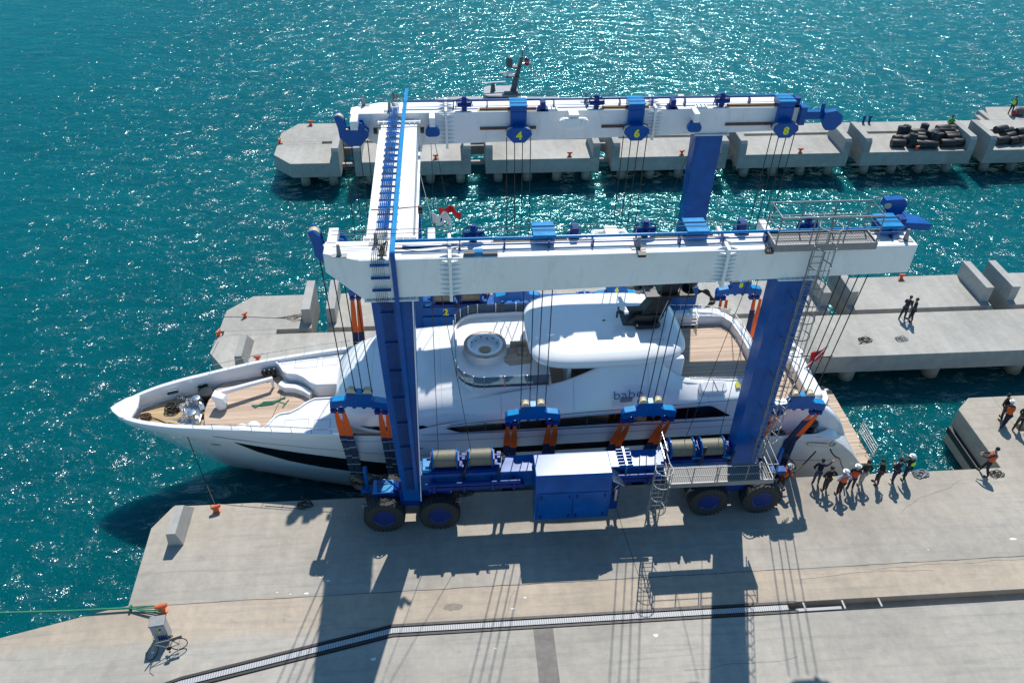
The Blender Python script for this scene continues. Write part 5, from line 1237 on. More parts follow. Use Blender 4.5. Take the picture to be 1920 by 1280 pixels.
for a, b2 in (((-0.16, -0.31), (0.02, 0.3)), ((0.16, -0.31), (0.02, 0.3)), ((0.35, -0.31), (0.5, 0.1))): s.tube([Mr @ Vector((a[0], a[1], 0.435)), Mr @ Vector((b2[0], b2[1], 0.435))], 0.016, 5)
s.v = [tuple(p) for p in s.v]; yb(s, 'raft_lashing', M['navygreyd'], parent=raft)
side_plate('deck_light_panel', M['gel'], 1293, 716, 0.95, 0.14, 0.03, 0.04, 0.02, 0.0)
xx, tt = find_t(1381, 724); Mx = YWI @ side_matrix(min(15.0, xx), tt, 0.05); s = MB(); s.prism([(-.14, -.2), (.1, -.16), (.16, .1), (.02, .25), (-.1, .1)], 0, 0.06); s.v = [Mx @ Vector(p) for p in s.v]; yb(s, 'quick_release_tag', paint('dull_yellow', (0.45, 0.42, 0.05), 0.7))
# aft bulwark of upper deck, rails, stair opening
pa_ = [(13.2, 3.05, 4.72), (14.3, 2.95, 4.66), (14.95, 2.70, 4.62), (15.35, 2.15, 4.60), (15.5, 1.2, 4.60), (15.58, 0, 4.6), (15.6, -1.2, 4.58), (15.55, -2.2, 4.55), (15.3, -2.7, 4.52)]
s = MB(); rows = []
for i, (x, v, z) in enumerate(pa_):
    a = Vector(pa_[max(0, i-1)]); b2 = Vector(pa_[min(len(pa_)-1, i+1)]); d = (b2-a); d.z = 0; d.normalize(); nn_ = Vector((-d.y, d.x, 0))  # outward
    o = lambda q_, zz: (x+nn_.x*q_, v+nn_.y*q_, zz)
    rows.append([o(-0.16, 4.05), o(-0.12, z), o(0.0, z+0.03), o(0.26, z), o(0.55, z-0.25), o(0.62, z-0.45), o(0.4, z-0.6), o(0.0, z-0.65)])
s.grid(rows); yb(s, 'aft_bulwark', M['gel'], smooth=60)
yrail([(x+0.1, v, z) for x, v, z in pa_], 0.0, 0.42, mids=2, step=0.5)
yrail([(11.6+0.6*i, -2.66, 4.75-0.03*i) for i in range(7)], 0.0, 0.16, r=0.022)
yrail([(11.6+0.5*i, 3.1, 4.85-0.03*i) for i in range(6)], 0.0, 0.35)
s = MB(); s.bb(11.9, 13.35, 2.3, 2.75, 4.101, 4.106); yb(s, 'stair_opening', M['blackglass'])
s = MB()
for pth in ([(11.8, 2.2, 4.1), (13.4, 2.2, 4.1)], [(13.4, 2.2, 4.1), (13.4, 2.8, 4.1)]):
    for z in (0.3, 0.55, 0.8): s.tube([(p[0], p[1], p[2]+z) for p in pth], 0.018, 6)
    for p in pth: s.cyl(p, (p[0], p[1], p[2]+0.82), 0.018, 6)
s.cyl((12.6, 2.2, 4.1), (12.6, 2.2, 4.9), 0.018, 6); yb(s, 'stair_rail', M['chrome'], smooth=60)
# ---- aft cockpit
yb(MB().prism([(13.8, -3.4), (15.8, -3.2), (17.0, -2.85), (19.3, -2.6), (19.6, -2.0), (19.6, 2.0), (19.3, 2.6), (17.0, 2.85), (15.8, 3.2), (13.8, 3.4)], 1.45, 1.70), 'aft_deck', M['teak'])
yb(MB().bb(13.3, 13.6, -3.4, 3.4, 1.7, 3.8), 'saloon_door', M['blackglass'])
s = MB(); rows = []
ap = [(15.6, 3.70), (16.1, 3.10), (17.0, 2.88), (17.8, 2.84), (18.8, 2.82), (19.35, 2.65), (19.7, 2.2), (19.8, 1.6)]
for sg in (-1, 1):
    rows = []
    for i, (x, v) in enumerate(ap):
        a = Vector(ap[max(0, i-1)]); b2 = Vector(ap[min(len(ap)-1, i+1)]); d = (b2-a).normalized(); nx_, nv_ = -d.y, d.x  # outward (x,v>0 side)
        zt = 2.62-0.02*i
        rows.append([(x-nx_*0.30, sg*(v-nv_*0.30), 1.6), (x-nx_*0.28, sg*(v-nv_*0.28), zt), (x, sg*v, zt+0.02), (x+nx_*0.06, sg*(v+nv_*0.06), zt-0.08), (x+nx_*0.10, sg*(v+nv_*0.10), 0.7)])
    s.grid(rows, flip=sg > 0)
ybe(s, 'cockpit_coaming', M['gel'], smooth=55)
# sofa block / transom top and sweeping wings
s = MB(); s.bb(18.75, 19.65, -1.9, 1.9, 1.7, 2.45); yb(s, 'transom_sofa', M['gel'], bevel=0.10)
s = MB(); s.platex([(-2.0, 2.0), (2.0, 2.0), (2.0, -1.7), (-2.0, -1.7)], 19.6, 19.75); yb(s, 'transom_wall', M['gel'])
for sg in (-1, 1):
    rows = []
    for x, zt, vo, vi in ((18.6, 2.62, 2.90, 2.4), (19.3, 2.45, 3.0, 2.3), (19.9, 2.0, 3.1, 2.15), (20.5, 1.25, 2.98, 2.05), (21.0, 0.3, 2.85, 2.0), (21.4, -0.8, 2.7, 1.95), (21.6, -1.8, 2.55, 1.95)):
        rows.append([(x-0.2, sg*vo, -1.9), (x, sg*(vo+0.02), zt-0.35), (x+.02, sg*(vo-0.1), zt-0.05), (x, sg*(vo-0.35), zt+0.03), (x, sg*vi, zt-0.05), (x-0.1, sg*(vi-0.05), zt-0.5), (x-0.3, sg*(vi-0.05), -1.9)])
    s = MB(); s.grid(rows, flip=sg < 0); k = len(s.v); s.f.append(tuple(range(k-7, k))); yb(s, 'transom_wing', M['gel'], smooth=60)
# mooring recess floor, pod tops
s = MB()
for sg in (-1, 1):
    s.prism([(15.9, sg*2.9), (19.3, sg*2.7), (19.5, sg*3.2), (19.2, sg*3.5), (15.9, sg*3.66)], 0.7, 0.82)
ybe(s, 'mooring_deck', M['teak'])
s = MB()
for sg in (-1, 1):
    rows = []
    for i in range(26):
        x = 16.2+(22.3-16.2)*i/25; zt = lerp_table(ZS, x); o = hb(x, zt) if x < 22.3 else 2.6
        vi = lerp_table([(16.2, 3.60), (18.8, 3.58), (19.4, 3.3), (20.2, 2.6), (22.3, 2.1)], x); zi = lerp_table([(16.2, 1.28), (19.0, 1.24), (20.2, 0.95), (21.0, 0.2), (22.3, -1.75)], x)
        rows.append([(x, sg*o, zt), (x, sg*(o-0.05), zt+0.05), (x, sg*(o*0.6+vi*0.4), zt*.5+zi*.5+0.10), (x, sg*(vi+0.04), zi+0.06), (x, sg*vi, zi-0.03), (x-0.05, sg*(vi-0.02), 0.75 if x < 19.6 else zi-0.4)])
    s.grid(rows, flip=sg < 0)
ybe(s, 'stern_quarter', M['gel'], smooth=60)
s = MB()
for sg in (-1, 1):
    s.box((19.0, sg*3.78, 0.62), (1.25, 0.10, 0.16), 0.0, 0.0, 0.18); s.box((19.95, sg*3.62, 0.45), (0.42, 0.10, 0.34), -sg*0.3, 0, 0.5)
yb(s, 'fairlead', M['chrome'], bevel=0.05)
s = MB()
for x in (18.3, 18.8): s.cyl((x, -3.25, 0.8), (x, -3.25, 1.15), 0.11, 12); 
s.cyl((18.1, -3.2, 1.05), (19.0, -3.2, 1.05), 0.07, 8); yb(s, 'bollard', M['chrome'], smooth=40)
s = MB(); s.cyl((18.55, -3.15, 0.55), (18.65, -3.1, 1.25), 0.26, 12); s.ball((18.72, -3.08, 1.5), 0.34, 10, 6, (1.1, .8, .8)); s.box((18.3, -3.2, 0.75), (0.4, 0.3, 0.4), 0.5); yb(s, 'mooring_winch', M['black'], bevel=0.04, smooth=30)
s = MB(); s.torus((16.9, -3.28, 1.0), 0.26, 0.13, (0.1, 0.3, 1), 20, 8); s.torus((16.9, -3.28, 1.16), 0.24, 0.12, (0.1, 0.3, 1), 20, 8); ything(s, 'rope_coil', M['black'], 'heavy black rope coil in the mooring recess at the near stern quarter', 'rope coil')
# swim platform
yb(MB().prism([(20.6, -3.1), (22.95, -3.15), (23.15, -2.9), (23.15, 2.9), (22.8, 3.35), (20.6, 3.35)], -2.0, -1.86), 'swim_platform', teak('platform_teak', (0.52, 0.40, 0.30), 0.11), bevel=0.02)
yb(MB().prism([(20.6, -3.1), (22.95, -3.15), (23.1, -2.9), (23.1, 2.85), (22.8, 3.3), (20.6, 3.3)], -2.5, -2.001), 'platform_base', M['gel'])
s = MB()
for k in range(7): s.bb(20.9, 23.1, -2.4+0.86*k, -2.385+0.86*k, -1.858, -1.852)
yb(s, 'hatch_seam', M['navygreyd'])
s = MB()
for v in (-2.75, -0.85): s.tube([(23.25, v, -1.85), (23.3, v, -0.85), (23.45, v+0.0, -0.80)], 0.03, 8)
for k in range(5): s.tube([(23.3+0.02, -2.75, -1.75+0.2*k), (23.3+0.02, -0.85, -1.75+0.2*k)], 0.022, 6)
for v in (-2.3, -1.5): s.tube([(23.3, v, -1.0), (23.0, v, -1.4), (23.1, v, -1.85)], 0.02, 6)
yb(s, 'boarding_gate', M['chrome'], smooth=60)
s = MB(); s.cyl((22.6, 2.6, -1.85), (22.6, 2.6, -1.55), 0.06, 8); s.box((22.6, 2.6, -1.5), (0.25, 0.1, 0.06)); yb(s, 'platform_cleat', M['chrome'])
yrail([(15.9+0.4*i, -3.32+0.02*i, 2.62) for i in range(8)], 0.0, 0.35, mids=1)
# ensign on its staff
s = MB(); s.tube([(19.3, 0.3, 2.4), (20.3, 0.25, 4.1)], 0.03, 8); yb(s, 'flag_staff', M['gel'])
fl = MB(); rows = []
for i in range(13):
    t = i/12; rows.append([(20.25-0.62*t-0.35*u+0.06*math.sin(6*t+3*u), 0.25+0.05*math.sin(9*t)+0.16*math.sin(5*u+2*t)*t+0.9*t*0.2, 4.05-1.25*u*0.8-0.95*t*(0.8+0.2*u)) for u in (0, .15, .3, .45, .6, .8, 1)])
fl.grid(rows); fo = ything(fl, 'ensign', M['red'], 'drooping red ensign flag on the yacht stern staff', 'flag')
sm = fo.modifiers.new('thick', 'SOLIDIFY'); sm.thickness = 0.01

# ================================================================ SLINGS
def hull_path(x, ys, zs, side):     # from shackle down the side to the keel
    lx = x; yc = 32.15+0.015*x; pts = [(ys, zs)]
    zt = 2.2 if zs > 3 else 1
    seq = [3.6, 2.6, 1.8, 1.0, 0.2, -0.6, -1.4, -2.2, -2.6, -3.0, -3.4, -3.8, -4.15]
    for z in seq:
        h_ = hb(lx, min(z, 2.85)) if z <= 2.9 else 3.82
        if z > 1.0:   # straight hang until touching
            t = (zs-z)/(zs-1.0); yy = ys+(yc+side*(hb(lx, 1.0)+0.05)-ys)*t
            if side < 0: yy = min(yy, yc-h_-0.05)
            else: yy = max(yy, yc+h_+0.05)
            pts.append((yy, z))
        else: pts.append((yc+side*(h_+0.05), z))
    return pts
LEAN = [0.0, 0.0, -0.09, -0.03]
sl_words = ['forward pair under the foredeck beam', 'near the hot tub', 'below the babe lettering', 'at the stern']
pos4 = ['forward-most', 'second', 'third', 'aft-most']
where = ['of four at the foredeck', 'of four beside the hot tub', 'of four below the hardtop', 'of four at the stern']
for i in range(4):
    for j, dx in enumerate((-1.17, -0.83, 0.83, 1.17)):
        dzj = -dx*[0.10, 0, 0, 0.03][i]
        st = empty('lifting_strap', (SPX[i]+dx, YSN, SPZ[i]-1.05+dzj), 0, 'orange and navy lifting strap, %s %s' % (pos4[j], where[i]), 'lifting strap', 'lifting straps slung under the yacht')
        x0 = SPX[i]+dx; ln = LEAN[i]
        if i == 0 and j > 1: x0 = x0
        for side, ys, z0 in ((-1, YSN, SPZ[i]-1.05+dzj), (1, YSF, SPZ[i]-0.95)):
            hp_ = hull_path(x0, ys, z0, side)
            P = [Vector((x0+ln*(z0-z), y, z)) for y, z in hp_]
            # split into orange upper part and sleeved lower part
            zsplit = z0-[2.25, 2.0, 2.3, 2.2][i]-0.25*(j % 2)*(1 if i else 0)-(0.12 if i == 3 else 0)
            if i == 3 and j in (0, 2): zsplit = z0-0.75
            up_, lo_ = [P[0]], []
            for a, b2 in zip(P, P[1:]):
                if b2.z >= zsplit: up_.append(b2)
                elif a.z >= zsplit: c = a+(b2-a)*((a.z-zsplit)/(a.z-b2.z)); up_.append(c); lo_ += [c, b2]
                else: lo_.append(b2)
            dn = []
            for a, b2 in zip(up_, up_[1:]): dn += [a, a.lerp(b2, .5)]
            dn.append(up_[-1]); dn = [p for k, p in enumerate(dn) if k == 0 or (p-dn[k-1]).length > 0.02]
            L = len(dn); wlist = [0.15 if k == 0 else 0.15+0.17*min(1, max(0, (z0-p.z-0.3)/1.0)) for k, p in enumerate(dn)]
            MB().ribbon(dn, (1, 0, 0), wlist, 0.05).build('webbing', M['orange'], st)
            MB().ribbon(lo_, (1, 0, 0), 0.31, 0.085).build('sleeve', M['navy'] if i else M['greysleeve'], st, bevel=0.02)
            if i == 0 or side > 0:
                MB().ribbon([lo_[0]+(lo_[1]-lo_[0])*q_/4 for q_ in range(4)], (1, 0, 0), 0.325, 0.10).build('sleeve_top', M['navy'], st)
            if i == 0:
                s = MB(); tot = lo_
                for a, b2 in zip(tot, tot[1:]):
                    if (b2-a).length > 0.3: c = a.lerp(b2, 0.3+0.4*random.random()); d_ = (b2-a).normalized()*0.015; s.ribbon([c-d_, c+d_], (1, 0, 0), 0.34, 0.13)
                s.build('tie_cord', M['tie'], st)
        st
# panel seams of the superstructure
for xx in (2.0, 5.6, 9.3, 12.4):
    s = MB(); s.tube([on_side(xx, t/8)+Vector((0, -0.004, 0.003)) for t in range(9)], 0.008, 4); yb(s, 'panel_seam', M['navygrey'])
for xx in (-4.4, -2.6, -0.9):
    s = MB(); s.tube([(xx, dW(xx)*0.93*math.sin(PI/2*(-1+2*j/30.0)), dz(xx, dW(xx)*0.93*math.sin(PI/2*(-1+2*j/30.0)))+0.001) for j in range(31)], 0.006, 4); yb(s, 'panel_seam', M['navygrey'])

# ================================================================ PEOPLE
def skin(name, pts, edges, rad, mat, parent=None, root=0, lvl=1):
    me = bpy.data.meshes.new(name); me.from_pydata([tuple(p) for p in pts], edges, [])
    o = bpy.data.objects.new(name, me); col.objects.link(o)
    o.modifiers.new('skin', 'SKIN')
    sv = me.skin_vertices[0].data
    for i, r in enumerate(rad): sv[i].radius = r if isinstance(r, tuple) else (r, r); sv[i].use_root = (i == root)
    m_ = o.modifiers.new('sub', 'SUBSURF'); m_.levels = lvl; m_.render_levels = lvl
    dg = bpy.context.evaluated_depsgraph_get(); m2 = bpy.data.meshes.new_from_object(o.evaluated_get(dg))
    bpy.data.objects.remove(o); bpy.data.meshes.remove(me); m2.name = name; m2.materials.clear(); m2.materials.append(mat)
    for p in m2.polygons: p.use_smooth = True
    o = bpy.data.objects.new(name, m2); col.objects.link(o); o.parent = parent; return o
SK = paint('skin', (0.42, 0.24, 0.16), 0.6); HAIR = paint('dark_hair', (0.02, 0.015, 0.012), 0.6)
cl = {}
def cloth(c):
    if c not in cl: cl[c] = paint('cloth', c, 0.9, 0, 0.25, 12)
    return cl[c]
ARM = {  # elbow, wrist offsets (right side; x outward, y forward, z)
 'down': ((0.26, -0.02, 1.14), (0.27, 0.08, 0.90)), 'hips': ((0.38, -0.06, 1.18), (0.20, 0.07, 1.04)), 'fold': ((0.27, 0.06, 1.16), (0.06, 0.24, 1.20)),
 'point': ((0.34, 0.22, 1.38), (0.46, 0.46, 1.46)), 'pull': ((0.24, 0.20, 1.20), (0.12, 0.46, 1.14)), 'behind': ((0.27, -0.14, 1.16), (0.08, -0.20, 1.02)), 'fwd': ((0.24, 0.16, 1.20), (0.16, 0.42, 1.28)), 'pocket': ((0.31, -0.06, 1.15), (0.22, 0.06, 0.96)), 'knee': ((0.24, 0.15, 1.18), (0.16, 0.40, 0.95))}
def person(loc, rz, lab, top, legs, arms=('down', 'down'), lean=0.0, stride=0.12, head='hair', vest=None, side=0.0, shoe=(0.03, 0.028, 0.025), bend=0.0, skirt=False, group=None, fat=1.0, turn=0.0):
    def T(p, f=1.0):   # lean of everything above hips
        x, y, z = p
        if z > 0.92:
            h = z-0.92; a = lean+bend; y2 = y*math.cos(a)+h*math.sin(a); z2 = 0.92+h*math.cos(a)-y*math.sin(a); x += side*h; y, z = y2, z2
        return Vector((x, y, z))
    fy = stride
    J = {}
    J['pel'] = T((0, 0, 0.96)); J['sp'] = T((0, 0.0, 1.12)); J['ch'] = T((0, 0.0, 1.32)); J['nb'] = T((0, 0.0, 1.47)); J['nk'] = T((0, 0.015, 1.53))
    hx = 0.05*turn
    J['h1'] = T((hx*0.3, 0.03, 1.61)); J['h2'] = T((hx*.3, 0.03, 1.70)); J['h3'] = T((hx*.3, 0.025, 1.755)); J['nose'] = T((hx, 0.125, 1.655))
    for s_, nm in ((1, 'r'), (-1, 'l')):
        e, w = ARM[arms[0 if s_ > 0 else 1]]
        J['sh'+nm] = T((s_*0.17, 0, 1.42)); J['el'+nm] = T((s_*e[0], e[1], e[2])); J['wr'+nm] = T((s_*w[0], w[1], w[2]))
        J['hip'+nm] = Vector((s_*0.085, 0, 0.90)); J['kn'+nm] = Vector((s_*0.11, s_*fy*0.5+0.03, 0.49)); J['an'+nm] = Vector((s_*0.12, s_*fy-0.02, 0.09)); J['toe'+nm] = Vector((s_*0.145, s_*fy+0.13, 0.045))
    names = ['pel', 'sp', 'ch', 'nb', 'nk', 'h1', 'h2', 'h3', 'nose']+[a+b for b in 'rl' for a in ('sh', 'el', 'wr', 'hip', 'kn', 'an', 'toe')]
    P = [J[k] for k in names]; ix = {k: i for i, k in enumerate(names)}
    E = [('pel', 'sp'), ('sp', 'ch'), ('ch', 'nb'), ('nb', 'nk'), ('nk', 'h1'), ('h1', 'h2'), ('h2', 'h3'), ('h1', 'nose')]
    for b in 'rl': E += [('nb', 'sh'+b), ('sh'+b, 'el'+b), ('el'+b, 'wr'+b), ('pel', 'hip'+b), ('hip'+b, 'kn'+b), ('kn'+b, 'an'+b), ('an'+b, 'toe'+b)]
    E = [(ix[a], ix[b]) for a, b in E]
    rd = {'pel': (.12, .10), 'sp': (.105, .09), 'ch': (.14, .10), 'nb': (.075, .07), 'nk': (.052, .055), 'h1': (.068, .075), 'h2': (.082, .09), 'h3': (.05, .055), 'nose': .014}
    r0 = {'sh': .052, 'el': .038, 'wr': .027, 'hip': .078, 'kn': .055, 'an': .036, 'toe': .03}
    rad = [rd.get(k) or r0[k[:-1]] for k in names]
    for b, s_ in (('r', 1), ('l', -1)):       # hands: palm and five unequal bent fingers
        w = J['wr'+b]; d = (w-J['el'+b]).normalized(); sd = d.cross(Vector((0, 0, 1)));
        if sd.length < .2: sd = Vector((0, 1, 0))
        sd.normalize(); up = sd.cross(d); pi = len(P); P.append(w+d*0.045); rad.append((.03, .018)); E.append((ix['wr'+b], pi)); P.append(w+d*0.08); rad.append((.034, .016)); E.append((pi, pi+1))
        for k, L in enumerate((0.062, 0.072, 0.068, 0.052)):
            o = sd*(-0.030+0.020*k); i0 = len(P); P.append(w+d*0.10+o); rad.append(.009); P.append(w+d*(0.10+L*0.6)+o-up*0.015*s_); rad.append(.0085); P.append(w+d*(0.10+L*0.8)+o-up*0.035*s_); rad.append(.008); E += [(pi+1, i0), (i0, i0+1), (i0+1, i0+2)]
        i0 = len(P); P.append(w+d*0.055-sd*0.045); rad.append(.010); P.append(w+d*0.085-sd*0.062); rad.append(.009); E += [(pi, i0), (i0, i0+1)]
    body = skin('person', P, E, rad, SK, None, 0, 1)
    body.location = (loc[0], loc[1], loc[2] if len(loc) > 2 else 0.0); body.rotation_euler = (0, 0, rz); body.scale = (fat, fat, fat)
    tag(body, lab, 'person', group)
    def sub(name, keys, edges, radii, mat, root=0): return skin(name, [J[k] for k in keys], [(keys.index(a), keys.index(b)) for a, b in edges], [radii[k] for k in keys], mat, body, root, 1)
    hem = {'pel': (.155, .125), 'sp': (.14, .12), 'ch': (.175, .13), 'nb': (.09, .08), 'shr': .078, 'shl': .078, 'elr': .062, 'ell': .062, 'wrr': .047, 'wrl': .047}
    sub('jacket', ['pel', 'sp', 'ch', 'nb', 'shr', 'elr', 'wrr', 'shl', 'ell', 'wrl'], [('pel', 'sp'), ('sp', 'ch'), ('ch', 'nb'), ('nb', 'shr'), ('shr', 'elr'), ('elr', 'wrr'), ('nb', 'shl'), ('shl', 'ell'), ('ell', 'wrl')], hem, cloth(top))
    J['pel2'] = Vector((0, 0, 0.93))
    sub('trousers', ['pel2', 'hipr', 'knr', 'anr', 'hipl', 'knl', 'anl'], [('pel2', 'hipr'), ('hipr', 'knr'), ('knr', 'anr'), ('pel2', 'hipl'), ('hipl', 'knl'), ('knl', 'anl')], {'pel2': (.14, .12), 'hipr': .105, 'hipl': .105, 'knr': .075, 'knl': .075, 'anr': .058, 'anl': .058}, cloth(legs))
    for b in 'rl':
        s = MB(); t_ = J['toe'+b]; s.ball((t_.x*0.98, t_.y-0.055, 0.045), 0.05, 10, 6, (0.95, 2.6, 0.95)); s.build('shoe', cloth(shoe), body, local=True, smooth=60)
    hc_ = J['h2']
    if head in ('white', 'yellow'):
        hm = M['gel'] if head == 'white' else cloth((0.7, 0.55, 0.05)); s = MB(); rows = []
        for i in range(7):
            a = PI/2*i/6; rows.append([(hc_.x+0.13*math.cos(a)*math.cos(2*PI*j/18), hc_.y-0.01+0.15*math.cos(a)*math.sin(2*PI*j/18), hc_.z+0.01+0.135*math.sin(a)) for j in range(18)])
        s.grid(rows[::-1] if False else rows, closed=True); s.lathe([(0.12, 0), (0.165, -0.005), (0.165, 0.01), (0.12, 0.02)], (hc_.x, hc_.y+0.015, hc_.z+0.01), (0, 0, 1), 18)
        s.build('hard_hat', hm, body, local=True, smooth=50)
    else:
        s = MB(); s.ball((hc_.x, hc_.y-0.02, hc_.z+0.02), 0.105, 14, 8, (0.95, 1.05, 1.05)); s.build('hair' if head == 'hair' else 'cap', HAIR if head == 'hair' else cloth((0.02, 0.02, 0.03)), body, local=True, smooth=60)
    if vest:
        vm = cloth(vest); J['v0'] = T((0, 0, 0.93)); J['v1'] = T((0, 0, 1.46))
        sub('safety_vest', ['v0', 'sp', 'ch', 'v1'], [('v0', 'sp'), ('sp', 'ch'), ('ch', 'v1')], {'v0': (.20, .165), 'sp': (.19, .165), 'ch': (.235, .185), 'v1': (.22, .16)}, vm)
    return body
NV = (0.012, 0.016, 0.035); BK = (0.012, 0.012, 0.014); OR = (0.80, 0.13, 0.03)
def ft(px, py): p = at(px, py, z=0); return (p.x, p.y)
person(ft(1528, 906), -0.5, 'person in navy jacket and blue jeans pointing at the yacht from the quay', NV, (0.06, 0.08, 0.12), ('point', 'pocket'), 0.05, 0.10, 'cap')
person(ft(1545, 919), 0.1, 'person in black top and brown trousers with elbows out on the near quay', BK, (0.07, 0.045, 0.035), ('hips', 'hips'), 0.0, 0.06)
person(ft(1571, 926), 0.1, 'person in white hard hat, orange vest and dark red trousers, hands on hips', (0.35, 0.42, 0.55), (0.06, 0.02, 0.03), ('hips', 'hips'), 0.0, 0.05, 'white', OR)
person(ft(1592, 917), -0.5, 'person in white hard hat and dark jacket, half hidden behind an orange vest', BK, (0.03, 0.045, 0.085), ('fwd', 'pocket'), 0.05, 0.1, 'white', (0.7, 0.10, 0.03))
person(ft(1612, 908), 0.0, 'person in a dark green jacket and pale beige trousers by the stern', (0.02, 0.03, 0.025), (0.42, 0.40, 0.36), ('pocket', 'pocket'), 0.0, 0.12, 'hair', fat=1.02)
person(ft(1642, 906), 1.2, 'person in black seen from the side, standing alone beside the stern ladder', BK, (0.05, 0.045, 0.055), ('behind', 'behind'), 0.12, 0.05)
person(ft(1672, 905), 0.3, 'person in a navy sweater, purple jeans and white shoes', NV, (0.03, 0.03, 0.07), ('fold', 'fold'), 0.05, 0.10, 'cap', shoe=(0.6, 0.6, 0.6))
p8 = person(ft(1694, 898), 0.2, 'person in white helmet with a round lime patch on a dark back', (0.02, 0.025, 0.03), (0.02, 0.022, 0.05), ('fwd', 'fwd'), 0.05, 0.10, 'white')
s = MB(); s.cyl((0, -0.13, 1.30), (0, -0.165, 1.30), 0.13, 18); s.build('lime_patch', paint('lime', (0.45, 0.85, 0.03), 0.6), p8, local=True)
person(ft(1460, 916), -1.3, 'worker in orange vest and white hard hat beside the rear wheel of the hoist', (0.25, 0.05, 0.03), (0.08, 0.03, 0.02), ('fwd', 'fwd'), 0.35, 0.10, 'white', OR)
person(ft(1843, 888), 0.75, 'person in orange vest and dark cap pulling a rope at the quay corner', (0.03, 0.03, 0.05), (0.02, 0.02, 0.035), ('pull', 'pull'), -0.05, 0.24, 'cap', OR, side=0.35)
person(ft(1876, 786), 0.2, 'person all in black bending forward at the right edge of the near quay', BK, (0.02, 0.012, 0.014), ('knee', 'hips'), 0.3, 0.12, 'cap')
person(ft(1880, 800), -0.3, 'person in orange vest and white helmet crouching in front of the one in black', (0.05, 0.04, 0.04), (0.02, 0.02, 0.04), ('knee', 'knee'), 0.45, 0.18, 'white', OR)
person(ft(1904, 806), -0.9, 'person in a dark grey outfit cut by the right edge of the photo', (0.05, 0.045, 0.045), (0.05, 0.045, 0.045), ('fwd', 'knee'), 0.35, 0.12)
person(ft(1690, 598), -0.9, 'person in dark clothes bending over a camera tripod on the middle pier', (0.035, 0.03, 0.045), (0.03, 0.03, 0.04), ('fwd', 'fwd'), 0.30, 0.12)
person(ft(1706, 601), 1.1, 'person in a dark blue jacket standing right of the tripod on the middle pier', (0.02, 0.035, 0.05), (0.02, 0.02, 0.03), ('pocket', 'fold'), 0.05, 0.08)
person(ft(1893, 214), -1.0, 'person in a lime safety vest standing on the raised end of the farthest pier', (0.02, 0.025, 0.03), (0.02, 0.025, 0.05), ('down', 'fold'), 0.0, 0.08, 'hair', (0.45, 0.75, 0.08))
person(ft(1775, 251), 0.0, 'person in a green vest standing behind the pile of black fenders', (0.10, 0.30, 0.04), (0.02, 0.03, 0.03), ('hips', 'hips'), 0.0, 0.06, 'hair', (0.16, 0.42, 0.04))
tp = at(1699, 596, z=0); tr_ = empty('camera_tripod', (tp.x, tp.y, 0), 0, 'small camera on a thin black tripod between the two people on the middle pier', 'tripod')
s = MB()
for a in (0.3, 2.4, 4.5): s.tube([(0, 0, 1.2), (0.38*math.cos(a), 0.38*math.sin(a), 0)], 0.018, 6)
s.build('legs', M['black'], tr_, local=True); s = MB(); s.box((0, 0, 1.32), (0.16, 0.1, 0.12)); s.cyl((0, 0.05, 1.32), (0, 0.14, 1.32), 0.045, 10); s.build('camera', M['black'], tr_, local=True)

# ================================================================ QUAY FURNITURE
bol = None
def bollard(px, py, lab, rz=0.0, sc=1.0, mat=None):
    global bol
    p = at(px, py, z=0)
    if bol is None:
        bol = empty('mooring_bollard', (0, 0, 0)); s = MB(); s.lathe([(0.26, 0), (0.26, 0.05), (0.15, 0.09), (0.12, 0.30), (0.13, 0.36)], (0, 0, 0), (0, 0, 1), 20); s.build('base', M['bollard'], bol, local=True, smooth=40)
        s = MB(); rows = []
        for i in range(9):
            t = -1+2*i/8; rr = 0.105+0.03*(1-abs(t))-0.02*abs(t)**4; x = t*0.30
            rows.append([(x, rr*1.15*math.cos(2*PI*j/12), 0.40+0.05*t*t+rr*math.sin(2*PI*j/12)) for j in range(12)])
        s.grid(rows, closed=True); s.f.append(tuple(range(11, -1, -1))); k = len(s.v); s.f.append(tuple(range(k-12, k))); s.build('horned_head', M['bollard'], bol, local=True, smooth=50); o = bol
    else: o = copy_tree(bol)
    o.location = (p.x, p.y, 0.0); o.rotation_euler = (0, 0, rz); o.scale = (sc*0.68, sc*0.68, sc*0.72); tag(o, lab, 'bollard', 'orange mooring bollards on the quays')
bollard(407, 958, 'orange bollard holding the yacht bow line beside the lone sloped concrete block', 0.3, 1.15)
bollard(306, 1145, 'orange bollard holding the green rope beside the grey electrical cabinet', 0.2, 1.25)
bollard(484, 676, 'orange bollard on the middle pier just above the yacht bow rail', 0, 1.0)
bollard(411, 628, 'reddish bollard at the left tip of the middle pier', 1.2, 1.0)
bollard(460, 594, 'fallen-looking reddish bollard in the middle of the middle pier end', 0.8, 0.9)
bollard(1689, 523, 'single orange bollard on the far edge of the middle pier right of the hoist', 0, 1.1)
bollard(583, 235, 'orange bollard on the far left corner of the farthest pier', 0, 1.2)
bollard(525, 268, 'orange bollard on the left tip of the farthest pier', 1.3, 1.1)
bollard(817, 298, 'orange bollard on the farthest pier, nearest right of the cross beam', 0.2, 1.1)
bollard(1068, 293, 'orange bollard on the farthest pier between the hooks numbered 4 and 6', 0, 1.1)
bollard(1278, 290, 'orange bollard on the farthest pier just left of the blue rear leg', 0.3, 1.1)
bollard(1500, 286, 'orange bollard on the farthest pier right of the hook numbered 8', 0, 1.1)
bollard(1718, 282, 'orange bollard on the farthest pier in front of the pile of black fenders', 0.3, 1.1)
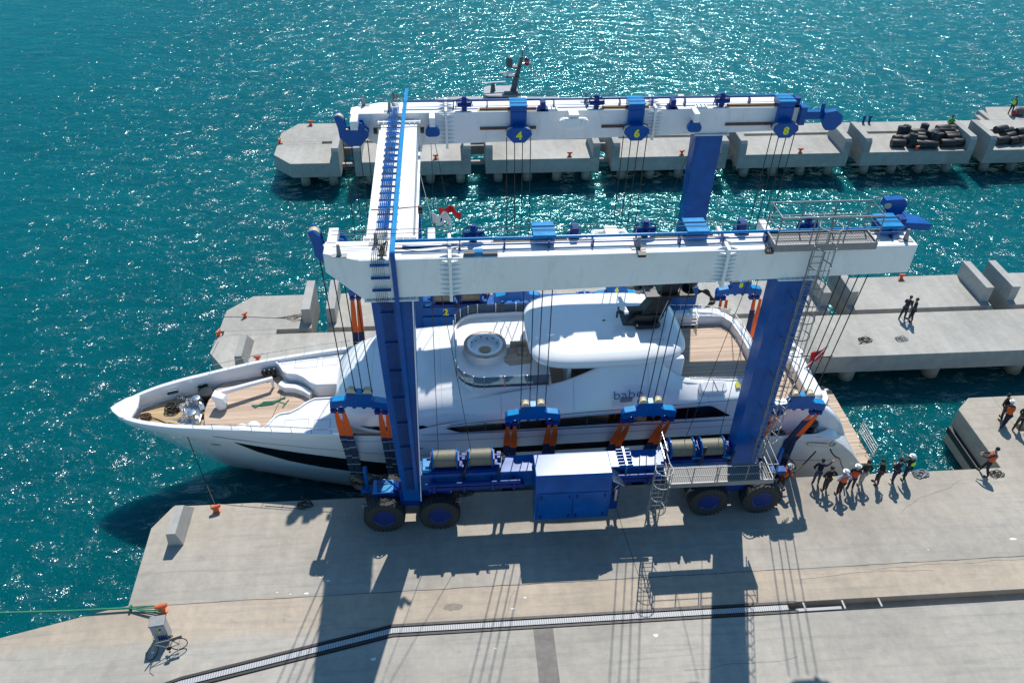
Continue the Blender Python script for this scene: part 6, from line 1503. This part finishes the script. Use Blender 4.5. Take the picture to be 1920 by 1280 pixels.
for px, lb in ((1618, 'left'), (1629, 'right')):
    p = at(px, 231, z=0); s = MB(); s.cyl((p.x, p.y, 0), (p.x, p.y, 0.55), 0.11, 10); s.ball((p.x, p.y, 0.6), 0.15, 10, 6)
    tag(s.build('blue_post', M['blued'], smooth=40), 'small dark blue post on the back edge of the farthest pier, %s of a pair' % lb, 'post')

# rubber fenders (short thick hollow cylinders)
FD = [(215, 660, .7, 80, 'upright', 'upright hollow black fender at the left end of the heap'), (275, 645, .75, 75, 'upright', 'upright hollow black fender leaning second from left of the heap'),
 (200, 738, .3, 8, 'lying', 'black fender lying behind the front left one of the heap'), (178, 800, .3, -6, 'lying', 'front left black fender lying alone on the pier'),
 (300, 740, .3, 20, 'lying', 'short black fender lying between the two left groups'), (370, 765, .6, 85, 'upright', 'upright hollow black fender at the front of the heap, leftmost of the middle group'),
 (470, 815, .3, -24, 'lying', 'black fender lying slanted at the very front of the heap'), (528, 625, .8, 90, 'upright', 'tallest black fender standing at the back of the heap'),
 (445, 655, .55, -4, 'lying', 'black fender lying at the back left of the tall standing one'), (530, 705, .5, -10, 'lying', 'black fender lying in the middle of the heap, upper one'),
 (520, 750, .35, -12, 'lying', 'black fender lying in the middle of the heap, lower one'), (655, 665, .8, 25, 'lying', 'black fender leaning diagonally across the heap centre'),
 (680, 745, .6, 88, 'upright', 'upright fender with a pale open ring end at the heap centre'), (620, 820, .3, -8, 'lying', 'black fender lying under the ringed upright one'),
 (800, 600, .85, -3, 'lying', 'black fender on top at the back, left of the person in green'), (820, 635, .7, -5, 'lying', 'black fender second row at the back, below the topmost left one'),
 (930, 600, .85, -5, 'lying', 'black fender on top at the back, beside the slanted wall'), (960, 635, .7, -6, 'lying', 'black fender in the second row next to the slanted wall'),
 (905, 695, .55, -3, 'lying', 'black fender in the third row, left of its pair'), (930, 725, .5, -2, 'lying', 'black fender in the fourth row, left of its pair'),
 (1040, 675, .6, 2, 'lying', 'black fender in the third row touching the slanted wall'), (1070, 705, .5, 3, 'lying', 'black fender in the fourth row touching the slanted wall'),
 (860, 800, .3, -4, 'lying', 'black fender at the bottom front of the right stack, left'), (1030, 790, .3, 0, 'lying', 'black fender at the bottom front of the right stack, right'),
 (760, 700, .4, -20, 'lying', 'black fender lying just right of the ringed upright one'),
 (1600, 610, .9, 14, 'lying', 'topmost left black fender of the second heap near the right edge'), (1680, 640, .7, 16, 'lying', 'black fender just below the topmost of the second heap'),
 (1620, 760, .4, 12, 'lying', 'lowest left black fender of the second heap'), (1740, 700, .5, 20, 'lying', 'middle black fender of the second heap'),
 (1800, 760, .35, 10, 'lying', 'bottom middle black fender of the second heap'), (1890, 640, .8, 14, 'lying', 'topmost right black fender of the second heap, cut by the photo edge'), (1890, 740, .4, 24, 'lying', 'bottom right black fender of the second heap, cut by the photo edge')]
fproto = None
for zx, zy, hz, ang, mode, lab in FD:
    if fproto is None:
        s = MB(); s.lathe([(0.15, -0.62), (0.33, -0.62), (0.36, -0.58), (0.36, 0.58), (0.33, 0.62), (0.15, 0.62), (0.15, -0.62)], (0, 0, 0), (1, 0, 0), 20)
        fproto = s.build('rubber_fender', M['rubber'], None, local=True, smooth=40); o = fproto
    else: o = fproto.copy(); col.objects.link(o)
    z = max(0.36, hz) if mode == 'lying' else 0.60
    p = at(1660+zx/7.385, 160+zy/7.385, z=z); o.location = (p.x, max(64.15, min(p.y, 67.2)) if hz < .8 else p.y, z)
    a = R(ang); o.rotation_euler = (0, -R(82) if mode == 'upright' else -R(random.uniform(-4, 4)), (a if mode == 'lying' else R(random.uniform(0, 90)))); tag(o, lab, 'rubber fender', 'black rubber fenders heaped on the farthest pier')
gp_ = at(1912, 212, z=0.2); s = MB(); s.ball((gp_.x, gp_.y, 0.35), 0.5, 14, 8, (1.2, .8, .9)); s.ball((gp_.x-0.6, gp_.y-0.1, 0.25), 0.28, 10, 6, (1, .8, 1)); s.box((gp_.x+0.3, gp_.y, 0.55), (0.5, 0.4, 0.3), 0.4)
g_ = s.build('equipment_heap', cloth((0.14, 0.12, 0.13)), None, smooth=60); tag(g_, 'dark heap of equipment at the right edge beside the person in lime vest', 'equipment'); s = MB(); s.ball((gp_.x-0.7, gp_.y-0.2, 0.32), 0.2, 10, 6); s.build('red_buoy', M['red'], g_, smooth=60)

# electrical cabinet and bicycle
cab = empty('electrical_cabinet', (-12.98, 19.87, 0), 0.12, 'grey steel electrical cabinet standing on the near quay beside the bicycle', 'cabinet')
m_cab = paint('cabinet_grey', (0.42, 0.44, 0.46), 0.4, 0.2, 0.1, 3, 0.15)
s = MB(); s.bb(-0.30, 0.30, -0.23, 0.23, 0.03, 1.2); s.build('body', m_cab, cab, local=True, bevel=0.012)
s = MB(); s.hexa([(-0.33, -0.26, 1.2), (0.33, -0.26, 1.2), (0.33, 0.26, 1.2), (-0.33, 0.26, 1.2), (-0.31, -0.24, 1.25), (0.31, -0.24, 1.25), (0.31, 0.24, 1.25), (-0.31, 0.24, 1.25)]); s.build('lid', M['steel'], cab, local=True, bevel=0.008)
s = MB(); s.bb(-0.27, 0.27, -0.245, -0.232, 0.10, 1.13); s.build('door', m_cab, cab, local=True, bevel=0.004)
s = MB(); s.bb(-0.03, 0.05, -0.26, -0.246, 0.72, 0.82); s.build('hazard_label', M['yellow'], cab, local=True)
s = MB()
for i in range(4): s.bb(-0.12+0.10*i, -0.05+0.10*i, -0.30, -0.246, 0.22, 0.36); s.bb(-0.12+0.10*i, -0.05+0.10*i, -0.29, -0.246, 0.42, 0.5)
s.build('socket', M['blued'], cab, local=True, bevel=0.01)
s = MB(); s.bb(-0.345, -0.302, -0.15, 0.0, 0.4, 0.52); s.bb(0.05, 0.12, -0.262, -0.246, 0.9, 0.98); s.build('latch', M['black'], cab, local=True)
b1 = at(336, 1208, z=0.34); b2_ = at(289, 1223, z=0.34); dv_ = (b2_-b1); dv_.z = 0; L_ = dv_.length; dv_.normalize()
bk = empty('bicycle', (b1.x, b1.y, 0), math.atan2(dv_.y, dv_.x), 'dark city bicycle parked against the grey cabinet', 'bicycle'); bk.rotation_euler = (R(7), 0, math.atan2(dv_.y, dv_.x)); WB = 1.06
for i, x in enumerate((0.0, WB)):
    w = MB(); w.torus((0, 0, 0), 0.325, 0.021, (0, 1, 0), 36, 8); w = w.build('wheel', M['black'], bk, local=True, smooth=60); w.location = (x, 0, 0.345)
    if i: w.rotation_euler = (0, 0, 0.8)
    s = MB(); s.cyl((0, -0.05, 0), (0, 0.05, 0), 0.025, 8)
    for k in range(16): a = 2*PI*k/16; s.tube([(0, 0.02*(-1)**k, 0), (0.31*math.cos(a), 0, 0.31*math.sin(a))], 0.003, 4)
    s.build('spokes', M['chrome'], w, local=True)
s = MB()
for a, b in (((0, 0, .345), (0.42, 0, .30)), ((0, 0, .345), (0.28, 0, 0.78)), ((0.42, 0, .30), (0.25, 0, 0.88)), ((0.42, 0, .30), (0.88, 0, 0.74)), ((0.30, 0, .74), (0.87, 0, 0.82)), ((0.86, 0, .92), (WB, 0, .345))): s.tube([a, b], 0.018, 8)
s.build('frame', M['steel'], bk, local=True, smooth=60)
s = MB(); s.ball((0.22, 0, 0.93), 0.12, 12, 6, (1.1, 0.6, 0.3)); s.build('saddle', M['black'], bk, local=True, smooth=60)
s = MB(); s.tube([(0.86, 0, .9), (0.86, 0, 1.02)], 0.015, 8); s.tube([(0.70, 0.30, 1.03), (0.85, 0.12, 1.03), (0.86, -0.12, 1.03), (0.72, -0.30, 1.03)], 0.014, 8); s.build('handlebar', M['black'], bk, local=True, smooth=60)
s = MB(); s.cyl((0.42, 0.02, .30), (0.42, 0.05, .30), 0.10, 18); s.box((0.42, 0.10, 0.16), (0.09, 0.06, 0.02)); s.box((0.42, -0.10, 0.44), (0.09, 0.06, 0.02)); s.tube([(0.42, .06, .3), (0.42, .08, .16)], .01, 6); s.tube([(0.42, -.06, .3), (0.42, -.08, .44)], .01, 6); s.build('crankset', M['black'], bk, local=True)
s = MB(); s.bb(-0.2, 0.25, -0.06, 0.06, 0.72, 0.74); s.tube([(-0.15, 0, .73), (0, 0, .345)], .008, 6); s.build('luggage_rack', M['black'], bk, local=True)

# ================================================================ ROPES
def rope(name, pts, r, mat, lab, cat='rope', sag=0.0, wig=0.0):
    P = [Vector(p) for p in pts]; out = []
    for a, b in zip(P, P[1:]):
        k = 14
        for i in range(k): t = i/k; q_ = a.lerp(b, t); q_.z -= sag*4*t*(1-t); q_ += Vector((random.uniform(-wig, wig), random.uniform(-wig, wig), 0)); out.append(q_)
    out.append(P[-1]); o = MB().tube(out, r, 6).build(name, mat, None, smooth=60); return tag(o, lab, cat)
p_b = at(305, 1141, z=0.3)
kn = at(245, 1139, z=0.15); fl_ = at(-60, 1150, z=0.4)
rope('green_rope', [fl_, at(120, 1145, z=0.2), kn], 0.055, M['greenrope'], 'taut green mooring rope running in from the left edge over the water', sag=0.0)
s = MB()
for k, (dy, r_) in enumerate(((0.16, .03), (0.06, .03), (-0.08, .03), (-0.17, .03))): s.tube([kn+Vector((-.1, 0, 0)), (kn+p_b)/2+Vector((0, dy*0.8, -0.02)), p_b+Vector((-0.05, dy, 0))], r_, 6)
s.torus(kn, 0.10, 0.05, (1, 0, 0), 12, 6); tag(s.build('green_rope_loop', M['greenrope'], smooth=60), 'doubled green rope loop with a knot around the orange bollard', 'rope')
rope('bow_line', [YW @ Vector((-13.9, -2.0, 1.9)), at(406, 952, z=0.35)], 0.022, M['rope'], 'thin dark bow line from the yacht side down to the orange bollard', sag=0.5)
rope('bow_line', [YW @ Vector((-15.3, 1.6, 2.3)), at(411, 625, z=0.4)], 0.018, M['rope'], 'thin line from the bow to the left tip of the middle pier', sag=0.6)
rope('stern_line', [YW @ Vector((18.9, -3.95, 0.3)), at(1466, 902, z=0.2)], 0.04, M['rope'], 'black stern line slanting left from the near fairlead to the quay', sag=0.25)
rope('stern_line', [YW @ Vector((19.7, -3.9, 0.35)), YW @ Vector((20.3, -4.1, -0.2)), at(1590, 889, z=0.9)], 0.04, M['rope'], 'black stern line looping right from the near fairlead round the quarter', sag=0.15)
rope('stern_line', [YW @ Vector((18.9, 3.2, 1.5)), at(1560, 668, z=-0.0), at(1618, 640, z=0.1)], 0.035, M['rope'], 'black stern line from the yacht to the middle pier', sag=0.25)
def coil_on(px, py, r, lab, mat=None, k=3, rr=0.025):
    p = at(px, py, z=0.03); pts = []
    random.seed(px)
    for i in range(k*20): a = 2*PI*i/20; q_ = r*(0.7+0.3*math.sin(i*0.21)); pts.append((p.x+q_*1.5*math.cos(a)+random.uniform(-.03, .03)+0.25*math.sin(i*.11), p.y+q_*math.sin(a), 0.03+0.03*(i % 3)))
    tag(MB().tube(pts, rr, 5).build('rope_coil', mat or M['rope'], smooth=60), lab, 'rope coil')
coil_on(1622, 637, .3, 'small black rope coil on the middle pier where the stern line ends')
coil_on(1690, 635, .25, 'thin loose rope rings on the middle pier below the two people', M['steel'])
coil_on(1726, 888, .28, 'grey rope coil on the quay edge right of the row of people', M['steel'], 4, 0.035)
coil_on(1868, 888, .25, 'rope coil at the feet of the person pulling', M['rope'])
coil_on(572, 946, .26, 'rope rings on the near quay edge left of the hoist', M['rope'])
coil_on(872, 922, .3, 'small rope coil under the hoist side beam', M['rope'])
coil_on(1090, 908, .28, 'rope rings on the shaded quay edge right of the engine house', M['rope'])
rope('loose_line', [at(497, 948, z=.02), at(530, 950, z=.02), at(575, 955, z=.02)], 0.012, M['rope'], 'thin loose line lying along the near quay edge left of the hoist')
s = MB(); random.seed(11)
for k in range(6):
    a = at(520+6*k, 596+random.uniform(-3, 3), z=.02); s.tube([a, a+Vector((0.5, random.uniform(-.3, .3), 0.02)), a+Vector((1.1, random.uniform(-.4, .4), 0)), at(550, 598, z=0.02)], 0.012, 5)
s.tube([at(417, 594, z=.02), at(470, 594, z=.02), at(548, 597, z=.02)], 0.012, 5); tag(s.build('tangled_line', M['brown'], smooth=60), 'tangled thin brown line on the middle pier near the notch walls', 'rope')

# flags hanging from a halyard
ha = at(790, 300, y=31.5); hb_ = at(808, 405, y=31.0); rope('halyard', [(-1.55, 34, 14.9), hb_, hb_+Vector((0.1, 0, -0.5))], 0.012, M['steel'], 'thin halyard carrying the two flags below the cross beam', 'line')
def wave(name, p0, w, h, mat, lab, ph=0.0, em=None):
    rows = [[(p0.x+w*i/12, p0.y+0.16*math.sin(i*0.9+ph)-0.25*(i/12.0), p0.z-h*j/6-0.10*math.sin(i*.6+ph)-0.35*(i/12.0)*(j/6.0)*0) for j in range(7)] for i in range(13)]
    o = MB().grid(rows).build(name, mat, None, smooth=60); sm_ = o.modifiers.new('t', 'SOLIDIFY'); sm_.thickness = 0.008; tag(o, lab, 'flag')
    if em:
        r2 = [[(p0.x+w*i/12, p0.y+0.16*math.sin(i*0.9+ph)-0.25*(i/12.0)-0.015, p0.z-h*j/6-0.10*math.sin(i*.6+ph)) for j in range(2, 5)] for i in em]
        MB().grid(r2).build('emblem', M['blued'], o)
    return o
wave('club_flag', hb_+Vector((0.05, 0, 0.15)), 0.85, 0.5, M['flagwhite'], 'white flag with a blue mark fluttering between the two white beams', 0.3, (5, 6, 7))
wave('red_flag', hb_+Vector((0.35, 0.25, 0.30)), 0.95, 0.34, M['red'], 'red flag fluttering behind the white flag between the beams', 1.4)

# ================================================================ PATROL BOAT
pc = at(936, 159, z=1.2)
pb_ = empty('patrol_boat', (pc.x, pc.y, WZ), -0.03, 'grey patrol boat with raked mast moored behind the farthest pier', 'boat')
s = MB(); rows = []
for i in range(15):
    x = -8.0+15*i/14; w = 2.3*(1-max(0, (-x-1.5)/6.5)**2)**0.5 if x < -1.5 else 2.3
    w = max(0.05, w); zt = 1.9+0.35*max(0, (-x-1)/7); rows.append([(x, -w, zt), (x, -w*0.9, 0.3), (x, -w*0.5, -0.5), (x, 0, -0.8), (x, w*0.5, -0.5), (x, w*0.9, 0.3), (x, w, zt)])
s.grid(rows); s.f.append(tuple(range(7))); k = len(s.v); s.f.append(tuple(range(k-7, k))); s.add([r[0] for r in rows]+[r[-1] for r in rows[::-1]], [tuple(range(30))]); s.build('hull', M['navygrey'], pb_, local=True, smooth=40)
s = MB(); s.hexa([(-1.9, -1.5, 1.9), (2.0, -1.6, 1.9), (2.0, 1.6, 1.9), (-1.9, 1.5, 1.9), (-1.3, -1.25, 3.5), (1.9, -1.4, 3.5), (1.9, 1.4, 3.5), (-1.3, 1.25, 3.5)]); s.build('wheelhouse', M['navygreyd'], pb_, local=True, bevel=0.04)
s = MB(); s.prism([(-1.75, -1.0), (-1.2, -1.5), (2.1, -1.6), (2.1, 1.6), (-1.2, 1.5), (-1.75, 1.0)], 3.5, 3.62); s.build('roof', M['navygrey'], pb_, local=True, bevel=0.03)
s = MB(); s.bb(-1.3, 1.9, -1.53, -1.40, 2.7, 3.3); s.build('side_window', M['blackglass'], pb_, local=True)
s = MB(); s.box((1.7, 0, 4.1), (0.7, 0.5, 1.0), 0, 0, 0.25, 0.7); s.hexa([(1.4, -.25, 4.4), (2.0, -.25, 4.4), (2.0, .25, 4.4), (1.4, .25, 4.4), (2.3, -.15, 7.6), (2.65, -.15, 7.6), (2.65, .15, 7.6), (2.3, .15, 7.6)])
s.bb(0.6, 2.3, -0.5, 0.5, 5.35, 5.45); s.bb(0.9, 2.4, -0.35, 0.35, 6.45, 6.55); s.cyl((1.1, 0, 6.55), (1.1, 0, 7.25), 0.36, 14); s.ball((1.1, 0, 7.25), 0.36, 14, 6); s.cyl((-0.7, 0, 3.62), (-0.7, 0, 4.5), 0.3, 12, 0.18); s.cyl((2.5, 0, 7.6), (2.5, 0, 8.3), 0.06, 8); s.tube([(3.0, 0.0, 7.2), (3.0, 0, 9.2)], 0.03, 6)
s.build('mast', M['navygreyd'], pb_, local=True, bevel=0.03, smooth=40); MB().bb(0.5, 2.3, -1.5, -0.8, 3.625, 3.95).build('life_raft', M['navygreyd'], pb_, local=True, bevel=0.08)
s = MB(); s.box((0.9, -0.2, 5.85), (1.9, 0.2, 0.14), 0.05); s.cyl((0.9, -.2, 5.45), (.9, -.2, 5.8), 0.15, 10); s.box((-0.6, 0, 4.62), (2.7, 0.2, 0.12), 0.15); s.build('radar_scanner', M['gel'], pb_, local=True, bevel=0.02)
s = MB(); s.grid([[(2.75+0.5*i/4, 0.1*math.sin(i*1.5), 7.45-0.8*j/3-0.1*i/4) for j in range(4)] for i in range(5)]); fo_ = s.build('flag', M['red'], None, local=True); fo_.location = pb_.location; fo_.rotation_euler = pb_.rotation_euler; tag(fo_, 'small red flag with white crescent flying from the patrol boat mast', 'flag')
s = MB(); s.torus((3.0, -0.09, 7.05), 0.11, 0.03, (0, 1, 0), 12, 6, 0.8, 5.4); s.build('crescent', M['flagwhite'], fo_, local=True)
Wp = wmat(pb_); lettering('hull_lettering', 'POLIS', 0.85, M['navygreyd'], Wp @ Matrix.Translation((-4.0, 0.0, 2.32)) @ Matrix.Rotation(R(180), 4, 'Z') @ Matrix.Rotation(-0.04, 4, 'Y'), pb_, 0.01, 0.01)
s = MB()
for sg in (-1, 1):
    s.tube([(-7.2, sg*0.8, 2.9), (-4, sg*2.1, 2.75), (0, sg*2.3, 2.6), (6.5, sg*2.3, 2.6)], 0.025, 6)
    for x, v, z in ((-5.6, 1.55, 2.8), (-4, 2.1, 2.75), (-2, 2.2, 2.7), (0, 2.3, 2.6), (2.5, 2.3, 2.6), (5, 2.3, 2.6)): s.cyl((x, sg*v, 1.9), (x, sg*v, z), 0.02, 6)
s.build('guard_rail', M['steel'], pb_, local=True)
pb_.scale = (0.88, 0.88, 0.85); fo_.scale = (0.88, 0.88, 0.85)
